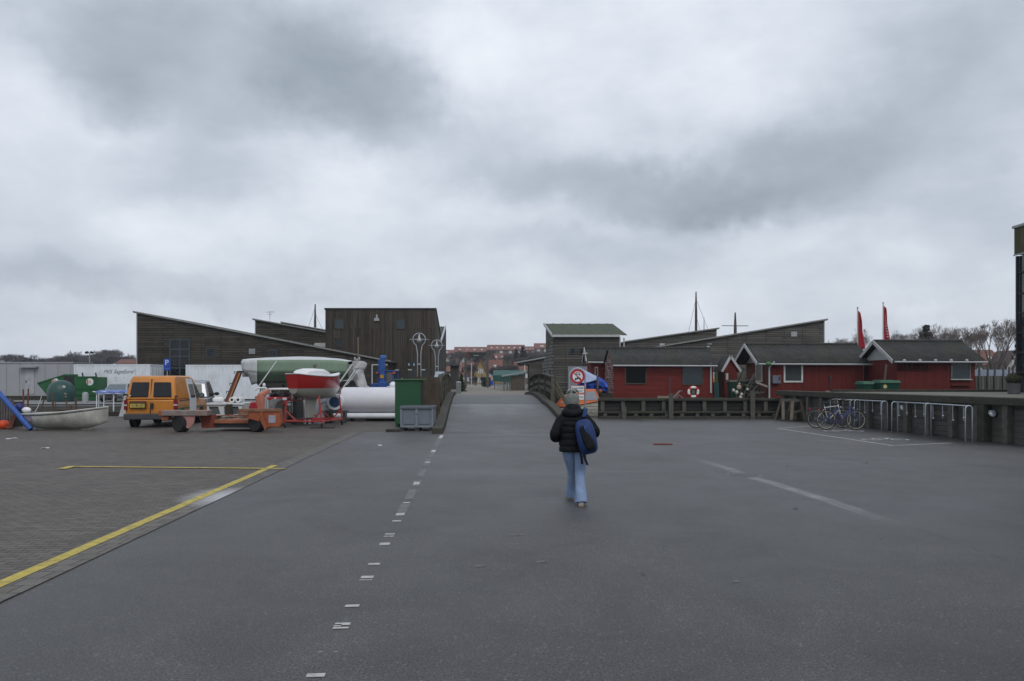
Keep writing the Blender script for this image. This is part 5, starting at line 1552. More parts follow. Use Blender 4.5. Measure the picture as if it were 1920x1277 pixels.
# stakes along the canal edge
for k, (px, top, Yk_, r) in enumerate(((78, 749, 37.2, .03), (98.5, 737, 37.1, .05), (104, 752, 37.2, .02), (124.5, 748, 37.2, .03), (142, 746, 37.1, .05), (132, 760, 37.1, .07))):
    t_ = thing('mooring_stake', ['thin bent stake nearest the dinghy sticks on the canal edge', 'tall brown stake before the bottle bank', 'thin grey rod beside the tall brown stake', 'dark stake under the dome of the bottle bank', 'brown stake before the green skip', 'stubby brown post between two stakes behind the dinghy'][k], 'stake', (XA(px, Yk_), Yk_, .0), 0, 'stakes along the west canal edge')
    mb = MB(); mb.tube([(0, 0, 0), (.02, 0, .5), (-.02 if k else .12, 0, ZA(top, Yk_))], r, 6); mb.build('stake', mat('stake_brown', (.10, .06, .045), .8, 0, .3, 8), t_)
t_ = thing('mooring_rope', 'grey rope drooping between the dinghy and the canal stakes', 'rope', (0, 0, 0))
q0, q1, q2 = Vector((XA(60, 28), 28, .62)), Vector((XA(70, 33), 33, .55)), Vector((XA(78, 37.2), 37.2, 1.0))
mb = MB(); mb.tube([q0, q0.lerp(q1, .5) - Vector((0, 0, .1)), q1, q1.lerp(q2, .6) - Vector((0, 0, .05)), q2], .015, 5); mb.build('rope', TRIMG, t_)

# ------------------- orange boat hauling frame (U-shaped trailer)
OM = mat('trailer_orange', (.29, .078, .03), .6, 0, .3, 2.5, .25, 30, dirt=(.12, .055, .03), dscale=2.6, damt=.85)
Yt = 26.2
bt = thing('boat_trailer', 'U shaped rusty orange boat trailer with two stubby wheels beside the ochre van', 'trailer', (XA(418, Yt), Yt, 0))
tx = lambda px, Y=Yt: XA(px, Y) - XA(418, Yt)
tz = lambda py, Y=Yt: ZA(py, Y)
mb = MB(); mb.b2((tx(311), -.35, tz(779)), (tx(396), .15, tz(769))); mb.build('beam', mat('plated_beam', (.20, .17, .16), .55, .2, .3, 4, .2, 20, dirt=(.34, .12, .06), dscale=2.6), bt, bevel=.02)
mb = MB(); mb.b2((tx(305), -.33, tz(780)), (tx(326), .18, tz(768.3))); mb.b2((tx(309), -.28, tz(788)), (tx(322), .1, tz(780.3))); mb.build('beam_end', OM, bt, bevel=.03)
mb = MB(); mb.prism([(tx(349), tz(779.2)), (tx(372.5), tz(779.2)), (tx(370), tz(793)), (tx(361), tz(803)), (tx(356), tz(801))], -.3, -.26, 'Y'); mb.build('fender', mat('pink_primer', (.34, .16, .14), .6, 0, .15, 3), bt)
mb = MB(); mb.prism([(tx(373), tz(778)), (tx(393), tz(778)), (tx(397), tz(803)), (tx(376), tz(803))], .1, .6, 'Y'); mb.build('side_plate', mat('rust_brown', (.20, .045, .022), .7, 0, .3, 3, .3), bt)
w_ = wheel(bt, (tx(343.5), -.12, .30), .30, .34, M_['dark_steel']); w_.rotation_euler = (0, 0, R(62))
mb = MB(); mb.b2((tx(395), .25, tz(795)), (tx(474), 1.5, tz(788))); mb.build('platform', mat('orange_tread', (.30, .11, .055), .7, 0, .35, 3, .4, 20, dirt=(.16, .11, .08), dscale=3), bt, bevel=.02)
mb = MB(); mb.b2((tx(393), .32, tz(803)), (tx(480), 1.4, tz(795.4))); mb.build('underframe', M_['ink'], bt)
mb = MB(); mb.prism([(tx(455), tz(767.5)), (tx(530), tz(767)), (tx(533), tz(792)), (tx(529), tz(800)), (tx(512), tz(799)), (tx(504), tz(804)), (tx(492), tz(790)), (tx(470), tz(784)), (tx(455), tz(777))], -.30, -.05, 'Y'); mb.build('side_plate', OM, bt, bevel=.02)
mb = MB(); mb.b2((tx(453), -.34, tz(771)), (tx(529), .0, tz(766.2))); mb.b2((tx(453), -.34, tz(778)), (tx(472), -.30, tz(771.5))); mb.build('beam', mat('brown_timber_rail', (.20, .10, .06), .8, 0, .35, 4, .5, 20), bt)
mb = MB(); mb.b2((tx(509), -.315, tz(792)), (tx(522), -.302, tz(778))); mb.build('label_plate', mat('faded_label', (.28, .28, .34), .6, 0, .3, 9), bt)
mb = MB(); mb.prism([(tx(493), tz(784)), (tx(497), tz(768)), (tx(507), tz(800)), (tx(503), tz(806))], -.36, -.31, 'Y'); mb.build('fork_plate', OM, bt)
w_ = wheel(bt, (tx(484), -.05, .31), .31, .32, M_['dark_steel']); w_.rotation_euler = (0, 0, R(62))
mb = MB(); mb.bar((tx(486), .5, tz(768, 26.8)), (tx(488, 26.8), .55, tz(741, 26.8)), .30, .26); mb.bar((tx(487, 26.8), .55, tz(742, 26.8)), (tx(502, 26.8), .75, tz(733, 26.8)), .26, .14)
mb.build('lifting_arm', mat('faded_orange', (.36, .13, .085), .6, 0, .2, 3, .2, 20, dirt=(.3, .1, .05), dscale=3), bt, bevel=.03)
mb = MB(); mb.tube([(tx(491.5), .36, tz(768)), (tx(493), .36, tz(744))], .04, 8); mb.tube([(tx(496), .33, tz(768)), (tx(496), .36, tz(750))], .03, 6); mb.build('hydraulic_ram', TRIMG, bt)
random.seed(9)
t_ = thing('scrap_timber', 'heap of broken planks and laths lying on the trailer platform', 'scrap timber', (XA(418, Yt), Yt, tz(788) + .01))
for k in range(11):
    x = tx(400 + k * 6.5); mb = MB(); l_ = random.uniform(.35, .8); a_ = random.uniform(-.5, .5); h_ = .03 + .05 * (k % 3)
    mb.box((x, .55 + random.uniform(-.1, .5), h_), (l_, .07, .03), rz=a_, ry=random.uniform(-.1, .1)); mb.build('plank', mat(['plank_grey', 'plank_pale', 'plank_red'][k % 3], [(.15, .14, .12), (.32, .26, .2), (.2, .07, .05)][k % 3], .8, 0, .3, 6), t_)

# ------------------- red yard tractor behind
Yt2 = 29.4
tr = thing('yard_tractor', 'low red yard tractor with open engine and flat white roof behind the orange trailer', 'tractor', (XA(505, Yt2), Yt2, 0))
qx = lambda px, Y=Yt2: XA(px, Y) - XA(505, Yt2)
qz = lambda py: ZA(py, Yt2)
RS = mat('tractor_red', (.33, .012, .022), .4, 0, .15, 3, 0, dirt=(.12, .02, .02), dscale=3)
mb = MB(); mb.prism([(qx(466), qz(768)), (qx(471), qz(754)), (qx(500), qz(753)), (qx(505), qz(768)), (qx(505), qz(790)), (qx(466), qz(790))], -.1, 1.0, 'Y'); mb.build('bonnet', RS, tr, bevel=.04)
mb = MB(); mb.b2((qx(500), -.12, qz(750.5)), (qx(540), .9, qz(744.5))); mb.b2((qx(498), .0, qz(772)), (qx(514), .8, qz(752.5))); mb.build('chassis', RS, tr, bevel=.03)
mb = MB(); mb.b2((qx(516), -.14, qz(749.5)), (qx(520), -.125, qz(745.5))); mb.b2((qx(532), -.14, qz(749.5)), (qx(539.5), -.125, qz(745.5))); mb.build('sticker', M_['sign_white'], tr)
random.seed(5)
mb = MB()
for k in range(14): mb.ell((qx(503 + 2.2 * k), random.uniform(.1, .6), qz(741 + random.uniform(-3, 2))), (random.uniform(.05, .12), .12, random.uniform(.05, .1)), 8, 6)
mb.tube([(qx(505), .2, qz(744)), (qx(512), .1, qz(733)), (qx(520), .2, qz(744))], .02, 6); mb.tube([(qx(518), .2, qz(744)), (qx(526), .1, qz(736)), (qx(534), .2, qz(744))], .025, 6); mb.build('engine', mat('engine_black', (.03, .03, .035), .5, .3, .4, 9), tr)
mb = MB(); mb.b2((qx(498), .3, qz(731.5)), (qx(545), 1.6, qz(728))); mb.build('roof', M_['white_clean'], tr, bevel=.02)
mb = MB(); mb.b2((qx(521), 1.0, qz(744)), (qx(543), 1.5, qz(731.8))); mb.build('tank', TRIM, tr)
for px in (500, 543):
    for yy in (.35, 1.55): mb = MB(); mb.tube([(qx(px), yy, qz(775)), (qx(px), yy, qz(731))], .03, 6); mb.build('roof_post', TRIMG, tr)
PALE = mat('pale_tyre', (.18, .175, .165), .85, 0, .25, 4)
mb = MB(); mb.lathe([(.14, -.17), (.36, -.17), (.42, -.1), (.42, .1), (.36, .17), (.14, .17)], 20, (0, 0, 0), 'X'); o = mb.build('wheel', PALE, tr, smooth=True); o.location = (qx(462), .2, .42); o['label'] = 'pale grey tyre'
w_ = wheel(tr, (qx(523), -.25, .52), .52, .40, M_['ink']); w_.rotation_euler = (0, 0, R(-20)); w_.data.materials[0] = mat('dusty_tyre', (.10, .10, .098), .85, 0, .25, 4)
w_ = wheel(tr, (qx(482), .9, .40), .40, .3, M_['ink'])
mb = MB(); mb.bar((qx(541), -.1, qz(750)), (qx(528), -.35, qz(762)), .06, .06); mb.build('tow_bar', M_['red_steel'], tr)
mb = MB(); mb.tube([(qx(479), .2, qz(728)), (qx(497), .1, qz(727)), (qx(498), .1, qz(731))], .035, 6); mb.ell((qx(492), .2, qz(722)), (.06, .06, .08), 8, 6); mb.tube([(qx(482), .2, qz(745)), (qx(492), .2, qz(722))], .025, 6); mb.build('davit', M_['white_paint'], tr)
# tall dinghy spar leaning on the tractor
t_ = thing('aluminium_spar', 'thin pale spar leaning across the green boat cover behind the tractor', 'spar', (XA(492, 30.5), 30.5, ZA(727, 30.5)))
mb = MB(); mb.tube([(0, -.8, -.1), (XA(517, 33) - XA(492, 30.5), 2.6, ZA(677, 33) - ZA(727, 30.5))], .022, 6); mb.build('spar', TRIM, t_)

# ------------------- white cabin boat hull with windows
Yw = 33.3
wb = thing('cabin_boat', 'white motor boat cabin with slanting see through windows resting behind the trailer', 'boat', (XA(430, Yw), Yw, 0))
ux = lambda px: XA(px, Yw) - XA(430, Yw)
uz = lambda py: ZA(py, Yw)
mb = MB()
mb.b2((ux(388), -.06, uz(759)), (ux(458), 1.4, uz(755.5)))
mb.prism([(ux(388), uz(759.2)), (ux(457), uz(759.2)), (ux(457), uz(762.5)), (ux(388), uz(762.5))], 0, .05, 'Y')
for a, b__, c, d in ((409, 420, 413, 420.5), (446, 455, 452, 455), (388, 391, 388, 395)):
    mb.prism([(ux(a), uz(762.4)), (ux(b__), uz(762.4)), (ux(d), uz(777)), (ux(c), uz(777))], 0, .05, 'Y')
mb.b2((ux(388), 0, uz(779)), (ux(457), .05, uz(776.8))); mb.build('cabin', M_['white_paint'], wb, bevel=.01)
mb = MB(); mb.b2((ux(390), .06, uz(777)), (ux(456), .09, uz(762.5))); mb.build('window_glass', mat('boat_glass', (.10, .12, .13), .1), wb)
mb = MB(); mb.b2((ux(388), .1, .2), (ux(457), 1.35, uz(779))); mb.build('hull', M_['white_paint'], wb, bevel=.06)
for k, (xa_, xb_) in enumerate(((388, 392), (452, 456))):
    support('boat_block', 'timber block under the %s end of the white cabin boat' % ['west', 'east'][k], XA(xa_, Yw), Yw + .7, 0, .2, .5)
mb = MB(); mb.prism([(ux(430), uz(786)), (ux(441), uz(786)), (ux(439), uz(757.6)), (ux(431), uz(757.6))], -.5, -.2, 'Y')
t_ = thing('canvas_bundle', 'upright brown canvas bundle standing before the white cabin boat', 'bundle', (XA(430, Yw), Yw, .0))
mb.build('bundle', mat('canvas_brown', (.045, .04, .03), .9, 0, .3, 4), t_)
for o_ in [t_]: o_.location.z = 0
mb = MB(); mb.b2((ux(430) , -.5, 0), (ux(441), -.2, uz(786)-.002)); mb.build('foot', M_['dark_wood'], t_)
mb_ = None
for k, (px, py) in enumerate(((405, 750), (433, 751), (444.5, 751.5))):
    t_ = thing('boat_fender', ['fat white fender lying lengthwise on the cabin boat roof', 'white fender end on, nearer the rusty boom foot, on the boat roof', 'white fender end on, second from the boom foot, on the boat roof'][k], 'fender', (XA(px, Yw), Yw + .3, uz(755.4) + .125), 0, 'white fenders on the boat roof')
    mb = MB()
    if k == 0: mb.lathe([(.06, -.24), (.12, -.16), (.125, 0), (.12, .16), (.06, .22)], 14, (0, 0, 0), 'X')
    else: mb.lathe([(.05, -.2), (.115, -.2), (.125, -.12), (.125, .3), (.06, .34)], 16, (0, 0, 0), 'Y')
    mb.build('body', M_['white_clean'], t_, smooth=True)
    if k:
        mb = MB(); mb.lathe([(.001, -.204), (.06, -.204), (.06, -.2)], 12, (0, 0, 0), 'Y'); mb.build('end_cap', M_['ink'], t_)
# rusty boom
t_ = thing('crane_boom', 'rusty brown boom slanting up from the white cabin boat', 'boom', (XA(426, Yw + .9), Yw + .9, uz(755.4) - .02))
B0 = Vector((0, 0, .02)); B1 = Vector((XA(449, Yw + .9) - XA(426, Yw + .9), 0, ZA(697, Yw + .9) - uz(755.4)))
mb = MB(); mb.bar(B0, B1, .16, .20); mb.build('beam', mat('boom_brown', (.09, .045, .028), .7, 0, .3, 4), t_)
mb = MB(); mb.bar(B0 + Vector((.07, -.06, 0)), B1 + Vector((.05, -.06, 0)), .05, .06); mb.build('edge', mat('boom_orange', (.36, .13, .04), .6), t_)
mb = MB()
for f_ in (.35, .62, 1.0):
    p = B0.lerp(B1, f_); mb.tube([p + Vector((0, 0, .0)), p + Vector((-.22, 0, .02)), p + Vector((-.22, 0, -.08))], .02, 5)
mb.box(B1 + Vector((.05, 0, .02)), (.22, .18, .08)); mb.build('cleat', M_['ink'], t_)

# ------------------- covered yacht
Yy = 36.4
cy = thing('covered_yacht', 'long yacht hull on stands under a white and green tarpaulin', 'yacht', (XA(453, Yy), Yy, 0), R(-90))
Ly = XA(668, Yy) - XA(453, Yy)
yz = lambda py: ZA(py, Yy)
# local y runs east (px), x is depth.  bow at y=0
def yl(px): return XA(px, Yy) - XA(453, Yy)
HG = mat('hull_grey', (.27, .275, .27), .5, 0, .15, 1.5, 0, dirt=(.17, .16, .14), dscale=2)
secs = []
for px, hw, zt, zb, zk in ((455, .06, yz(684), yz(687), yz(690)), (468, .5, yz(684), yz(697), yz(705)), (485, .85, yz(684), yz(708), yz(724)), (520, 1.1, yz(684), yz(716), yz(733)), (580, 1.2, yz(684), yz(722), yz(740)), (640, 1.1, yz(684), yz(718), yz(734)), (668, .85, yz(684), yz(712), yz(722))):
    y = yl(px)
    secs.append([(-hw, y, zt), (-hw * .98, y, (zt + zb) / 2), (-hw * .8, y, zb), (0, y, zk), (hw * .8, y, zb), (hw * .98, y, (zt + zb) / 2), (hw, y, zt)])
mb = MB(); mb.loft(secs); mb.build('hull', HG, cy, smooth=True)
mb = MB(); mb.prism([(yl(560), .35), (yl(610), .35), (yl(615), yz(738)), (yl(548), yz(738))], -.12, .12, 'X'); mb.build('keel', M_['dark_wood'], cy)
support('keel_block', 'timber block stack under the keel of the covered yacht', XA(585, Yy), Yy, 0, .35, .7)
# cover: east world = local +y ; camera side is local +x (rotated -90: local x -> world -y)
top = [(455, 674, .05), (470, 672.5, .35), (500, 670.5, .55), (560, 668.5, .65), (600, 669.5, .62), (640, 673, .5), (662, 677, .3)]
edge = [(453.5, 679, .12), (466, 676.5, .62), (496, 676.5, .98), (560, 676, 1.25), (600, 676, 1.25), (640, 676.5, 1.15), (662, 679, .95)]
low1 = [(456, 693, .10), (466, 697, .55), (496, 699.5, .98), (560, 699, 1.28), (600, 699, 1.28), (640, 699.5, 1.2), (662, 700, 1.0)]
low2 = [(472, 709, .3), (480, 722, .6), (496, 718, .98), (560, 717, 1.24), (600, 717, 1.24), (640, 716, 1.15), (662, 716, .95)]
def interp(tab, px):
    for i in range(len(tab) - 1):
        if px <= tab[i + 1][0] or i == len(tab) - 2:
            a, b__ = tab[i], tab[i + 1]; f = (px - a[0]) / (b__[0] - a[0]); f = max(-.2, min(1, f))
            return tuple(a[k] + (b__[k] - a[k]) * f for k in range(3))
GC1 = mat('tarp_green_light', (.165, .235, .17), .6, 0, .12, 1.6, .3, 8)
GC2 = mat('tarp_green_shaded', (.020, .036, .022), .65, 0, .15, 1.6, .3, 8)  # same green cloth darkened: shade below the band put into the colour
TW = mat('tarp_white', (.50, .52, .53), .55, 0, .1, 2, .4, 7, dirt=(.34, .34, .34), dscale=2)
TG = mat('tarp_grey', (.27, .27, .27), .6, 0, .15, 2, .4, 7)
random.seed(2)
def strip(t0, t1, pxs, s_, wr=.02):
    rws = []
    for f in [0, .25, .5, .75, 1]:
        rr = []
        for px in pxs:
            a, b__ = interp(t0, px), interp(t1, px)
            hw = a[2] + (b__[2] - a[2]) * f; py = a[1] + (b__[1] - a[1]) * f
            w__ = wr * math.sin(px * .9 + f * 2.5) * math.sin(px * .23) * (1 if 0 < f else 0)
            rr.append((s_ * (hw + w__ + .02), yl(px), yz(py)))
        rws.append(rr)
    return rws
fr = lambda a, b__, s=3: [a + (b__ - a) * i / int((b__ - a) / s) for i in range(int((b__ - a) / s) + 1)]
for s_ in (1, -1):
    mb = MB(); mb.sheet(strip([(a, b__, 0) for a, b__, c in top], [(a, b__, c) for a, b__, c in edge], fr(455, 662, 4), s_, 0)); mb.build('cover_top', TW, cy, smooth='all', solid=.012)
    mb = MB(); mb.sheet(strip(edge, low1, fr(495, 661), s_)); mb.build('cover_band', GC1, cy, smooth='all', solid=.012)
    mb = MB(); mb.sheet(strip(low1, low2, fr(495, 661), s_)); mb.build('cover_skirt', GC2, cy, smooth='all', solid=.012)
    mb = MB(); mb.sheet(strip(edge, low1, fr(454, 495), s_)); mb.build('bow_cover', TW, cy, smooth='all', solid=.012)
    mb = MB(); mb.sheet(strip(low1, low2, fr(458, 495), s_)); mb.build('bow_skirt', TG, cy, smooth='all', solid=.012)
for px in (500, 540, 610, 645):
    for s_ in (1, -1):
        mb = MB(); mb.bar((s_ * 1.25, yl(px), 0), (s_ * .75, yl(px), yz(722)), .08, .08); mb.build('prop', M_['dark_wood'], cy)
# wrapped outboard bracket with stays, east of the yacht
Yz_ = 34.6
wr = thing('wrapped_mast_rack', 'crumpled white plastic round a rack with thin stays, east of the covered yacht', 'wrapped rack', (XA(675, Yz_), Yz_, 0))
vx = lambda px: XA(px, Yz_) - XA(675, Yz_)
vz = lambda py: ZA(py, Yz_)
prof = [(725, 668, 690), (712, 667, 686), (700, 664, 683), (694, 662, 684), (690, 660, 687), (683, 660, 688), (678, 661, 684)]
random.seed(12)
secs = []
for py, xa_, xb_ in prof:
    c = (vx(xa_) + vx(xb_)) / 2; hw = (vx(xb_) - vx(xa_)) / 2
    secs.append([(c + hw * math.cos(a) * random.uniform(.86, 1.05), .32 * math.sin(a) * random.uniform(.7, 1.1), vz(py) + random.uniform(-.03, .03)) for a in [2 * PI * k / 14 for k in range(14)]])
mb = MB(); mb.loft(secs); mb.build('plastic_wrap', mat('crumpled_plastic', (.40, .40, .40), .45, 0, .12, 3, .6, 6), wr)
mb = MB(); mb.tube([(vx(671), .1, .0), (vx(671.5), 0, vz(632))], .03, 6); mb.build('mast', mat('mast_brown', (.16, .13, .09), .7), wr)
mb = MB()
for a, b__, c, d in ((634, 728, 664, 680), (645, 733, 676, 681), (655, 722, 682, 683)):
    mb.tube([(vx(a), -.6, vz(b__)), (vx(c), -.1, vz(d))], .035 if a < 650 else .018, 6)
mb.tube([(vx(638), -.3, vz(715)), (vx(662), 0, vz(712))], .025, 6); mb.build('stay', TRIM, wr)
mb = MB()
for k in range(3): mb.ell((vx(666 + 4 * k), -.05, vz(673 + (k % 2) * 3)), (.05, .05, .09), 8, 6)
mb.box((vx(671), -.05, vz(678)), (.35, .1, .06)); mb.build('fittings', TRIMG, wr)
mb = MB(); mb.b2((vx(665), -.25, 0), (vx(690), .25, vz(725.5))); mb.build('stand', M_['dark_wood'], wr)

# ------------------- small red sailing boat with fin keel on a red wheeled cradle
rb = thing('sailing_boat', 'small red sailing boat with a white cabin top and pale fin keel', 'sailing boat', (XA(547, 28.0), 28.0, 0), R(-16))
Lb = 3.5
rows = []
nst = 14
for i in range(nst):
    t = i / (nst - 1)
    hb = .56 * (.44 + .56 * math.sin(min(t / .42, 1) * PI / 2)) if t < .42 else .56 * max(1 - ((t - .42) / .58) ** 2.1, .03)
    zs = 1.92 + .12 * (t - .5) ** 2 * 4 * (1 if t > .5 else .7) - .04
    zk = 1.02 + .22 * (1 - min(t / .35, 1)) ** 1.5 + .35 * max((t - .65) / .35, 0) ** 2
    row = []
    for j in range(-8, 9):
        s = j / 8; a_ = abs(s)
        x = hb * math.copysign(math.sin(a_ * PI / 2) ** .6, s) if a_ else 0
        z = zk + (zs - zk) * (1 - math.cos(a_ * PI / 2)) ** .9
        row.append((x + .0, Lb * t + (.15 * (zs - z) if i == 0 else 0), z))
    rows.append(row)
RH = mat('hull_red', (.27, .013, .012), .3, 0, .06, 2, coat=.3)
HB = mat('antifoul_pale', (.26, .26, .23), .55, 0, .15, 2, 0, dirt=(.17, .17, .14), dscale=2)
# split at waterline z 1.42
mb = MB()
mb.m = 0; mb.sheet(rows)
mb.poly(rows[0][::-1])
o = mb.build('hull', [RH, HB], rb, smooth=True)
for p in o.data.polygons:
    if p.center.z < 1.43: p.material_index = 1
# boot line: procedural split on height inside the hull paint
ht = RH.node_tree; bsn = ht.nodes['Principled BSDF']; src = bsn.inputs['Base Color'].links[0].from_socket
cn = ht.nodes.new('ShaderNodeTexCoord'); sn = ht.nodes.new('ShaderNodeSeparateXYZ'); ht.links.new(cn.outputs['Object'], sn.inputs[0])
cmpn = math_node(ht, 'LESS_THAN', sn.outputs[2], 1.43); mxn = ht.nodes.new('ShaderNodeMix'); mxn.data_type = 'RGBA'
ht.links.new(cmpn, mxn.inputs['Factor']); ht.links.new(src, mxn.inputs['A']); mxn.inputs['B'].default_value = (.26, .26, .23, 1); ht.links.new(mxn.outputs['Result'], bsn.inputs['Base Color'])
for p in o.data.polygons: p.material_index = 0
pl = [r[0] for r in rows]; pr = [r[-1] for r in rows]
mb = MB(); mb.sheet([[(x * .98, y, z + .005) for x, y, z in pl], [(0, y, z + .05) for x, y, z in pl], [(x * .98, y, z + .005) for x, y, z in pr]]); mb.build('deck', M_['white_paint'], rb, smooth='all')
mb = MB(); mb.tube(pl, .022, 6); mb.tube(pr, .022, 6); mb.tube([pl[0], pr[0]], .022, 6); mb.build('toe_rail', TRIM, rb)
mb = MB()
secs = []
for y, hw, h in ((.5, .2, .02), (.6, .32, .20), (1.1, .37, .27), (1.9, .33, .25), (2.4, .2, .16), (2.7, .1, .02)):
    secs.append([(-hw, y, 1.86), (-hw * .92, y, 1.9 + h * .7), (-hw * .6, y, 1.9 + h), (hw * .6, y, 1.9 + h), (hw * .92, y, 1.9 + h * .7), (hw, y, 1.86)])
mb.loft(secs); mb.build('cabin', M_['white_clean'], rb, smooth=True)
mb = MB(); mb.prism([(1.05, .32), (1.45, .32), (1.75, 1.15), (.95, 1.15)], -.045, .045, 'X'); mb.build('keel', HB, rb, bevel=.02)
mb = MB(); mb.lathe([(.07, 2.1), (.07, 2.32), (.001, 2.33)], 10, (0, 1.6, 0)); mb.build('mast_stub', mat('stub_brown', (.10, .08, .08), .6), rb)
crd = thing('boat_cradle', 'red tube cradle on castors carrying the red sailing boat', 'cradle', (XA(585, 28.8), 28.9, 0), R(-9))
RSm = M_['red_steel']
bxs = (-.80, .62); bys = (-.62, 1.35)
for x in bxs:
    for y in bys:
        mb = MB(); mb.tube([(x, y, .16), (x * (.92 if x < 0 else .80), y, 1.15 if x > 0 else 1.02)], .032, 7); mb.build('upright', RSm, crd)
        o = wheel(crd, (x, y - .02, .09), .09, .05, M_['ink'], 'X', 'castor'); o.rotation_euler = (0, 0, R(35))
    mb = MB(); mb.tube([(x, bys[0], .24), (x, bys[1], .24)], .03, 7); mb.build('side_rail', RSm, crd)
    mb = MB(); mb.tube([(x, bys[0], .62), (x, (bys[0] + bys[1]) / 2, .24)], .025, 6); mb.build('brace', RSm, crd)
for y in bys:
    mb = MB(); mb.tube([(bxs[0], y, .24), (bxs[1], y, .24)], .03, 7); mb.build('cross_rail', RSm, crd)
    mb = MB(); mb.tube([(bxs[0], y, .65), (-.35, y, .24)], .024, 6); mb.tube([(bxs[1], y, .65), (.2, y, .24)], .024, 6); mb.build('brace', RSm, crd)
mb = MB(); mb.tube([(bxs[0] * .96, bys[0], .98), (bxs[0] * .96, bys[1], .98)], .025, 6); mb.build('top_rail', RSm, crd)
mb = MB(); mb.b2((-.12, .2, .22), (.12, 1.0, .318)); mb.build('keel_bearer', RSm, crd)
g = G(605, 803)
t_ = thing('steel_base_plate', 'flat dark plate lying under the front castor of the red cradle', 'plate', (g.x, g.y - .05, 0))
mb = MB(); mb.box((0, 0, .02), (.85, .16, .035)); mb.build('plate', M_['ink'], t_)
# clutter behind the cradle
Yq = 31.2
t_ = thing('blue_winch_drum', 'pale round drum with a dark blue face behind the red cradle', 'drum', (XA(628, Yq), Yq, 0))
zc = ZA(754, Yq)
mb = MB(); mb.lathe([(.22, -.03), (.22, -.06), (.31, -.06), (.33, -.02), (.33, .30), (.28, .34), (.001, .34)], 24, (0, 0, zc), 'Y', cap=False); mb.build('ring', M_['white_paint'], t_, smooth=True)
mb = MB(); mb.lathe([(.001, -.05), (.215, -.05), (.22, .0)], 22, (0, 0, zc), 'Y'); mb.build('face', mat('drum_blue', (.012, .05, .11), .4), t_)
mb = MB(); mb.b2((-.45, -.05, zc - .45), (.45, .45, zc - .34)); mb.b2((-.4, 0, 0), (-.3, .4, zc - .45)); mb.b2((.3, 0, 0), (.4, .4, zc - .45)); mb.build('stand', M_['dark_steel'], t_)
mb = MB(); mb.tube([(-.32, -.03, zc + .02), (-.55, -.1, zc - .05), (-.6, -.1, zc - .4)], .035, 6); mb.tube([(-.1, -.1, zc + .3), (0, -.1, zc + .55), (.2, -.1, zc + .3)], .02, 6); mb.build('hose', TRIMG, t_)
for k, (px, w_, py, Yo, m__, lab) in enumerate(((557, .24, 748, 30.6, 'grey', 'grey water butt standing behind the west posts of the red cradle'), (573, .22, 749, 31.0, 'white', 'white upright canister behind the keel of the red boat'), (600, .26, 743, 31.4, 'white', 'tall white panel leaning behind the red cradle'))):
    t_ = thing('canister', lab, 'canister', (XA(px, Yo), Yo, 0), 0, 'canisters behind the red cradle')
    h_ = ZA(py, Yo)
    mb = MB(); mb.lathe([(w_, 0), (w_, h_ * .9), (w_ * .8, h_), (w_ * .3, h_), (w_ * .3, h_ + .05), (.001, h_ + .05)], 16); mb.build('body', M_['white_paint'] if m__ == 'white' else mat('butt_grey', (.07, .075, .075), .7), t_, smooth=True)
t_ = thing('orange_crate', 'low brown timber crate on the pavers behind the red cradle', 'crate', (XA(560, 31.6), 31.6, 0))
mb = MB(); mb.b2((-.75, 0, .05), (1.3, .5, .42)); mb.build('body', mat('crate_brown', (.13, .06, .03), .8, 0, .3, 4), t_)
mb = MB(); mb.b2((-.8, -.03, .0), (1.35, .53, .048)); mb.b2((-.8, -.03, .20), (1.35, -.002, .26)); mb.build('base', M_['ink'], t_)

# ------------------- white tank
Yn = 33.0
tk_ = thing('storage_tank', 'big smooth white cylindrical tank lying on a pale beam behind the green locker', 'tank', (XA(640, Yn), Yn, 0), R(1.5))
zc = (ZA(726, Yn) + ZA(775, Yn)) / 2; rt = (ZA(726, Yn) - ZA(775, Yn)) / 2; Lt = 3.4
mb = MB(); mb.lathe([(.001, .04), (rt * .7, .02), (rt * .93, .05), (rt, .12), (rt, Lt - .12), (rt * .93, Lt), (.001, Lt)], 40, (0, 0, zc), 'X'); mb.build('drum', mat('tank_white', (.62, .62, .66), .4, 0, .04, 1.2, 0, dirt=(.42, .41, .42), dscale=1, damt=.3), tk_, smooth=True)
mb = MB(); mb.lathe([(rt * .93, -.02), (rt * 1.01, -.02), (rt * 1.01, .03), (rt * .93, .03)], 40, (0, 0, zc), 'X', cap=False); mb.build('rust_rim', mat('rim_rust', (.13, .05, .035), .7), tk_)
mb = MB()
for x in (1.1, 2.0): mb.ell((x, -.05, zc + rt), (.09, .08, .05), 8, 6)
mb.build('lug', TRIM, tk_)
zb_ = ZA(775.5, Yn); zl = .13
mb = MB(); mb.lathe([(.001, -.25), (.11, -.25), (.12, -.2), (.12, Lt), (.001, Lt)], 16, (0, -.32, zl + .11), 'X'); mb.build('base_tube', M_['white_paint'], tk_, smooth=True)
mb = MB(); mb.b2((-.15, -.2, zl), (Lt, .45, ZA(775, Yn) + .05)); mb.build('bed', M_['ink'], tk_)
for x in (.2, 2.6): mb = MB(); mb.b2((x, -.40, 0), (x + .25, .5, zl - .005)); mb.build('skid', M_['dark_wood'], tk_)
g = G(712, 789)
for k in range(2):
    t_ = thing('sleeper', ['mossy timber sleeper lying in front of the white tank', 'second sleeper lying across the mossy one by the tank'][k], 'sleeper', (g.x + .1 * k, g.y + .25 * k, 0), R(2 - 3 * k), 'sleepers by the white tank')
    mb = MB(); mb.box((0, 0, .07 + .0 * k), (1.15, .2, .13)); mb.build('timber', M_['old_wood'], t_, bevel=.01)
t_ = thing('white_sack', 'small bulging white sack on the blue tractor step behind the tank', 'sack', (XA(737, 34.4), 34.4, 0))
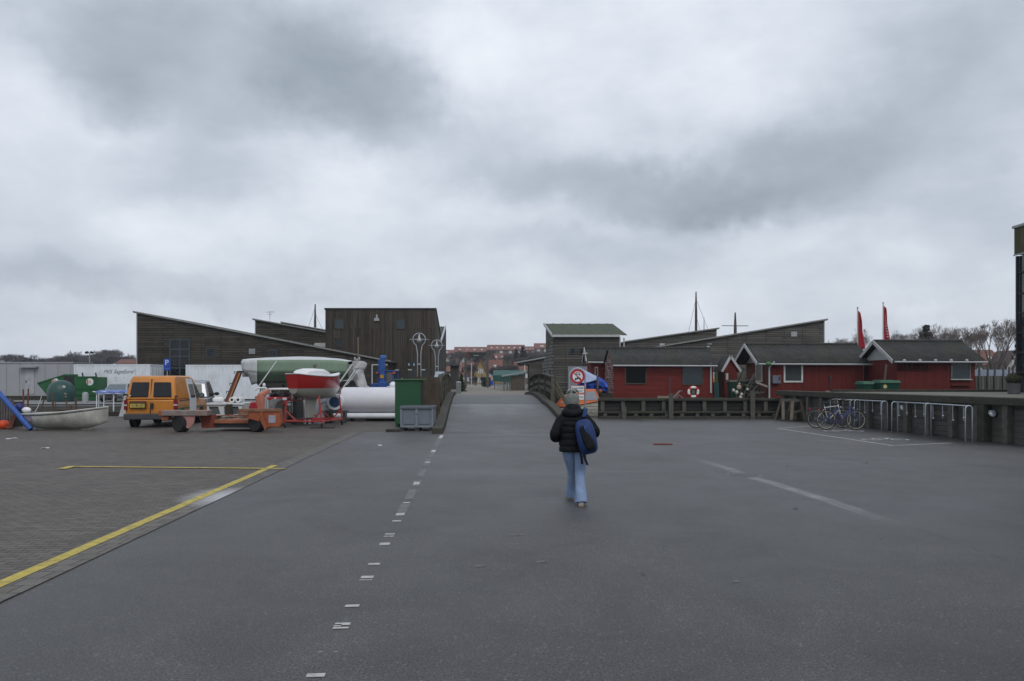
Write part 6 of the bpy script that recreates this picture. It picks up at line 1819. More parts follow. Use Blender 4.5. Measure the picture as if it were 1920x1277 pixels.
mb = MB(); mb.ell((0, 0, ZA(724, 34.4)), (.17, .2, .2), 12, 8); mb.b2((-.12, -.1, 0), (.12, .1, ZA(724, 34.4) - .12)); mb.build('sack', M_['white_paint'], t_, smooth=True)

# ------------------- blue tractor with a loader mast
Yb = 36.2
bl = thing('loader_tractor', 'blue tractor with an upright loader mast and a glazed cab behind the white tank', 'tractor', (XA(720, Yb), Yb, 0))
BS = M_['blue_steel']
kx = lambda px: XA(px, Yb) - XA(720, Yb)
kz = lambda py: ZA(py, Yb)
mb = MB(); mb.b2((kx(716.5), -.7, kz(722)), (kx(725.5), -.42, kz(672))); mb.build('mast', BS, bl, bevel=.03)
mb = MB(); mb.b2((kx(717.5), -.72, kz(674)), (kx(727), -.38, kz(667))); mb.build('mast_head', mat('head_blue', (.04, .13, .38), .45), bl, bevel=.04)
mb = MB(); mb.b2((kx(713), -.55, kz(700)), (kx(716), -.4, kz(675))); mb.build('ram', BS, bl)
mb = MB(); mb.b2((kx(710), -.3, kz(697.5)), (kx(740), 1.1, kz(694.5))); mb.build('cab_roof', BS, bl, bevel=.03)
for px in (711, 739):
    for yy in (-.28, 1.0): mb = MB(); mb.b2((kx(px) - .035, yy, kz(722)), (kx(px) + .035, yy + .07, kz(697.6))); mb.build('cab_post', BS, bl)
mb = MB(); mb.b2((kx(711.5), -.26, kz(720)), (kx(738.5), -.24, kz(697.6))); mb.build('windscreen', mat('cab_pane', (.10, .10, .10), .15), bl)
mb = MB(); mb.b2((kx(699), -.6, kz(726)), (kx(736), 1.2, kz(719))); mb.b2((kx(716), -1.0, kz(727)), (kx(732), -.6, kz(716))); mb.b2((kx(705), -.2, .45), (kx(735), 2.4, kz(726.2))); mb.build('chassis', BS, bl, bevel=.03)
for px in (709.5, 740.5): mb = MB(); mb.lathe([(.07, kz(701)), (.07, kz(698)), (.001, kz(697.4))], 10, (kx(px), -.3, 0)); mb.build('beacon', mat('beacon_orange', (.5, .08, .02), .4), bl)
mb = MB(); mb.box((kx(721), -.72, kz(706)), (.16, .04, .16)); mb.build('badge', mat('badge_gold', (.4, .22, .02), .5), bl)
for s_ in (-1, 1):
    wheel(bl, (s_ * .75 + kx(721), .1, .40), .40, .3, BS); wheel(bl, (s_ * .8 + kx(721), 1.0, .5), .5, .3, BS)

# ------------------- green locker, plastic pallet box, ground timbers
Yl = 28.6
lk = thing('green_locker', 'tall dark green timber locker with a thin overhanging lid', 'locker', (XA(740.5, Yl), Yl, 0))
wl = XA(789, Yl) - XA(740.5, Yl)
LG = mat('locker_green', (.012, .072, .03), .5, 0, .12, 2, .1, 10, dirt=(.02, .045, .025), dscale=1.2)
mb = MB(); mb.b2((0, 0, .13), (wl, .8, ZA(713, Yl))); mb.build('body', LG, lk, bevel=.008)
mb = MB(); mb.b2((-.03, -.07, ZA(713, Yl) + .003), (wl + .12, .86, ZA(711, Yl) + .01)); mb.build('lid', mat('lid_green', (.05, .12, .055), .5, 0, .2, 3), lk, bevel=.008)
mb = MB(); mb.b2((wl + .003, .02, .14), (wl + .015, .78, ZA(714, Yl))); mb.build('side_panel', M_['ink'], lk)  # black sheet paints the shade on the locker's east side
mb = MB(); mb.b2((.02, .02, 0), (.12, .7, .128)); mb.b2((wl - .12, .02, 0), (wl - .02, .7, .128)); mb.build('foot', LG, lk)
mb = MB(); mb.b2((wl * .5 - .004, -.004, .16), (wl * .5 + .004, 0.002, ZA(716, Yl))); mb.build('door_seam', mat('seam_green', (.009, .055, .022), .7), lk)
g0 = G(751, 811); Yx = 26.7
bxo = thing('pallet_box', 'grey plastic pallet box with two recessed panels beside the bridge kerb', 'pallet box', (XA(750.5, Yx), Yx, 0))
wx = XA(812.5, Yx) - XA(750.5, Yx)
PG = mat('plastic_grey', (.17, .195, .225), .5, 0, .08, 2, 0, dirt=(.11, .12, .13), dscale=3, damt=.5)
PGd = mat('plastic_grey_recess', (.135, .155, .185), .6, 0, .08, 2, 0, dirt=(.09, .1, .11), dscale=3, damt=.5)
bz = lambda py: ZA(py, Yx)
ztop, zbt = bz(761.5), .12
mb = MB()
for a, b__ in ((0, .055), (.46, .53), (.945, 1.0)): mb.b2((wx * a + (.0), -.05, zbt), (wx * b__, .0, ztop - .09))
for yy in (.92,):
    for a, b__ in ((0, .055), (.46, .53), (.945, 1.0)): mb.b2((wx * a, yy, zbt), (wx * b__, yy + .05, ztop - .09))
mb.build('rib', PG, bxo, bevel=.006)
mb = MB()
mb.b2((.01, .0, zbt + .06), (wx - .01, .03, ztop - .09)); mb.b2((.01, .89, zbt + .06), (wx - .01, .92, ztop - .09)); mb.b2((.01, .031, zbt + .06), (.04, .889, ztop - .09)); mb.b2((wx - .04, .031, zbt + .06), (wx - .01, .889, ztop - .09)); mb.b2((.01, .0, zbt + .003), (wx - .01, .92, zbt + .058))
mb.build('wall', PGd, bxo)
mb = MB()
for a, b__ in (((-.01, -.065), (wx + .01, .03)), ((-.01, .89), (wx + .01, .985)), ((-.01, .031), (.035, .889)), ((wx - .035, .031), (wx + .01, .889))):
    mb.b2((a[0], a[1], ztop - .088), (b__[0], b__[1], ztop))
mb.build('rim', mat('rim_grey', (.10, .115, .135), .55, 0, .15, 3), bxo, bevel=.01)
mb = MB(); mb.b2((.0, -.045, zbt), (wx, .0, zbt + .055)); mb.build('skirt', PG, bxo)
for x in (.0, wx * .45, wx - .14):
    mb = MB(); mb.b2((x, 0, 0), (x + .14, .9, zbt - .004)); mb.build('foot', M_['black_plastic'], bxo)
mb = MB()
for x0_, x1_ in ((.12, .42), (.56, .88)): mb.b2((wx * x0_, -.012, zbt + .10), (wx * x1_, -.002, zbt + .115))
mb.b2((wx * .475, -.06, bz(777)), (wx * .52, -.052, bz(775.5))); mb.build('vent_slot', M_['ink'], bxo)
t_ = thing('ground_timber', 'short dark timber lying askew before the green locker', 'timber', (XA(738, 26.3), 26.25, 0), R(12))
mb = MB(); mb.box((0, 0, .045), (.5, .16, .085)); mb.build('timber', M_['dark_wood'], t_, bevel=.01)
# paper scraps on the pavers
for k, (px, py) in enumerate(((85, 841), (22, 823), (712, 836))):
    g = G(px, py); t_ = thing('paper_scrap', ['white paper scrap on the pavers below the dinghy', 'pale flattened scrap near the orange float', 'tiny white scrap on the asphalt below the white tank'][k], 'litter', (g.x, g.y, .006), k)
    w_ = (.10, .16, .06)[k]
    mb = MB(); mb.sheet([[(-w_, -w_ * .7, .0), (0, -w_ * .6, .02), (w_, -w_ * .5, .004)], [(-w_ * .9, w_ * .5, .012), (0, w_ * .7, .008), (w_ * .8, w_ * .6, .02)]]); mb.build('sheet', M_['white_clean'], t_)

# ------------------- lamp posts on the island: twin tubes opening into a ring
def ring_lamp(px, Y, label):
    zb = isl(XA(px, Y), Y)
    t = thing('street_lamp', label, 'street lamp', (XA(px, Y), Y, zb), 0, 'twin tube street lamps with ring heads')
    H = 4.85 - zb; Rr = .42; zc = H - Rr
    gap = .115
    for s_ in (-1, 1):
        pts = [(s_ * gap, 0, 0), (s_ * gap, 0, zc - Rr - .55), (s_ * (gap + .03), 0, zc - Rr - .3)]
        for k in range(0, 13):
            a = R(-60 + k * 150 / 12); pts.append((s_ * Rr * math.cos(a), 0, zc + Rr * math.sin(a)))
        mb = MB(); mb.tube(pts, .030, 7); mb.build('pole', M_['steel'], t, smooth='all')
    mb = MB(); mb.tube([(Rr * .98 * math.cos(2 * PI * k / 24), Rr * .98 * math.sin(2 * PI * k / 24), zc) for k in range(24)], .02, 6, closed=True)
    mb.tube([(-Rr - .22, 0, zc), (Rr + .22, 0, zc)], .018, 6); mb.build('cross_ring', M_['steel'], t)
    mb = MB(); mb.lathe([(.04, zc + .36), (.07, zc + .1), (.15, zc - .02), (.16, zc - .08), (.001, zc - .08)], 14); mb.build('lamp_shade', TRIM, t, smooth=True)
    mb = MB(); mb.ell((0, 0, zc - .16), (.13, .13, .13), 12, 8); mb.build('globe', M_['glass_pale'], t, smooth='all')
    for z in (.9, 2.0): mb = MB(); mb.b2((-gap, -.02, z), (gap, .02, z + .08)); mb.build('clamp', M_['steel'], t)
    return t
ring_lamp(786, 52, 'twin tube street lamp with a ring head, the larger one before the brown block')
ring_lamp(819, 61, 'twin tube street lamp with a ring head, the smaller one at the brown block corner')
# information board and small lights beyond the bridge's west railing
t_ = thing('info_board', 'slanted pale information board on a post at the west end of the bridge', 'information board', (XA(824, 52.5), 52.5, isl(XA(824, 52.5), 52.5)))
mb = MB(); mb.tube([(0, 0, 0), (0, 0, 1.2)], .05, 8); mb.build('post', M_['steel'], t_)
mb = MB(); mb.box((0, 0, 1.35), (.62, .5, .05), rx=R(48), rz=R(-10)); mb.build('panel', mat('board_pale', (.30, .36, .42), .3), t_)
t_ = thing('litter_bin', 'grey steel litter bin beside the conifer past the bridge', 'litter bin', (XA(860, 56.5), 56.5, .755))
mb = MB(); mb.b2((-.17, -.17, 0), (.17, .17, .8)); mb.build('body', mat('bin_steel', (.16, .18, .18), .5, .3), t_, bevel=.02)
mb = MB(); mb.lathe([(.19, .8), (.19, .84), (.05, .88), (.001, .88)], 14); mb.build('lid', M_['steel'], t_)
# ---------------------------------------------------------------- east side: racks, bicycles, trestles, boats, sign
def rack(name, label, hoops, Ys_, inner):
    """hoops: px of west leg, ground Y; joined by a rail"""
    x0, y0 = XA(hoops[0][0], hoops[0][1]), hoops[0][1]
    t = thing('bicycle_rack', label, 'bicycle rack', (x0, y0, 0), 0, 'galvanised bicycle racks')
    tops = []
    for px, Y, wpx in hoops:
        xa = XA(px, Y) - x0; xb = XA(px + wpx, Y) - x0; y = Y - y0; H = 1.02; r = (xb - xa) / 2
        pts = [(xa, y, 0), (xa, y, H - r)] + [((xa + xb) / 2 - r * math.cos(PI * k / 8), y, H - r + r * math.sin(PI * k / 8)) for k in range(1, 8)] + [(xb, y, H - r), (xb, y, 0)]
        mb = MB(); mb.tube(pts, .019, 8); mb.build('hoop', M_['steel'], t, smooth='all')
        tops.append(((xa + xb) / 2, y, H - .01))
    mb = MB(); mb.tube(tops, .019, 8); mb.build('rail', M_['steel'], t, smooth='all')
    n_ = inner
    for i in range(n_):
        f = (i + .5) / n_; k = f * (len(tops) - 1); j = int(k); p = Vector(tops[j]).lerp(Vector(tops[min(j + 1, len(tops) - 1)]), k - j)
        mb = MB(); mb.tube([p, p + Vector((.01, 0, -.42))], .009, 5); mb.ell(p + Vector((.01, -.01, -.44 + .1 * (i % 2))), (.035, .03, .022), 8, 6); mb.build('wheel_clip', M_['steel'], t)
    return t
rack('a', 'galvanised bicycle rack holding the two parked bicycles', [(1557, 30.6, 9), (1602, 28.5, 10), (1653, 26.7, 11)], 0, 7)
rack('b', 'empty galvanised bicycle rack next to the pair of bicycles, three hoops', [(1672, 26.0, 11), (1735, 24.2, 10.5), (1810, 21.95, 13)], 0, 8)


def bicycle(label, x, y, rz, frame_m, kind, spokes=True):
    t = thing('bicycle', label, 'bicycle', (x, y, 0), rz, 'bicycles parked at the racks')
    r = .335; wb = 1.02
    for k, cx in enumerate((0, wb)):
        mb = MB(); mb.tube([(r * .965 * math.cos(2 * PI * i / 28), 0, r * .965 * math.sin(2 * PI * i / 28)) for i in range(28)], .019, 6, closed=True)
        o = mb.build('wheel', M_['black_rubber'], t, smooth='all'); o.location = (cx, 0, r + .006)
        mb = MB(); mb.tube([(r * .90 * math.cos(2 * PI * i / 28), 0, r * .90 * math.sin(2 * PI * i / 28)) for i in range(28)], .010, 5, closed=True); mb.build('rim', mat('rim_cream', (.42, .40, .33), .4, .2), o)
        mb = MB()
        for i in range(12): a = 2 * PI * i / 12; mb.tube([(.02 * math.cos(a + .5), 0, .02 * math.sin(a + .5)), (r * .9 * math.cos(a), 0, r * .9 * math.sin(a))], .0028, 3)
        mb.tube([(0, -.05, 0), (0, .05, 0)], .018, 6); mb.build('spokes', M_['steel'], o)
        mb = MB(); a0, a1 = (R(35), R(185)) if k == 0 else (R(50), R(170))
        mb.sheet([[((r + .03) * math.cos(a0 + (a1 - a0) * i / 12), yy, (r + .03) * math.sin(a0 + (a1 - a0) * i / 12)) for i in range(13)] for yy in (-.025, .025)]); mb.build('mudguard', M_['black_plastic'], o, solid=.004)
    h0 = Vector((0, 0, r)); bbk = Vector((.46, 0, .28)); st = Vector((.32, 0, .78)); hd = Vector((.84, 0, .86)); hl_ = Vector((.87, 0, .66)); fh = Vector((wb, 0, r))
    mb = MB()
    mb.tube([bbk, st], .016, 7); mb.tube([bbk, hl_], .018, 7)
    if kind == 'ladies':
        mb.tube([bbk + Vector((-.06, 0, .22)), (.60, 0, .55), (.74, 0, .66), hl_ + Vector((-.01, 0, .08))], .015, 7)
    else:
        mb.tube([st + Vector((.01, 0, -.04)), hd + Vector((.0, 0, -.06))], .017, 7)
    mb.tube([hd, hl_], .02, 7)
    for s_ in (-.05, .05):
        mb.tube([bbk, h0 + Vector((0, s_, 0))], .010, 6); mb.tube([st + Vector((0, 0, -.08)), h0 + Vector((0, s_, 0))], .009, 6)
    mb.build('frame', frame_m, t, smooth='all')
    mb = MB()
    for s_ in (-.045, .045): mb.tube([hl_ + Vector((0, s_ * .6, 0)), (.90, s_, .56), fh + Vector((0, s_, 0))], .013, 6)
    mb.build('fork', frame_m, t, smooth='all')
    mb = MB(); mb.tube([hd, hd + Vector((-.03, 0, .14)), hd + Vector((.04, 0, .17))], .013, 6); mb.tube([hd + Vector((-.14, -.27, .16)), hd + Vector((.02, -.16, .19)), hd + Vector((.04, 0, .17)), hd + Vector((.02, .16, .19)), hd + Vector((-.14, .27, .16))], .011, 6); mb.build('handlebar', TRIM, t, smooth='all')
    for s_ in (-1, 1): mb = MB(); mb.tube([hd + Vector((-.10, s_ * .25, .165)), hd + Vector((-.20, s_ * .28, .155))], .017, 6); mb.build('grip', M_['ink'], t)
    mb = MB(); mb.tube([st, st + Vector((-.03, 0, .12))], .013, 6); mb.build('seat_post', TRIMG, t)
    mb = MB(); mb.loft([[(.20 + .28 * f, w_ * math.cos(2 * PI * k / 10), .915 + .028 * math.sin(2 * PI * k / 10)) for k in range(10)] for f, w_ in ((0, .03), (.1, .09), (.4, .09), (.7, .04), (1, .02))]); mb.build('saddle', M_['ink'], t, smooth='all')
    mb = MB(); mb.tube([(-.22, -.06, .72), (.26, -.05, .74)], .008, 5); mb.tube([(-.22, .06, .72), (.26, .05, .74)], .008, 5); mb.tube([(-.22, -.06, .72), (-.22, .06, .72)], .008, 5)
    mb.tube([(-.15, .06, .72), (0, .06, r)], .007, 5); mb.tube([(-.15, -.06, .72), (0, -.06, r)], .007, 5); mb.build('carrier', M_['ink'], t)
    mb = MB(); mb.box((-.25, 0, .70), (.03, .09, .05)); mb.build('rear_lamp', M_['sign_red'], t)
    mb = MB(); mb.ell(hl_ + Vector((.07, 0, .09)), (.045, .035, .035), 8, 6); mb.build('front_lamp', TRIMG, t)
    mb = MB(); mb.lathe([(.001, -.062), (.085, -.062), (.085, -.055), (.001, -.055)], 16, tuple(bbk), 'Y'); mb.tube([bbk + Vector((0, -.07, 0)), bbk + Vector((.06, -.07, -.16))], .009, 5); mb.box(bbk + Vector((.07, -.11, -.17)), (.09, .08, .02)); mb.tube([bbk + Vector((0, .07, 0)), bbk + Vector((-.06, .07, .16))], .009, 5); mb.box(bbk + Vector((-.07, .11, .17)), (.09, .08, .02)); mb.build('crank', M_['dark_steel'], t)
    mb = MB(); mb.prism([(.0, .30), (.45, .20), (.54, .28), (.45, .36), (0, .37)], -.085, -.06, 'Y'); mb.build('chain_guard', mat('guard_dark', (.03, .03, .06), .4), t)
    mb = MB(); mb.tube([(.40, .04, .22), (.36, .18, .0)], .01, 5); mb.build('kickstand', M_['steel'], t)
    return t
VIO = mat('violet_blue_paint', (.022, .032, .19), .35, 0, .1, 5)
b1_ = bicycle('violet blue ladies bicycle with pale rims parked in front of the other bicycle', XA(1548, 27.4), 27.35, R(-3), VIO, 'ladies')
b2__ = bicycle('white framed bicycle with red lamps half hidden behind the violet blue one', XA(1531, 28.2), 28.25, R(6), mat('bike_white', (.50, .50, .52), .35, 0, .1, 5), 'cross')
# trestles
for k, (px, Y, rz, lab) in enumerate(((1474, 33.6, 8, 'rough timber trestle nearest the corner of the two bulwarks'), (1494, 33.1, -6, 'rough timber trestle nearer the bicycles, tight against its twin'))):
    t_ = thing('trestle', lab, 'trestle', (XA(px, Y), Y, 0), R(rz), 'timber trestles by the bulwark')
    H = .93
    mb = MB(); mb.b2((-.28, -.08, H - .12), (.34, .08, H)); mb.build('top_beam', M_['grey_wood'], t_)
    for sx_, sy_ in ((-1, -1), (-1, 1), (1, -1), (1, 1)):
        mb = MB(); mb.bar((sx_ * .18, sy_ * .07, H - .10), (sx_ * .30, sy_ * .32, .03), .12, .10); mb.build('leg', mat('trestle_brown', (.12, .10, .08), .8, 0, .35, 6, .4), t_)
    mb = MB(); mb.bar((-.28, -.22, .35), (.30, -.2, .5), .04, .1); mb.build('brace', M_['grey_wood'], t_)

# prohibition sign
Ysg = 25.9
sg = thing('prohibition_sign', 'round red ringed no motor vehicles sign with two white plates in an arched grey tube', 'sign', (XA(1083, Ysg), Ysg, 0))
gz = lambda py: ZA(py, Ysg)
gx = lambda px: XA(px, Ysg) - XA(1083, Ysg)
hw = gx(1097.5); Rt = hw
zc = gz(705)
pts = [(-hw, .06, 0), (-hw, .06, zc)] + [(-Rt * math.cos(PI * k / 14), .06, zc + Rt * math.sin(PI * k / 14)) for k in range(1, 14)] + [(hw, .06, zc), (hw, .06, 0)]
mb = MB(); mb.tube(pts, .028, 8); mb.build('tube_frame', M_['steel'], sg, smooth='all')
rr = gx(1096.3)
mb = MB(); mb.lathe([(.001, -.012), (rr, -.012), (rr, .012), (.001, .012)], 40, (0, 0, gz(706)), 'Y'); disc = mb.build('disc', M_['sign_red'], sg)
mb = MB(); mb.lathe([(.001, -.018), (rr * .72, -.018), (rr * .72, -.0125), (.001, -.0125)], 40, (0, 0, gz(706)), 'Y'); mb.build('white_field', M_['sign_white'], disc)
zc = gz(706)
# car above, motorcycle below, as pictograms
K = M_['ink']
mb = MB()
def pp(pts, y0=-.024, y1=-.0185): mb.prism([(a * rr, zc + b_ * rr) for a, b_ in pts], y0, y1, 'Y')
pp([(-.30, .36), (-.24, .58), (.22, .58), (.30, .36), (.24, .36), (.17, .50), (-.17, .50), (-.22, .36)])
pp([(-.34, .18), (-.34, .36), (.36, .36), (.36, .10), (.26, .10), (.26, .28), (-.24, .28), (-.24, .18)])
for cx_ in (-.28, .36):
    mb.lathe([(.001, -.024), (rr * .15, -.024), (rr * .15, -.0185)], 16, (cx_ * rr, 0, zc - .38 * rr), 'Y')
pp([(-.28, -.34), (-.12, -.16), (.10, -.20), (.34, -.10), (.40, -.34), (.14, -.30), (.0, -.40), (-.14, -.30)])
pp([(-.10, -.16), (.02, .02), (.16, -.02), (.06, -.18)])
mb.build('pictogram', K, disc)
mb = MB(); a_ = R(-45)
mb.box((0, -.0275, zc), (rr * 1.45, .005, rr * .11), ry=R(45)); mb.build('slash', M_['sign_red'], disc)
for (pa, pb_, ln1, ln2) in ((723, 737, 'Kørsel tilladt', 'til havnen'), (739, 750, 'Max 10 km', '')):
    za, zb2 = gz(pa), gz(pb_)
    mb = MB(); mb.b2((-hw * .88, -.01, zb2), (hw * .88, .012, za)); pl_ = mb.build('plate', M_['sign_red'], sg)
    mb = MB(); mb.b2((-hw * .84, -.014, zb2 + .012), (hw * .84, -.0105, za - .012)); mb.build('plate_field', M_['sign_white'], pl_)
    hh = (za - zb2)
    text('lettering', ln1, pl_, (0, -.018, za - hh * (.32 if ln2 else .5)), (R(90), 0, 0), .075, K, width=hw * 1.5)
    if ln2: text('lettering', ln2, pl_, (0, -.018, za - hh * .70), (R(90), 0, 0), .075, K, width=hw * 1.2)

# orange cabin boat afloat beside the bridge
Yo = 37.6
ob_ = thing('cabin_boat', 'small boat with an orange cabin and cream clinker hull tied up beside the bridge', 'boat', (XA(1123, Yo) - .0, Yo, 0), R(90 + 8))
# local y runs towards the bridge (west); stern at y=0 (px ~1123), bow at px 1042
Lo = XA(1123, Yo) - XA(1036, Yo)
CREAM = boards('clinker_cream', ((.42, .41, .36), (.46, .45, .40)), (.16, .15, .13), 30, .16, .012, vary=.12)
rows, pl, pr = hull(Lo + .1, 1.25, .78, .42, -.25, tr=.74, bow_p=2, keel_rise=.25, sheer_dip=.02)
mb = MB(); mb.sheet(rows); mb.poly(rows[0][::-1]); mb.build('hull', CREAM, ob_, smooth=True)
ORG = mat('boat_orange', (.52, .13, .04), .45, 0, .1, 3, 0, dirt=(.3, .10, .05), dscale=3, damt=.3)
mb = MB(); mb.sheet([[(x * 1.0, y, z + .004) for x, y, z in pl], [(0, y, z + .06) for x, y, z in pl], [(x, y, z + .004) for x, y, z in pr]]); mb.build('deck', ORG, ob_, smooth='all')
mb = MB(); mb.tube([(x * 1.02, y, z) for x, y, z in pl], .045, 6); mb.tube([(x * 1.02, y, z) for x, y, z in pr], .045, 6); mb.tube([(pl[0][0], -.01, pl[0][2]), (pr[0][0], -.01, pr[0][2])], .045, 6); mb.build('gunwale', ORG, ob_)
# cabin: raked block, window openings framed in orange
cabs = []
def cabsec(y, hw_, zb, zt, hwt): return [(-hw_, y, zb), (hw_, y, zb), (hwt, y, zt - .06), (hwt * .85, y, zt), (-hwt * .85, y, zt), (-hwt, y, zt - .06)]
secs = [cabsec(.03, .52, .70, .78, .46), cabsec(.26, .52, .70, 1.30, .42), cabsec(.7, .52, .66, 1.29, .42), cabsec(1.3, .50, .58, 1.16, .40), cabsec(1.72, .44, .52, .96, .36), cabsec(2.08, .38, .48, .56, .34)]
mb = MB(); mb.loft(secs); mb.build('cabin', ORG, ob_, bevel=.02, smooth=True)
WG = mat('curtain_glass', (.26, .27, .31), .25, 0, .15, 12)
for s_ in (-1, 1):
    for q_ in ([(.16, .80), (.32, 1.20), (.80, 1.17), (.85, .76)], [(1.56, .62), (1.52, .98), (1.68, .90), (1.94, .62)]):
        n2 = len(q_)
        def xo(y, z):
            hb_ = .52 if y < 1.3 else .52 - .18 * (y - 1.3) ; ht_ = .42 if y < 1.3 else .42 - .12 * (y - 1.3)
            zb_, zt_ = .70 - .12 * max(0, y - .4), 1.24 - .3 * max(0, y - 1.0)
            f = min(1, max(0, (z - zb_) / (zt_ - zb_))); return hb_ + (ht_ - hb_) * f + .02
        mb = MB(); mb.add([(s_ * xo(y, z), y, z) for y, z in q_] + [(s_ * (xo(y, z) - .03), y, z) for y, z in q_], [tuple(range(n2)), tuple(range(n2, 2 * n2))[::-1]] + [(i, (i + 1) % n2, (i + 1) % n2 + n2, i + n2) for i in range(n2)])
        mb.build('cabin_window', WG, ob_)
# blue tarpaulin covered boat behind it
Yb2 = 45.4
tb2 = thing('tarp_covered_boat', 'boat under a crumpled blue and silver tarpaulin behind the sign', 'boat', (XA(1112, Yb2), Yb2, 0))
bx2 = lambda px: XA(px, Yb2) - XA(1112, Yb2)
bz2 = lambda py: ZA(py, Yb2)
random.seed(21)
TB = mat('tarp_blue', (.012, .045, .27), .4, 0, .25, 3, .3, 9)
prof = [(1086, 712, 735), (1092, 706, 740), (1100, 701, 742), (1110, 702, 742), (1120, 704, 741), (1128, 709, 741), (1135, 716, 738), (1136, 722, 734)]
secs = []
for px, pt, pb_ in prof:
    zt, zb = bz2(pt), bz2(pb_); c_ = (zt + zb) / 2; h_ = (zt - zb) / 2
    secs.append([(bx2(px) + random.uniform(-.06, .06), .9 * math.cos(a) * random.uniform(.8, 1.1), c_ + h_ * math.sin(a) * random.uniform(.88, 1.08)) for a in [2 * PI * k / 12 for k in range(12)]])
mb = MB(); mb.loft(secs); mb.build('cover', TB, tb2)
mb = MB(); mb.add([(bx2(1083), -.7, bz2(700)), (bx2(1088), -.2, bz2(690.5)), (bx2(1119), -.5, bz2(707)), (bx2(1116), -.95, bz2(712)), (bx2(1102), -1.0, bz2(716)), (bx2(1092), -.95, bz2(718)), (bx2(1083), -.85, bz2(716))], [(0, 1, 2, 3, 4, 5, 6)])
mb.add([(bx2(1088), -.2, bz2(690.5)), (bx2(1119), -.5, bz2(707)), (bx2(1112), .7, bz2(708)), (bx2(1086), .6, bz2(696))], [(0, 1, 2, 3)])
mb.build('silver_side', mat('tarp_silver', (.30, .36, .52), .45, 0, .12, 3, .3, 9), tb2, solid=.02)
mb = MB(); mb.bar((bx2(1116.5), -1.05, bz2(705)), (bx2(1117), -1.05, .35), .1, .1); mb.build('post', M_['old_wood'], tb2)
mb = MB(); mb.ell((bx2(1122), -.98, bz2(733)), (.12, .08, .12), 10, 8); mb.build('buoy', mat('buoy_rust', (.30, .07, .03), .5), tb2, smooth='all')
mb = MB(); rows, pl, pr = hull(3.2, 1.5, 1.0, 1.1, -1.3); q = Matrix.Translation((1.0, 0, 0)) @ Matrix.Rotation(R(90), 4, 'Z'); mb.M = q; mb.sheet(rows); mb.build('hull', M_['dark_wood'], tb2, smooth=True)

# things along the island quay by the red huts
Yh = 45.2
lr = thing('life_ring', 'red and white life ring hanging on a post before the first red hut', 'life ring', (XA(1300, Yh), Yh, .70))
zc = ZA(735, Yh) - .70; Rr = .27
for k in range(8):
    a0, a1 = 2 * PI * k / 8 + PI / 8, 2 * PI * (k + 1) / 8 + PI / 8
    red = k % 2 == 0
    ww = .32 if red else 1
    mid_ = (a0 + a1) / 2; sp_a = (a1 - a0) / 2 * (.62 if red else 1.38)
    pts = [(Rr * math.cos(mid_ - sp_a + 2 * sp_a * i / 6), 0, zc + Rr * math.sin(mid_ - sp_a + 2 * sp_a * i / 6)) for i in range(7)]
    mb = MB(); mb.tube(pts, .078 if red else .075, 10); mb.build('band' if red else 'ring_segment', mat('ring_red', (.45, .03, .02), .45) if red else M_['white_clean'], lr, smooth='all')
mb = MB(); mb.tube([(0, .1, 0), (0, .1, zc + .1)], .04, 7); mb.build('post', M_['dark_wood'], lr)
mb = MB(); mb.box((0, -.02, zc - .02), (.13, .05, .26)); mb.build('line_pouch', mat('pouch_green', (.05, .15, .11), .6), lr)
def small(name, label, cat, x, y, z, fn, m, group=None, rz=0):
    t = thing(name, label, cat, (x, y, z), rz, group); mb = MB(); fn(mb); mb.build('body', m, t); return t
# garden chair frame
t_ = thing('garden_chair', 'thin white garden chair frame lying before the first red hut', 'chair', (XA(1271, 45.3), 45.3, .67))
mb = MB(); mb.tube([(-.25, 0, 0), (.15, 0, .45), (.25, 0, .42)], .018, 5); mb.tube([(-.1, 0, 0), (.05, 0, .2), (.3, 0, .02)], .018, 5); mb.tube([(-.25, .3, 0), (.15, .3, .45)], .018, 5); mb.tube([(.15, 0, .45), (.15, .3, .45)], .018, 5); mb.build('frame', TRIMG, t_)
t_ = thing('timber_baulk', 'pale timber baulk on the quay below the first red hut', 'timber', (XA(1247, 45.3), 45.3, .67))
mb = MB(); mb.b2((-.45, -.1, 0), (.45, .1, .14)); mb.build('timber', mat('pale_baulk', (.22, .19, .14), .8, 0, .3, 5, .3), t_)
# green post, yellow boat, wheelie bin, fishing clutter between huts
t_ = thing('yellow_boat', 'upturned yellow boat hull seen between the first red hut and the tiny hut', 'boat', (XA(1340, 52), 52, .67), R(-90))
YB = mat('boat_yellow', (.60, .36, .03), .5, 0, .08, 3)
zb = ZA(718, 52) - .67; zt = ZA(708, 52) - .67
mb = MB(); mb.loft([[(-.5, y, zb), (-.5, y, zb + .1), (-.3, y, zt), (.3, y, zt), (.5, y, zb + .1), (.5, y, zb)] for y in (0.0, 1.4)]); mb.build('hull', YB, t_, bevel=.04)
for y in (.2, 1.1): mb = MB(); mb.b2((-.4, y, 0), (.4, y + .1, zb - .002)); mb.build('trestle', M_['dark_wood'], t_)
mb = MB(); mb.b2((-.3, .1, .55), (.3, 1.4, .62)); mb.b2((-.3, .1, .3), (.3, 1.4, .36)); mb.build('shelf', mat('shelf_rose', (.25, .16, .13), .7), t_)
t_ = thing('green_post', 'tall dark green post between the first red hut and the tiny hut', 'post', (XA(1343, 46.1), 46.1, .67))
mb = MB(); mb.b2((-.07, -.07, 0), (.07, .07, ZA(697, 46.1) - .67)); mb.build('post', mat('post_green', (.06, .07, .04), .8), t_); mb = MB(); mb.b2((-.16, -.1, 0), (.14, .12, ZA(717, 46.1) - .67)); mb.build('casing', mat('casing_green', (.012, .05, .045), .6), t_)
t_ = thing('wheelie_bin', 'dark green wheelie bin between the tiny hut and the fishing gear', 'bin', (XA(1378, 45.4), 45.4, .67))
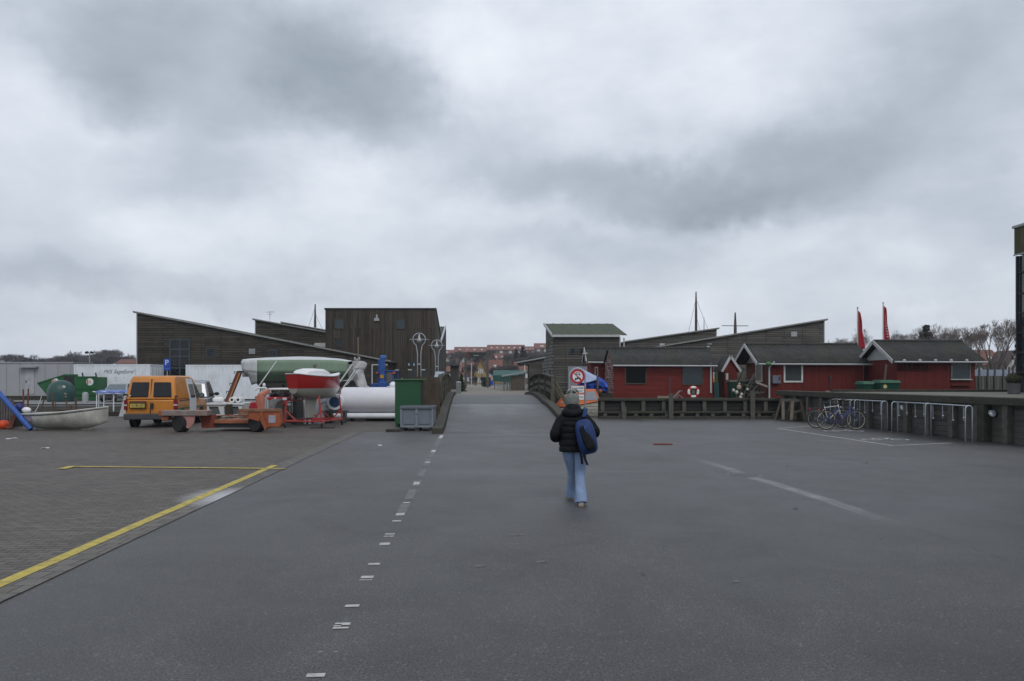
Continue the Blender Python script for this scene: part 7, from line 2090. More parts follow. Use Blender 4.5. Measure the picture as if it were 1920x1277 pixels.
WB = mat('bin_green', (.012, .04, .028), .5, 0, .15, 3)
mb = MB(); mb.loft([[(-.30, -.30, .05), (.30, -.30, .05), (.30, .30, .05), (-.30, .30, .05)], [(-.38, -.36, .95), (.38, -.36, .95), (.38, .36, .95), (-.38, .36, .95)]]); mb.build('body', WB, t_)
mb = MB(); mb.loft([[(-.42, -.40, .955), (.42, -.40, .955), (.42, .40, .955), (-.42, .40, .955)], [(-.36, -.30, 1.06), (.36, -.30, 1.06), (.36, .36, 1.06), (-.36, .36, 1.06)]]); mb.build('lid', mat('bin_lid', (.06, .07, .055), .5), t_)
for s_ in (-1, 1): mb = MB(); mb.lathe([(.001, -.03), (.09, -.03), (.09, .03), (.001, .03)], 12, (s_ * .28, .34, .09), 'X'); mb.build('wheel', M_['ink'], t_)
# pile of fishing gear: poles, buoys
random.seed(31)
gear = thing('fishing_gear', 'tangled heap of dark poles and netting before the gable of the long red hut', 'fishing gear', (XA(1405, 43.9), 44.2, .67))
gX = lambda px: XA(px, 44) - XA(1405, 43.9)
gZ = lambda py: ZA(py, 44) - .67
lines = [((1390, 745), (1412, 700)), ((1396, 745), (1420, 712)), ((1401, 744), (1424, 716)), ((1408, 742), (1420, 706)), ((1414, 712), (1433, 744)), ((1418, 722), (1431, 746)), ((1402, 728), (1418, 704)), ((1420, 728), (1427, 735)), ((1412, 738), (1432, 735)), ((1410, 732), (1428, 730)), ((1384, 716), (1395, 690)), ((1392, 714), (1399, 686)), ((1405, 735), (1414, 700)), ((1398, 742), (1410, 722))]
for k, (p, q) in enumerate(lines):
    mb = MB(); y0 = random.uniform(-.3, .3); mb.bar((gX(p[0]), y0, max(.04, gZ(p[1]))), (gX(q[0]), y0 + random.uniform(-.2, .3), gZ(q[1])), .06, .07); mb.build('pole', [M_['grey_wood'], M_['dark_wood'], M_['old_wood']][k % 3], gear)
for (p, q) in (((1414, 715), (1436, 724)), ((1416, 718), (1436, 726)), ((1415, 716), (1431, 722))):
    mb = MB(); mb.bar((gX(p[0]), -.4, gZ(p[1])), (gX(q[0]), -.5, gZ(q[1])), .05, .04); mb.build('lath', mat('lath_pale', (.34, .30, .27), .7), gear)
mb = MB()
for k in range(40): mb.ell((gX(1396 + random.uniform(0, 22)), random.uniform(-.2, .4), max(.08, gZ(random.uniform(714, 744)))), (random.uniform(.08, .2), .12, random.uniform(.06, .14)), 7, 5)
mb.build('netting', mat('net_dark', (.03, .034, .028), .95, 0, .5, 9, .8, 30), gear)
for k, (px, py, r, c) in enumerate(((1373, 732, .09, 'w'), (1379, 735.5, .10, 'w'), (1383, 726, .13, 'p'), (1388, 739, .08, 'w'), (1386, 746, .09, 'w'), (1399, 730, .07, 'w'), (1384, 720, .07, 'y'))):
    zz = max(ZA(py, 44.2), .67 + r)
    mb = MB(); mb.ell((gX(px), -.45, zz - .67), (r, r, r * 1.15), 10, 8); mb.build('net_float', {'w': mat('float_white', (.45, .44, .38), .5), 'p': mat('float_pinkish', (.34, .25, .22), .5), 'y': mat('float_yellow', (.30, .27, .12), .5)}[c], gear, smooth='all')
mb = MB()
for px in (1378, 1383, 1392): mb.tube([(gX(px), -.4, .0), (gX(px + 7), -.38, gZ(720))], .025, 5)
mb.build('stake', M_['old_wood'], gear)
mb = MB(); mb.prism([(gX(1385), gZ(745)), (gX(1402), gZ(745)), (gX(1402), gZ(718)), (gX(1392), gZ(714))], -.1, .3, 'Y'); mb.build('net_bundle', mat('net_black', (.015, .016, .016), .9, 0, .4, 8, .6, 20), gear)
# green dumpsters by hut three
for k, (px0, px1, py, Y, lab) in enumerate(((1619, 1641, 717, 40.6, 'dark green dumpster, the smaller one against the long red hut'), (1651, 1688, 714.5, 40.0, 'dark green dumpster with a round yellow and white sticker'))):
    t_ = thing('dumpster', lab, 'dumpster', (XA(px0, Y), Y, .67), 0, 'green dumpsters between the red huts')
    w = XA(px1, Y) - XA(px0, Y); h = ZA(py, Y) - .67
    mb = MB(); mb.loft([[(.08, .05, .12), (w - .08, .05, .12), (w - .08, .85, .12), (.08, .85, .12)], [(0, 0, h - .1), (w, 0, h - .1), (w, .95, h - .1), (0, .95, h - .1)]]); mb.build('body', mat('dumpster_green', (.008, .058, .034), .45, 0, .15, 2), t_, bevel=.01)
    mb = MB(); mb.loft([[(-.04, -.05, h - .095), (w + .04, -.05, h - .095), (w + .04, 1.0, h - .095), (-.04, 1.0, h - .095)], [(0.02, .02, h + .03), (w - .02, .02, h + .03), (w - .02, .9, h + .06), (0.02, .9, h + .06)]]); mb.build('lid', mat('dumpster_lid', (.012, .085, .045), .45, 0, .15, 2), t_)
    for xx in (.15, w - .15): mb = MB(); mb.lathe([(.001, -.03), (.058, -.03), (.058, .03), (.001, .03)], 10, (xx, .2, .058), 'X'); mb.build('wheel', M_['ink'], t_)
    if k:
        mb = MB(); mb.lathe([(.001, -.014), (.10, -.014), (.10, -.004)], 16, (w * .23, 0, h - .28), 'Y'); mb.build('sticker', mat('sticker_cream', (.5, .42, .2), .5), t_)
t_ = thing('concrete_block', 'pale concrete block at the foot of the long red hut', 'block', (XA(1551, 44.2), 44.2, .67))
mb = MB(); mb.b2((-.09, -.1, 0), (.09, .1, ZA(732.5, 44.2) - .67)); mb.build('block', TRIMG, t_)
# terrace: box shrub in a pot, glazed tower, fence behind
Yq = 28.6
t_ = thing('potted_shrub', 'clipped round shrub in a grey tub at the foot of the glass tower', 'potted plant', (XA(1901, Yq), Yq, TERZ), 0)
mb = MB(); mb.lathe([(.17, 0), (.2, .02), (.24, .36), (.26, .40), (.22, .40), (.2, .34), (.001, .34)], 18); mb.build('tub', mat('tub_grey', (.10, .10, .11), .7), t_, smooth=True)
random.seed(8); mb = MB()
for k in range(900):
    d_ = Vector((random.gauss(0, 1), random.gauss(0, 1), random.gauss(0, 1))).normalized() * random.uniform(.75, 1.02)
    p = Vector((d_.x * .27, d_.y * .27, .56 + d_.z * .21)); a = Vector((random.uniform(-1, 1), random.uniform(-1, 1), random.uniform(-1, 1))).normalized() * .03; b_ = a.cross(d_).normalized() * .02
    mb.add([p - a, p + b_, p + a, p - b_], [(0, 1, 2, 3)])
mb.ell((0, 0, .56), (.22, .22, .17), 12, 8)
mb.build('foliage', mat('box_leaves', (.045, .05, .025), .8, 0, .4, 12), t_)
Yg = 32.0
gt = thing('glass_tower', 'tall dark glazed tower with an olive roof band at the frame edge', 'tower', (XA(1905, Yg), Yg, TERZ))
H = ZA(424, Yg) - TERZ; D_ = 10
zz = lambda py: ZA(py, Yg) - TERZ
mb = MB(); mb.b2((.08, -D_, 0), (7, -.1, zz(478) - .06)); mb.build('glass_core', glass('tower_glass', (.018, .026, .032), .06, .8), gt)
mb = MB()
for k in range(6): mb.b2((-.02, -.10 - 1.95 * k - .0, 0), (.079, .0 - 1.95 * k, zz(478) - .06))
for py in (514, 553, 590, 626, 663, 700): mb.b2((.0, -D_, zz(py)), (.076, -.101, zz(py) + .07))
mb.build('mullions', M_['ink'], gt)
mb = MB(); mb.b2((-.06, -D_ - .02, zz(478)), (7, 0.02, H - .10)); mb.build('roof_band', boards('olive_boards', ((.06, .058, .03), (.085, .08, .045)), (.03, .03, .02), 9, .4, .01, vertical=True), gt)
mb = MB(); mb.b2((-.12, -D_ - .08, H - .098), (7.1, .08, H)); mb.b2((-.09, -D_ - .04, zz(480)), (-.062, .04, zz(477.5))); mb.build('roof_edge', TRIMG, gt)
# fence with upright posts and blue sheeting at the far east
Yf = 46
ft = thing('quay_fence', 'grey board fence with tall posts and a blue strip beyond the last red hut', 'fence', (XA(1829, Yf), Yf, .67))
fx = lambda px: XA(px, Yf) - XA(1829, Yf)
fz = lambda py: ZA(py, Yf) - .67
mb = MB(); mb.b2((0, 0, 0), (fx(1930), .08, fz(705))); mb.build('board_panel', boards('fence_grey', ((.09, .09, .085), (.13, .13, .12)), (.03, .03, .03), 6, .18, .015, vertical=True), ft)
mb = MB(); mb.b2((0, .5, fz(705) - .3), (fx(1930), .56, fz(693))); mb.build('blue_strip', mat('strip_blue', (.27, .33, .42), .6, 0, .1, 1), ft)
for px, pt in ((1835, 684), (1851, 677), (1864, 680), (1880, 690), (1891, 688), (1898, 686), (1906, 688)):
    mb = MB(); mb.b2((fx(px) - .04, -.1, 0), (fx(px) + .04, -.02, fz(pt))); mb.build('post', M_['grey_wood'], ft)
t_ = thing('red_cone', 'small bright red cone standing before the grey fence', 'cone', (XA(1890, 44), 44, .67))
mb = MB(); mb.lathe([(.18, 0), (.18, .03), (.12, .03), (.03, .55), (.001, .56)], 12); mb.build('cone', mat('cone_red', (.45, .02, .03), .5), t_, smooth=True)
t_ = thing('red_tent', 'small pointed red canopy top beyond the grey fence', 'tent', (XA(1899, 52), 52, .67))
zt = ZA(695, 52) - .67
mb = MB(); mb.lathe([(.42, zt - .45), (.35, zt - .15), (.12, zt), (.001, zt + .05)], 10, cap=False); mb.tube([(0, 0, 0), (0, 0, zt)], .03, 5); mb.build('canopy', mat('tent_red', (.4, .02, .02), .5), t_)
t_ = thing('low_dinghy', 'small upturned white dinghy lying by the grey fence', 'dinghy', (XA(1856, 43.6), 43.6, .67))
mb = MB(); mb.loft([[(x, y * w_, z * w_) for y, z in ((-.3, 0), (-.25, .2), (0, .3), (.25, .2), (.3, 0))] for x, w_ in ((0, .7), (.4, 1), (.9, .8), (1.3, .2))]); mb.build('hull', M_['white_paint'], t_, smooth=True)

# flags
for k, (px, top, bot, Y) in enumerate(((1608, 578, 648, 50), (1656, 569, 640, 50))):
    t_ = thing('flag', ['drooping red flag on the pole behind the ridge of the long red hut', 'drooping red flag with white writing on the pole behind the last red hut'][k], 'flag', (XA(px, Y), Y, .67), 0, 'red flags on poles')
    H = ZA(top, Y) - .67
    mb = MB(); mb.tube([(0, 0, 0), (0, 0, H)], [.05, .035], 7); mb.ell((0, 0, H + .04), (.06, .06, .06), 8, 6); mb.build('pole', mat('flagpole_cream', (.45, .42, .33), .5), t_)
    rows = []
    L2 = ZA(top + 4, Y) - ZA(bot + 6, Y)
    for i in range(15):
        f = i / 14; wd_ = (.10 + .33 * f) * (1 + .1 * math.sin(f * 9 + k))
        rows.append([(.045 + wd_ * j / 6, .09 * math.sin(j * 1.7 + f * 3 + k) * (.4 + .6 * j / 6), H - .15 - L2 * f - .12 * j / 6 * (1 - f)) for j in range(7)])
    mb = MB(); mb.sheet(rows); cl = mb.build('cloth', mat('flag_red', (.33, .012, .03), .6, 0, .15, 4), t_, smooth='all', solid=.006)
    if k:
        for j in range(9):
            f = .25 + j * .07; i0 = rows[int(f * 14)][4]
            mb = MB(); mb.box((i0[0] * .8, i0[1] - .05, i0[2]), (.12, .01, .07)); mb.build('lettering_mark', mat('flag_white', (.45, .35, .38), .6), cl)

# ship masts behind the sheds
def mast(px, top, Y, r, label, yard=None, shr=()):
    t = thing('ship_mast', label, 'mast', (XA(px, Y), Y, .5))
    H = ZA(top, Y) - .5
    mb = MB(); mb.tube([(0, 0, 0), (0, 0, H * .8), (0, 0, H)], [r, r * .75, r * .35], 7); mb.build('pole', mat('mast_timber', (.075, .055, .04), .7, 0, .2, 4), t)
    if yard:
        mb = MB(); z = ZA(yard[1], Y) - .5; mb.tube([(-yard[0], 0, z + .02), (0, 0, z), (yard[0], 0, z)], .045, 6); mb.build('yard', M_['dark_wood'], t)
    for i, (dx, zt_) in enumerate(shr):
        mb = MB(); mb.tube([(0, 0, ZA(zt_, Y) - .5), (dx, 0, H * .35)], .018, 4); mb.build('shroud', M_['dark_steel'], t)
mast(1305, 547, 92, .20, 'tall thin ship mast with shrouds behind the first distant shed', None, ((-1.5, 560), (2.6, 560), (1.2, 590)))
mast(1320, 595, 94, .07, 'short thin pole just beside the tall ship mast')
mast(1378.5, 586, 92, .24, 'stout ship mast crossed by a yard above the long grey shed', (1.55, 611), ((-.8, 612), (.9, 612)))
mast(591, 570, 95, .2, 'dark knotted ship mast rising behind the sawtooth shed', None, ((-2.2, 576), (2.6, 588)))
# ---------------------------------------------------------------- trees, town, far shore
TWIG = mat('bare_twigs', (.13, .108, .10), .9, 0, .2, 2)
TWIG_D = mat('bare_twigs_dark', (.085, .074, .074), .9, 0, .2, 2)
BARK = mat('bark', (.085, .075, .065), .9, 0, .3, 3, .4)
PINE = mat('pine_needles', (.022, .034, .022), .85, 0, .35, 3)
FIRG = mat('fir_green', (.060, .070, .026), .85, 0, .3, 6)


def grow(seed, H, spread=.62, levels=5, r0=.22, splits=3, upw=.35, trunk_f=.28, rmin=.022, fork=1):
    """bare tree: returns trunk builder and crown builder"""
    rnd = random.Random(seed)
    tr, cr = MB(), MB()
    top = Vector((rnd.uniform(-.3, .3), 0, H * trunk_f))
    tr.tube([(0, 0, -.3), (0, 0, .2), top * .6, top], [r0 * 1.4, r0 * 1.1, r0, r0 * .85], 7)
    def br(p, d, L_, r, lv):
        mid_ = p + d * L_ * .5 + Vector((rnd.uniform(-1, 1), rnd.uniform(-1, 1), rnd.uniform(-1, 1))) * L_ * .07
        d2 = (d + Vector((0, 0, .16)) + Vector((rnd.uniform(-1, 1), rnd.uniform(-1, 1), 0)) * .12).normalized()
        e_ = mid_ + d2 * L_ * .5
        (tr if lv == 0 else cr).tube([p, mid_, e_], [r, r * .8, max(r * .62, rmin * .8)], 5 if lv < 2 else 3, cap=False)
        if lv >= levels: return
        n_ = splits + (1 if lv > 1 else 0)
        for i in range(n_):
            a = 2 * PI * (i + rnd.random() * .7) / n_
            tilt = spread * rnd.uniform(.55, 1.15)
            ax = d2.cross(Vector((math.cos(a), math.sin(a), .3))).normalized()
            nd = (Matrix.Rotation(tilt, 3, ax) @ d2)
            nd = (nd + Vector((0, 0, upw * .4))).normalized()
            st_ = mid_.lerp(e_, rnd.uniform(.2, 1)) if i else e_
            br(st_, nd, L_ * rnd.uniform(.62, .82), max(r * .52, rmin), lv + 1)
    for i in range(fork + 2):
        a = 2 * PI * i / (fork + 2) + rnd.random()
        d = Vector((math.cos(a) * .45, math.sin(a) * .45, 1)).normalized()
        br(top, d, H * .24, r0 * .62, 0)
    return tr, cr


def make_tree(seed, H, label, loc, m=TWIG, group=None, name='bare_tree', **k):
    tr, cr = grow(seed, H, **k)
    t = thing(name, label, 'tree', loc, 0, group)
    tr.build('trunk', BARK if m is TWIG else m, t); cr.build('crown', m, t)
    return t


grpE = 'bare trees beyond the red huts'
pt = []
specs = [(1601, 100, 612, 17, 'bare round tree behind the first red flag', .70), (1578, 104, 628, 13, 'low bare tree half hidden by the end of the long shed', .7),
         (1696, 105, 618, 15, 'small bare tree between the second flag and the dark pine', .7),
         (1772, 96, 606, 17, 'wide many stemmed bare tree next to the dark pine', .8), (1795, 99, 607, 16, 'many stemmed bare tree over the ridge end of the last red hut', .8),
         (1752, 101, 609, 15, 'bare tree whose twigs mix with the dark pine', .8),
         (1716, 103, 622, 15, 'low bare tree between the dark pine and its small bare neighbour', .8), (1822, 97, 613, 15, 'bare tree above the far end of the last red hut roof', .8), (1890, 86, 606, 15, 'bare tree close against the glass tower', .8),
         (1868, 78, 598, 20, 'large bare tree with dense fine twigs beside the glass tower', .62)]
for k, (px, Y, top, H_, lab, spd) in enumerate(specs):
    z0 = .6; H_ = ZA(top, Y) - z0
    t_ = make_tree(40 + k, H_, lab, (XA(px, Y), Y, z0), group=grpE, spread=spd * (.62 if px == 1868 else .70), levels=6, r0=.16 if px != 1868 else .22, upw=.55, trunk_f=.18, rmin=.009, splits=2, fork=2)
    # scale so that the top meets the photograph's height
    zmax = max(v.co.z for c in t_.children for v in c.data.vertices)
    s_ = H_ / zmax; t_.scale = (s_ * (1.5 if px == 1868 else 1.25), s_ * 1.3, s_)


def pine(px, Y, top, wpx, label, m=PINE, seed=1, z0=.6, name='pine_tree', cone=False, n=1500, group=None):
    rnd = random.Random(seed)
    H_ = ZA(top, Y) - z0; Rm = wpx / 2 * Y / F
    t = thing(name, label, 'tree', (XA(px, Y), Y, z0), 0, group)
    mb = MB(); mb.tube([(0, 0, -.2), (0, 0, H_ * .9)], [.25 * H_ / 9, .06 * H_ / 9], 7); mb.build('trunk', BARK, t)
    mb = MB()
    lay = 8
    for k in range(n):
        f = rnd.random()
        if cone: r_max = Rm * (1 - f) ** .8 * (.75 + .25 * math.sin(f * 40)); z = H_ * (.05 + .93 * f)
        else:
            li = rnd.randrange(lay); fl = li / (lay - 1)
            r_max = Rm * (1.0 - fl ** 2.2 * .8) * (.9 + .18 * math.sin(li * 2.3)); z = H_ * (.22 + .74 * fl) + rnd.uniform(-.35, .35) * H_ / 9
        a = rnd.uniform(0, 2 * PI)
        lob = 1 if cone else (.72 + .28 * math.sin(a * 3 + z * 1.7))
        r = r_max * math.sqrt(rnd.random()) * lob
        z -= .10 * r if not cone else .25 * r
        p = Vector((r * math.cos(a), r * math.sin(a), z)); s_ = (.34 if not cone else .10) * H_ / 9 * rnd.uniform(.6, 1.3) * (1 if not cone else 9 / H_ * .9)
        u = Vector((rnd.uniform(-1, 1), rnd.uniform(-1, 1), rnd.uniform(-.4, .4))).normalized() * s_
        v = Vector((rnd.uniform(-1, 1), rnd.uniform(-1, 1), rnd.uniform(-.3, .8))).normalized() * s_ * .6
        mb.add([p - u, p - v * .6, p + u, p + v], [(0, 1, 2, 3)])
    mb.build('crown', m, t)
    return t
pine(1737, 98, 611, 52, 'dark spreading pine tree behind the last red hut', seed=3, n=3600)
pine(1912, 74, 618, 30, 'dark pine at the frame edge behind the glass tower', seed=4, n=900)
pine(865, 66, 701, 23, 'small yellow green conifer beside the street past the bridge', FIRG, 5, .75, 'conifer', True, 2600)

# ---- far shore, west: tree line and single taller trees
SHZ = .8
mass = MB(); rnd = random.Random(77)
for k in range(2600):
    px = rnd.uniform(-80, 262); Y = rnd.uniform(300, 345)
    h = (3.2 + 1.6 * math.sin(px * .031 + 1) + 1.2 * math.sin(px * .11) + .8 * math.sin(px * .27)) * 1.05
    z = SHZ + rnd.random() ** .8 * (h + 1.6)
    p = Vector((XA(px, Y), Y, z)); s_ = rnd.uniform(.35, 1.0)
    u = Vector((rnd.uniform(-1, 1), rnd.uniform(-.3, .3), rnd.uniform(-.5, .5))).normalized() * s_; v = Vector((rnd.uniform(-.5, .5), 0, 1)).normalized() * s_ * .9
    mass.add([p - u, p + v, p + u, p - v * .5], [(0, 1, 2, 3)])
o = mass.build('treeline', mat('treeline_brown', (.075, .072, .075), .9, 0, .35, .12), None); tag(o, 'low dark wood along the far shore behind the grey site hut', 'wood', kind='stuff')
protos = []
shore = [(22, 662, 'd'), (60, 664, 't'), (40, 668, 'd'), (98, 669, 'd'), (132, 661, 't'), (147, 656, 't'), (120, 665, 'd'), (171, 663, 't'), (188, 655, 't'), (203, 653, 't'), (213, 658, 't'), (241, 662, 't'), (232, 668, 't'), (80, 670, 'd'), (158, 668, 'd')]
kinds = ['rounded bare tree', 'spreading bare tree', 'narrow bare tree']
for k, (px, top, tp) in enumerate(shore):
    Y = 296 + (k * 7) % 23
    H_ = ZA(top, Y) - SHZ
    names_ = ['tallest bare tree of the far shore, left of the timber shed', '']
    lab = {22: 'low dark bare tree above the west end of the site hut', 60: 'bare tree above the door of the site hut', 40: 'dark tree just west of the site hut door', 98: 'dark squat tree midway along the site hut roof',
           132: 'bare tree above the east end of the site hut', 147: 'round bare tree above the west corner of the lettered container', 120: 'dark tree above the last panel of the site hut', 171: 'bare tree right behind the twin floodlight mast',
           188: 'narrow bare tree east of the floodlight mast', 203: 'tallest round bare tree of the far shore', 213: 'bare tree leaning on the tallest one of the far shore', 241: 'bare tree just west of the long timber shed',
           232: 'small bare tree above the red roofed house on the shore', 80: 'dark low tree between the hut door and its east end', 158: 'low dark tree west of the floodlight mast'}[px]
    if k < 3:
        t_ = make_tree(100 + k, 13, lab, (XA(px, Y), Y, SHZ), m=TWIG_D, group='trees along the far shore', spread=.62, levels=4, r0=.34, upw=.45, trunk_f=.18, rmin=.05, splits=4)
        zmax = max(v.co.z for c in t_.children for v in c.data.vertices); t_['h'] = zmax; protos.append(t_)
        t_.scale = (H_ / zmax * 1.15,) * 2 + (H_ / zmax,)
    else:
        pr_ = protos[k % 3]
        t_ = copy_tree(pr_, (XA(px, Y), Y, SHZ), k * 1.3, lab); s_ = H_ / pr_['h']; t_.scale = (s_ * 1.15, s_ * 1.15, s_)
for t_ in protos + [o for o in bpy.data.objects if 'h' in o.keys()]:
    if 'h' in t_.keys(): del t_['h']

# ---- houses
TILE = boards('red_roof_tiles', ((.185, .080, .064), (.225, .10, .08)), (.12, .06, .05), .3, .33, .03, vary=.22, stain=(.14, .075, .066))
TILE2 = boards('orange_roof_tiles', ((.165, .070, .050), (.195, .085, .064)), (.11, .052, .044), .3, .33, .03, vary=.22, stain=(.125, .075, .06))
BRICKW = mat('brick_brown', (.13, .09, .078), .8, 0, .2, 1)
PALEW = mat('wall_pale', (.33, .31, .26), .8, 0, .12, 1)
YELW = mat('wall_yellow', (.28, .205, .085), .8, 0, .15, 1)
WINW = mat('window_pale', (.45, .48, .50), .4)


def house(label, px0, px1, ridge, eave, Y, wall, roof=TILE, gable=None, base=None, skylights=0, dormer=0, wins=True, group='houses of the town'):
    """ridge along x unless gable='front'"""
    x0, x1 = XA(px0, Y), XA(px1, Y)
    zb = isl((x0 + x1) / 2, Y) - .5
    t = thing('house', label, 'house', (x0, Y, zb), 0, group)
    w = x1 - x0; zr, ze = ZA(ridge, Y) - zb, ZA(eave, Y) - zb
    if gable == 'front':
        D = w * 1.3
        mb = MB(); mb.prism([(0, 0), (w, 0), (w, ze), (w / 2, zr - .1), (0, ze)], 0, D, 'Y'); mb.build('wall', wall, t)
        mb = MB(); sl = (zr - ze) / (w / 2)
        for s_ in (0, 1):
            xa = -.35 if s_ == 0 else w + .35
            mb.add([(xa, -.3, ze - .35 * sl + .1), (w / 2, -.3, zr + .1), (w / 2, D + .3, zr + .1), (xa, D + .3, ze - .35 * sl + .1)], [(0, 1, 2, 3)])
        mb.build('roof', roof, t, solid=.18)
        fwin = [(w * .5 + (k - 1) * w * .15, zz_) for zz_ in (ze * 1.02 + .3, ze * .45) for k in range(3)]
        if wins:
            for cx_, cz in fwin:
                mb = MB(); mb.b2((cx_ - w * .05, -.06, cz - .5), (cx_ + w * .05, -.01, cz + .5)); mb.build('window', WINW, t)
    else:
        D = max(7, (zr - ze) * 2.0)
        mb = MB(); mb.prism([(0, 0), (D, 0), (D, ze), (D / 2, zr - .15), (0, ze)], 0, w, 'X'); mb.build('wall', wall, t)
        mb = MB()
        for ya in (-.4, D + .4):
            mb.add([(-.3, ya, ze - .4 * (zr - ze) / (D / 2) + .1), (w + .3, ya, ze - .4 * (zr - ze) / (D / 2) + .1), (w + .3, D / 2, zr + .08), (-.3, D / 2, zr + .08)], [(0, 1, 2, 3)])
        rf = mb.build('roof', roof, t, solid=.15)
        def onroof(cx_, f, sw, sh_):
            y = D / 2 * f; z = ze + (zr - ze) * f
            mb = MB(); dy, dz = D / 2 * sh_, (zr - ze) * sh_
            mb.add([(cx_ - sw, y - .14, z + .12), (cx_ + sw, y - .14, z + .12), (cx_ + sw, y + dy - .14, z + dz + .12), (cx_ - sw, y + dy - .14, z + dz + .12)], [(0, 1, 2, 3)])
            mb.build('skylight', WINW, rf, solid=.06)
        for k in range(skylights): onroof(w * (k + .7) / (skylights + .4), .32, w / max(skylights, 1) * .12, .22)
        if wins:
            n_ = max(2, int(w / 3.2))
            for k in range(n_):
                cx_ = w * (k + .5) / n_; mb = MB(); mb.b2((cx_ - .6, -.06, ze - 1.5), (cx_ + .6, -.01, ze - .4)); mb.build('window', WINW, t)
    return t


house('long red roofed block on the hill at the edge of the brown museum block', 820, 851, 656, 664, 352, BRICKW, skylights=1)
house('long red roofed row on the hill with pale skylights, west of the highest row', 852, 913, 650.5, 659.5, 345, BRICKW, skylights=4)
house('highest and longest red roofed row on the hill, its ridge broken by skylights', 914, 983, 646.5, 656, 338, BRICKW, skylights=6)
house('red roofed row on the hill behind the dark evergreens', 983, 1005, 649.5, 657, 344, BRICKW, skylights=3)
house('gabled red house on the hill closest to the mossy roofed museum house', 1003, 1030, 643.5, 653, 322, BRICKW, skylights=1)
house('red roofed house with skylights halfway up the hill', 922, 950, 664, 674, 262, BRICKW, TILE2, skylights=2)
house('dark gabled cottage halfway up the hill', 917, 930, 663, 675, 248, mat('wall_dark', (.07, .06, .055), .8), TILE2, gable='front', wins=False)
house('pale gabled house on the slope behind the conifer', 862, 880, 668, 680, 240, PALEW, mat('dark_slate', (.07, .07, .07), .8), gable='front')
house('cream house on the slope at the edge of the brown museum block', 828, 848, 668, 682, 225, PALEW, mat('dark_slate', (.07, .07, .07), .8), gable='front')
house('low orange roofed house at the street end, left of the yellow gable', 866, 886, 680, 703, 184, BRICKW, TILE2)
house('yellow gabled house facing the end of the street', 889, 913, 675, 699, 172, YELW, TILE2, gable='front')
house('orange roofed house with dormer beside the yellow gabled one', 916, 940, 675, 697, 180, YELW, TILE2, skylights=1)
house('red roofed cottage behind the market tent', 944, 965, 684, 695, 200, BRICKW, TILE2)
house('low red roofed house left of the conifer', 838, 862, 687, 697, 150, BRICKW, TILE)
house('low red roofed house behind the low grey shed', 966, 990, 679, 696, 170, BRICKW, TILE2)
house('orange roofed house on the far shore beside the long timber shed', 218, 252, 674, 682, 240, PALEW, TILE2, skylights=0)
house('big orange roofed house behind the board fence at the east edge', 1826, 1885, 656, 684, 105, mat('wall_white', (.40, .40, .38), .8), TILE2, skylights=2)
house('white gabled house with a dark roof at the foot of the large bare tree', 1884, 1925, 659, 690, 92, mat('wall_white', (.40, .40, .38), .8), mat('brown_slate', (.10, .075, .07), .8), gable='front', wins=True)

# town trees on the hill
hill_trees = [(838, 661, 255, 'bare tree on the hill above the cream house', 't'), (857, 655, 268, 'bare tree before the west end of the long skylit row', 't'), (872, 660, 250, 'bare tree on the hill behind the timber gantry', 'd'), (897, 664, 240, 'bare tree above the yellow gabled house', 't'),
              (845, 670, 215, 'low bare tree near the cream house', 'd'), (918, 655, 275, 'bare tree where the two long rows meet', 't'), (950, 662, 230, 'bare tree below the highest row', 'd'), (962, 656, 222, 'dense dark bare tree west of the evergreens', 'd'),
              (990, 658, 215, 'dense dark bare tree east of the evergreens', 'd'), (1003, 656, 208, 'bare tree against the gabled red house', 't'), (1016, 655, 200, 'bare tree beside the lattice wall of the museum house', 't'), (975, 668, 190, 'bare tree above the low grey shed', 't'), (940, 672, 205, 'low bare tree behind the orange roofed house', 't'), (852, 677, 168, 'bare tree over the low red roofed house by the conifer', 't'), (881, 682, 164, 'small bare tree before the low orange roof at the street end', 't'), (927, 684, 166, 'small bare tree before the dormer of the orange roofed house', 't'), (947, 679, 172, 'bare tree over the market tent', 't'), (960, 683, 160, 'small bare tree between the market tent and the low shed', 't')]
for k, (px, top, Y, lab, tp) in enumerate(hill_trees):
    x = XA(px, Y); zb = isl(x, Y) - .3; H_ = ZA(top, Y) - zb
    pr_ = protos[(k + 1) % 3]; zmax = max(v.co.z for c in pr_.children for v in c.data.vertices)
    t_ = copy_tree(pr_, (x, Y, zb), k * 2.1, lab); s_ = H_ / zmax; t_.scale = (s_ * 1.0, s_ * 1.0, s_); t_['group'] = 'trees on the town hill'
pine(980, 205, 650.5, 26, 'big dark evergreen on the hill above the low grey shed', seed=9, z0=isl(3, 205) - .3, name='evergreen', n=1500)
pine(968, 212, 655, 16, 'smaller dark evergreen next to the big one on the hill', seed=10, z0=isl(2, 212) - .3, name='evergreen', n=900)
rnd = random.Random(5); mass = MB()
for k in range(2600):
    px = rnd.uniform(828, 1028); Y = rnd.uniform(196, 236)
    x = XA(px, Y); zb = isl(x, Y)
    z = zb + rnd.random() ** 1.3 * (3.4 if px < 930 else 5.2)
    p = Vector((x, Y, z)); s_ = rnd.uniform(.25, .6)
    u = Vector((rnd.uniform(-1, 1), rnd.uniform(-.3, .3), rnd.uniform(-.6, .6))).normalized() * s_; v = Vector((rnd.uniform(-.6, .6), 0, 1)).normalized() * s_ * .9
    mass.add([p - u, p + v, p + u, p - v * .5], [(0, 1, 2, 3)])
o = mass.build('undergrowth', mat('brush_brown', (.085, .075, .062), .9, 0, .35, .2), None); tag(o, 'bare brown scrub between the houses on the town hill', 'scrub', kind='stuff')
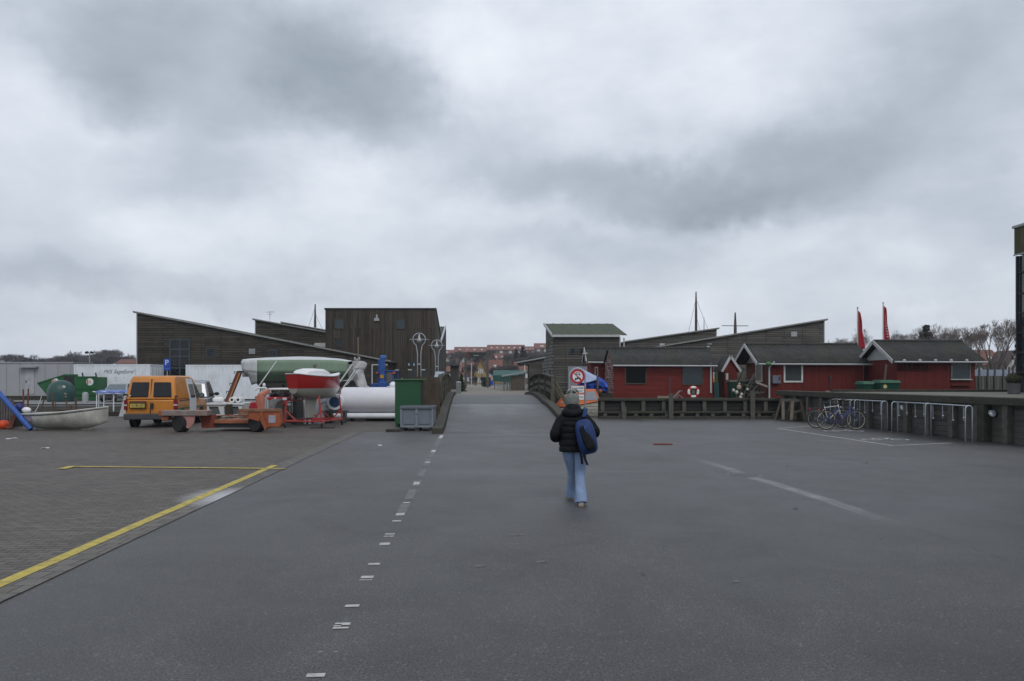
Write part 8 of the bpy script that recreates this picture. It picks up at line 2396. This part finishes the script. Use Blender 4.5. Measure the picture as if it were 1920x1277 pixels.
# low wood along the east horizon
mass = MB()
for k in range(2200):
    px = rnd.uniform(1545, 1990); Y = rnd.uniform(128, 150)
    z = .6 + rnd.random() * (4.6 + 1.1 * math.sin(px * .03) + .8 * math.sin(px * .12))
    p = Vector((XA(px, Y), Y, z)); s_ = rnd.uniform(.25, .7)
    u = Vector((rnd.uniform(-1, 1), rnd.uniform(-.3, .3), rnd.uniform(-.6, .6))).normalized() * s_; v = Vector((rnd.uniform(-.6, .6), 0, 1)).normalized() * s_ * .9
    mass.add([p - u, p + v, p + u, p - v * .5], [(0, 1, 2, 3)])
o = mass.build('thicket', mat('brush_brown', (.085, .075, .062), .9), None); tag(o, 'low dark thicket behind the red huts on the east horizon', 'wood', kind='stuff')

# gantry gate over the street
Y = 98
gy = thing('timber_gantry', 'tall timber gate over the street with a boat shaped crossbeam', 'gate', (XA(894, Y), Y, .75))
ax_ = lambda px: XA(px, Y) - XA(894, Y)
az_ = lambda py: ZA(py, Y) - .75
for px in (873, 914): mb = MB(); mb.b2((ax_(px) - .15, -.15, 0), (ax_(px) + .15, .15, az_(661))); mb.build('post', mat('gate_timber', (.085, .085, .075), .8, 0, .3, 2), gy)
mb = MB(); mb.prism([(ax_(874.5), az_(661)), (ax_(912.5), az_(661.5)), (ax_(908), az_(668)), (ax_(902), az_(671.5)), (ax_(886), az_(671.5)), (ax_(880), az_(667))], -.5, .5, 'Y'); mb.build('crossbeam', mat('gate_dark', (.03, .038, .034), .8), gy)
mb = MB(); mb.b2((ax_(888), -.53, az_(667.5)), (ax_(898), -.502, az_(666))); mb.build('name_board', TRIMG, gy)
t_ = thing('flagpole', 'thin white pole beside the orange roofs at the street end', 'pole', (XA(884, 120), 120, .75))
mb = MB(); mb.tube([(0, 0, 0), (0, 0, ZA(681, 120) - .75)], .07, 6); mb.build('pole', TRIM, t_)
t_ = thing('banner_pole', 'white pole with a thin red pennant beside the gantry', 'pole', (XA(874, 101), 101, .75))
mb = MB(); mb.tube([(0, 0, 0), (0, 0, ZA(649, 101) - .75)], .05, 6); mb.build('pole', TRIM, t_)
mb = MB(); mb.sheet([[(.05, 0, ZA(650, 101) - .75), (.12, .05, ZA(654, 101) - .75)], [(.08, 0, ZA(667, 101) - .75), (.3, .08, ZA(668, 101) - .75)]]); mb.build('pennant', M_['sign_red'], t_, solid=.01)
t_ = thing('street_sign', 'small round sign above a blue board at the mouth of the far street', 'sign', (XA(921, 118), 118, .75))
mb = MB(); mb.tube([(0, 0.05, 0), (0, 0.05, 1.6)], .04, 6); mb.build('pole', TRIMG, t_)
mb = MB(); mb.lathe([(.001, -.02), (.27, -.02), (.27, .01), (.001, .01)], 16, (0, 0, 1.25), 'Y'); mb.build('disc', mat('disc_rose', (.42, .25, .25), .5), t_)
mb = MB(); mb.b2((-.3, -.02, .15), (.3, .01, .85)); mb.build('board', M_['sign_blue'], t_)
t_ = thing('dark_stall', 'dark boarded stall on the west side of the street before the red roofs', 'stall', (XA(848, 80), 80, .75))
mb = MB(); mb.b2((-.2, 0, 0), (.6, 2, ZA(686, 80) - .75)); mb.build('body', mat('stall_dark', (.055, .05, .045), .8, 0, .35, 2), t_)
mb = MB(); mb.b2((-.4, -.3, ZA(686, 80) - .748), (.8, 2.2, ZA(685, 80) - .75)); mb.build('roof', M_['dark_steel'], t_)
for k, px in enumerate((857, 865)):
    pass
t_ = thing('hedge_planter', 'dark planter hedge along the east kerb of the far street', 'hedge', (XA(912, 112), 112, .75))
mb = MB(); rnd = random.Random(3)
for k in range(500):
    p = Vector((rnd.uniform(-.5, .5), rnd.uniform(-4, 4), rnd.random() * 1.3)); u = Vector((rnd.uniform(-1, 1), rnd.uniform(-1, 1), rnd.uniform(-1, 1))).normalized() * .16; v = Vector((rnd.uniform(-1, 1), rnd.uniform(-1, 1), 1)).normalized() * .12
    mb.add([p - u, p + v, p + u, p - v], [(0, 1, 2, 3)])
mb.build('foliage', PINE, t_)
# ---------------------------------------------------------------- people
def skin_body(name, pts, edges, radii, m, parent, root=0, sub=1):
    me = bpy.data.meshes.new(name); me.from_pydata([tuple(p) for p in pts], edges, []); me.update()
    o = bpy.data.objects.new(name, me); C.objects.link(o); o.parent = parent
    me.materials.append(m)
    sk_ = o.modifiers.new('skin', 'SKIN'); sk_.use_smooth_shade = True; sk_.branch_smoothing = .3
    if not me.skin_vertices: 
        bpy.context.view_layer.update()
    for v, r in zip(me.skin_vertices[0].data, radii):
        v.radius = r if isinstance(r, tuple) else (r, r)
    me.skin_vertices[0].data[root].use_root = True
    sb_ = o.modifiers.new('sub', 'SUBSURF'); sb_.levels = sub; sb_.render_levels = sub
    return o


def smooth_path(keys, n):
    """Catmull-Rom through rows of numbers"""
    out = []
    m = len(keys)
    for i in range(n + 1):
        t = i / n * (m - 1); j = min(int(t), m - 2); f = t - j
        p0, p1, p2, p3 = (keys[max(j - 1, 0)], keys[j], keys[j + 1], keys[min(j + 2, m - 1)])
        out.append([.5 * (2 * b + (c - a) * f + (2 * a - 5 * b + 4 * c - d) * f * f + (-a + 3 * b - 3 * c + d) * f ** 3) for a, b, c, d in zip(p0, p1, p2, p3)])
    return out


def limb(mb, keys, n, puff=0.0, rows_=0, seg=18, wr=0.0, seed=1, flat=None):
    """keys: x,y,z,rx,ry ; puff: quilt depth with rows_ quilting lines along it"""
    rnd = random.Random(seed)
    P = smooth_path(keys, n); secs = []
    for i, q in enumerate(P):
        c = Vector(q[:3])
        d = Vector(P[min(i + 1, n)][:3]) - Vector(P[max(i - 1, 0)][:3]); d.normalize()
        a = d.cross(Vector((0, 1, 0)));
        if a.length < .25: a = d.cross(Vector((0, 0, 1))) * -1
        a.normalize(); b_ = a.cross(d).normalized()
        k = 1.0
        if rows_: k -= puff * (1 - abs(math.sin(PI * rows_ * i / n)) ** .45)
        ring = []
        for s_ in range(seg):
            th = 2 * PI * s_ / seg
            w_ = 1 + wr * math.sin(3 * th + i * .9 + seed) * math.sin(i * 1.3 + seed * 2) + wr * .5 * rnd.uniform(-1, 1)
            ring.append(c + a * math.cos(th) * q[3] * k * w_ + b_ * math.sin(th) * q[4] * k * w_)
        secs.append(ring)
    mb.loft(secs)


SKIN = mat('skin', (.42, .25, .18), .55, 0, .08, 8)
px_, py_ = .885, 11.12
wk = thing('person', 'person seen from behind walking in a black quilted jacket, blue jeans and knitted hat', 'person', (px_, py_, 0))
# body under the clothes: one continuous skinned surface with arms, hands and fingers
V = []; E = []; Rr_ = []
def av(p, r, par=None):
    V.append(p); Rr_.append(r)
    if par is not None: E.append((par, len(V) - 1))
    return len(V) - 1
pel = av((-.02, 0, .80), (.12, .09)); sp1 = av((-.02, .01, .98), (.11, .085), pel); ch = av((-.02, .02, 1.16), (.13, .09), sp1)
nk = av((-.02, .035, 1.29), (.05, .05), ch); hd0 = av((-.02, .05, 1.36), (.062, .07), nk); hd1 = av((-.02, .055, 1.44), (.074, .088), hd0); hd2 = av((-.02, .055, 1.51), (.055, .065), hd1)
hands = {}
for s_, sh, elb, wri, fdir in ((-1, (-.155, .01, 1.20), (-.265, -.03, .975), (-.19, .20, .93), (.30, .95, -.05)), (1, (.135, .01, 1.21), (.275, -.02, 1.0), (.20, .20, 1.07), (-.45, .85, .12))):
    a = av(sh, .05, ch); b_ = av(elb, .038, a); c = av(wri, .024, b_)
    f = Vector(fdir).normalized(); w = Vector(wri)
    side = f.cross(Vector((0, 0, 1))).normalized()
    palm = av(tuple(w + f * .05), (.030, .016), c)
    for k, (off, ln_f) in enumerate(((-.030, .058), (-.011, .068), (.009, .064), (.028, .050))):
        r0 = av(tuple(w + f * .085 + Vector((0, 0, off))), .0095, palm)
        r1 = av(tuple(w + f * (.085 + ln_f * .55) + Vector((0, 0, off)) - side * s_ * .012), .0085, r0)
        av(tuple(w + f * (.085 + ln_f * .8) + Vector((0, 0, off)) - side * s_ * .035), .0075, r1)
    th0 = av(tuple(w + f * .035 + Vector((0, 0, .035)) - side * s_ * .012), .011, palm)
    av(tuple(w + f * .07 + Vector((0, 0, .055)) - side * s_ * .030), .009, th0)
for s_, hip, kn, an, toe in ((-1, (-.07, .01, .76), (-.012, .16, .43), (-.022, .34, .085), (-.03, .48, .035)), (1, (.080, .0, .76), (.082, -.03, .43), (.080, -.27, .085), (.085, -.13, .03))):
    a = av(hip, .075, pel); b_ = av(kn, .05, a); c = av(an, .032, b_); av(toe, .028, c)
skin_body('body', V, E, Rr_, SKIN, wk, 0)
# face: nose and ears stay on the body's side of the hat
mb = MB(); mb.ell((-.02, .148, 1.40), (.012, .02, .02), 8, 6); o = mb.build('nose', SKIN, wk, smooth='all')
for s_ in (-1, 1):
    mb = MB(); mb.ell((-.02 + s_ * .030, .132, 1.425), (.011, .008, .008), 8, 6); mb.build('eye', M_['ink'], wk, smooth='all')
mb = MB(); mb.ell((-.02, .138, 1.365), (.022, .008, .006), 8, 6); mb.build('mouth', mat('lips', (.30, .10, .09), .5), wk, smooth='all')
# jacket
JK = mat('jacket_black', (.0055, .007, .009), .65, 0, .3, 7, .25, 50, spec=.15)
mb = MB()
limb(mb, [(-.02, .01, .72, .195, .150), (-.02, .01, .82, .200, .155), (-.02, .01, .93, .195, .150), (-.02, .01, 1.03, .200, .150), (-.015, .01, 1.13, .210, .150), (-.015, .01, 1.21, .195, .135), (-.02, .015, 1.26, .150, .115), (-.02, .02, 1.31, .085, .085)], 56, .085, 8, 28, .012, 3)
limb(mb, [(-.10, .01, 1.215, .080, .085), (-.165, .0, 1.185, .088, .090), (-.225, -.02, 1.09, .083, .082), (-.272, -.04, .985, .080, .078), (-.262, .04, .925, .076, .072), (-.225, .14, .92, .066, .062), (-.198, .20, .925, .052, .050)], 44, .09, 7, 16, .02, 5)
limb(mb, [(.08, .01, 1.22, .080, .085), (.140, .0, 1.195, .088, .090), (.215, -.01, 1.12, .084, .082), (.285, -.03, 1.02, .082, .078), (.285, .05, .98, .076, .072), (.235, .14, 1.02, .066, .062), (.203, .20, 1.06, .052, .050)], 44, .09, 7, 16, .02, 6)
mb.build('jacket', JK, wk, smooth='all', sub=1)
mb = MB()   # hood lying on the shoulders
limb(mb, [(-.135, .02, 1.255, .045, .05), (-.125, -.05, 1.285, .060, .065), (-.02, -.095, 1.275, .062, .080), (.085, -.05, 1.29, .060, .065), (.095, .02, 1.26, .045, .05)], 20, 0, 0, 14, .04, 2)
mb.build('hood', JK, wk, smooth='all', sub=1)
mb = MB()
limb(mb, [(-.02, .03, 1.20, .135, .12), (-.02, .025, 1.28, .140, .125), (-.02, .02, 1.345, .125, .115), (-.02, .03, 1.385, .095, .095)], 12, .04, 2, 20, .03, 4)
mb.build('collar', JK, wk, smooth='all', sub=1)
# jeans
JN = mat('jeans_blue', (.175, .245, .38), .8, 0, .22, 6, .3, 60, dirt=(.20, .26, .38), dscale=3, damt=.6)
mb = MB()
limb(mb, [(.080, .005, .82, .105, .120), (.085, -.005, .70, .098, .108), (.085, -.015, .56, .084, .088), (.082, -.035, .42, .074, .076), (.078, -.13, .26, .074, .076), (.078, -.22, .12, .086, .095), (.080, -.25, .035, .094, .110)], 34, 0, 0, 18, .06, 2)
limb(mb, [(-.070, .01, .82, .100, .120), (-.068, .04, .70, .098, .108), (-.040, .10, .56, .084, .088), (-.012, .16, .42, .074, .076), (-.010, .24, .26, .072, .076), (-.020, .31, .13, .080, .088), (-.022, .34, .045, .084, .098)], 34, 0, 0, 18, .06, 8)
limb(mb, [(-.015, .005, .72, .150, .125), (-.015, .005, .84, .165, .135)], 6, 0, 0, 20, .01, 3)
mb.build('jeans', JN, wk, smooth='all', sub=1)
# shoes
SH = mat('shoe_white', (.48, .46, .43), .6, 0, .1, 6)
SO = mat('shoe_sole', (.30, .24, .18), .7)
for s_, (x, y, rz) in ((-1, (-.022, .36, 5)), (1, (.080, -.235, -6))):
    t_m = Matrix.Translation((x, y, .0)) @ Matrix.Rotation(R(rz), 4, 'Z') @ (Matrix.Rotation(R(0), 4, 'X'))
    mb = MB(t_m); mb.loft([[(w_ * math.cos(a), yy, .028 + h_ * max(math.sin(a), -.25)) for a in [2 * PI * k / 12 for k in range(12)]] for yy, w_, h_ in ((-.075, .02, .03), (-.06, .036, .055), (0, .042, .075), (.08, .045, .055), (.15, .046, .04), (.19, .03, .025), (.20, .012, .012))])
    sh_ = mb.build('shoe', SH, wk, smooth='all')
    mb = MB(t_m); mb.prism([(-.03, -.08), (.03, -.08), (.046, 0), (.05, .12), (.03, .2), (-.03, .2), (-.05, .12), (-.046, 0)], .0, .022, 'Z'); mb.build('sole', SO, sh_)
# knitted hat, gathered at the top
KN = mat('hat_grey', (.17, .185, .175), .9, 0, .35, 30, .6, 90)
mb = MB()
secs = []
for z, r in ((1.385, .086), (1.41, .093), (1.45, .096), (1.50, .094), (1.535, .084), (1.555, .060), (1.562, .030)):
    secs.append([(-.02 + r * math.cos(2 * PI * k / 48) * (1 + .03 * math.cos(k * PI)), .055 + r * 1.12 * math.sin(2 * PI * k / 48) * (1 + .03 * math.cos(k * PI)), z) for k in range(48)])
mb.loft(secs); mb.build('hat', KN, wk, smooth='all')
mb = MB(); rnd = random.Random(6)
for k in range(13):
    a = 2 * PI * k / 13 + rnd.uniform(-.2, .2); l_ = rnd.uniform(.06, .095); h_ = rnd.uniform(.0, .045)
    c0 = Vector((-.02, .055, 1.555))
    mb.tube([c0, c0 + Vector((math.cos(a) * l_ * .6, math.sin(a) * l_ * .6, h_ + .02)), c0 + Vector((math.cos(a) * l_, math.sin(a) * l_, h_ - .01))], [.016, .017, .012], 6)
mb.build('hat_tuft', mat('tuft_grey', (.25, .265, .25), .9, 0, .3, 30), wk, smooth='all')

# backpack on the right shoulder
BPm = mat('backpack_blue', (.006, .028, .115), .6, 0, .2, 8, .15, 40)
BK = mat('backpack_black', (.008, .008, .009), .7, 0, .2, 8, spec=.2)
bp_ = thing('backpack', 'blue and black backpack slung over one shoulder of the walking person', 'backpack', (px_ + .20, py_ - .17, .72))
q = Matrix.Rotation(R(-13), 4, 'Y')
mb = MB(q)
secs = []
for z, w, d_ in ((.0, .06, .06), (.015, .105, .095), (.08, .130, .125), (.20, .138, .135), (.34, .132, .12), (.43, .115, .10), (.475, .085, .075), (.49, .04, .04)):
    secs.append([(w * math.copysign(abs(math.cos(a)) ** .55, math.cos(a)), -.05 - d_ * .5 + d_ * math.copysign(abs(math.sin(a)) ** .75, math.sin(a)), z) for a in [2 * PI * k / 24 for k in range(24)]])
mb.loft(secs); mb.build('bag', BPm, bp_, smooth='all', sub=1)
mb = MB(q)
rows = []
for z, c_, w in ((.06, .015, .05), (.12, .02, .066), (.19, .005, .074), (.25, -.012, .062), (.31, -.03, .046), (.37, -.045, .034), (.41, -.035, .03)):
    dd = .115 if z > .3 else .125
    rows.append([(c_ + w * u, -.05 - dd * .5 - dd * (1 - (abs(c_ + w * u) / .135) ** 2.6) ** .45 - .010, z) for u in (-1, -.5, 0, .5, 1)])
mb.sheet(rows); mb.build('black_panel', BK, bp_, smooth='all', solid=.012)
mb = MB(q)
mb.sheet([[(-.02 + .05 * u, -.05 - .055 - .105 * (1 - (abs(-.02 + .05 * u) / .135) ** 2.6) ** .45 - .022, z) for u in (-1, -.3, .3, 1)] for z in (.25, .31, .37, .40)]); mb.build('front_pocket', mat('backpack_blue_light', (.010, .045, .19), .5, 0, .1, 8), bp_, smooth='all', solid=.012)
mb = MB(q); mb.ell((.082, -.185, .25), (.022, .012, .026), 8, 6); mb.build('tag', M_['white_clean'], bp_, smooth='all')
mb = MB()
mb.loft([[(x - .03, y, z), (x + .03, y, z), (x + .03, y - .012, z + .008), (x - .03, y - .012, z + .008)] for x, y, z in ((-.085, -.03, .505), (-.06, .03, .55), (-.045, .09, .605), (-.04, .17, .625), (-.04, .25, .59), (-.03, .31, .48))])
mb.build('shoulder_strap', BPm, bp_, smooth='all')
mb = MB(); mb.loft([[(x - .016, y, z), (x + .016, y, z), (x + .016, y - .008, z), (x - .016, y - .008, z)] for x, y, z in ((-.09, -.06, .06), (-.08, -.09, -.04), (-.05, -.10, -.12), (-.035, -.10, -.155))]); mb.build('loose_strap', BK, bp_)
mb = MB(); mb.loft([[(x - .016, y, z), (x + .016, y, z), (x + .016, y - .008, z), (x - .016, y - .008, z)] for x, y, z in ((-.13, .0, .03), (-.115, -.04, -.05), (-.105, -.045, -.15))]); mb.build('hanging_belt', BK, bp_)


def walker(label, px, Y, zg, s, coat, legs_m, seed=1, sit=False, pose=0.0):
    t = thing('person', label, 'person', (XA(px, Y), Y, zg))
    V = []; E = []; Q = []
    def av(p, r, par=None):
        V.append(tuple(c * s for c in p)); Q.append((r * s, r * s) if not isinstance(r, tuple) else (r[0] * s, r[1] * s))
        if par is not None: E.append((par, len(V) - 1))
        return len(V) - 1
    st = .14 + pose
    pel = av((0, 0, .92), (.13, .10)); ch = av((0, 0, 1.30), (.15, .10), pel); nk = av((0, 0, 1.46), .055, ch); h = av((0, 0, 1.56), (.075, .09), nk); av((0, 0, 1.66), (.07, .085), h)
    for s_ in (-1, 1):
        a = av((s_ * .18, 0, 1.38), .055, ch); b_ = av((s_ * .24, s_ * .05, 1.10), .042, a); c = av((s_ * .22, .10 * s_, .86), .03, b_); av((s_ * .21, .12 * s_, .78), (.035, .018), c)
        a = av((s_ * .09, 0, .84), .08, pel); b_ = av((s_ * .10, s_ * st * .5, .48), .055, a); c = av((s_ * .10, s_ * st, .08), .038, b_); av((s_ * .10, s_ * st + .13, .04), .032, c)
    skin_body('body', V, E, Q, SKIN, t)
    mb = MB(); S_ = lambda L__: [tuple(c * s for c in r) for r in L__]
    limb(mb, S_([(0, 0, .78, .19, .14), (0, 0, 1.0, .19, .14), (0, 0, 1.25, .22, .15), (0, 0, 1.42, .16, .11), (0, 0, 1.48, .08, .07)]), 12, 0, 0, 12)
    for s_ in (-1, 1): limb(mb, S_([(s_ * .14, 0, 1.38, .075, .08), (s_ * .25, s_ * .04, 1.12, .065, .065), (s_ * .23, .10 * s_, .87, .05, .05)]), 8, 0, 0, 8)
    mb.build('coat', coat, t, smooth='all')
    mb = MB()
    for s_ in (-1, 1): limb(mb, S_([(s_ * .09, 0, .88, .11, .11), (s_ * .10, s_ * st * .5, .48, .075, .075), (s_ * .10, s_ * st, .05, .06, .06)]), 8, 0, 0, 8)
    mb.build('trousers', legs_m, t, smooth='all')
    mb = MB(); mb.ell((0, -.015 * s, 1.63 * s), (.095 * s, .105 * s, .11 * s), 10, 8); mb.build('hair', mat('hair_dark', (.03, .022, .018), .8), t, smooth='all')
    return t
DK = mat('coat_dark', (.015, .016, .02), .8); DK2 = mat('coat_navy', (.018, .02, .045), .8); TR = mat('trousers_dark', (.02, .022, .03), .8); TR2 = mat('trousers_blue', (.04, .06, .12), .8)
walker('distant person in a dark coat walking in the far street, the broad one', 891.5, 128, .757, 1.05, DK, TR)
walker('distant person in dark clothes with blue trousers, nearest the yellow house', 904, 130, .757, 1.02, DK2, TR2)
walker('smallest distant walker in black, next to the broad one in the street', 884.5, 150, .757, .95, DK, TR)
walker('person in dark blue standing at the board fence before the large bare tree', 1874, 47.2, .67, .99, DK2, TR2)
# bag carried by the second walker
t_ = thing('shoulder_bag', 'small pale shoulder bag worn by the far walker near the yellow house', 'bag', (XA(906, 129.8), 129.75, 1.65))
mb = MB(); mb.box((0, 0, 0), (.3, .12, .3)); mb.build('bag', mat('bag_cream', (.35, .32, .2), .7), t_, bevel=.03)
# ---------------------------------------------------------------- damp air over the harbour
mb = MB(); mb.b2((-420, -45, -3.2), (420, 640, 21))
HZ = bpy.data.materials.new('haze'); HZ.use_nodes = True
t = HZ.node_tree; t.nodes.clear()
ho = t.nodes.new('ShaderNodeOutputMaterial'); hv = t.nodes.new('ShaderNodeVolumePrincipled')
hv.inputs['Color'].default_value = (.72, .78, .88, 1); hv.inputs['Density'].default_value = .00035
t.links.new(hv.outputs[0], ho.inputs['Volume'])
hz_ = mb.build('haze', HZ); hz_['kind'] = 'stuff'; hz_['label'] = 'thin damp haze over the harbour'; hz_['category'] = 'haze'
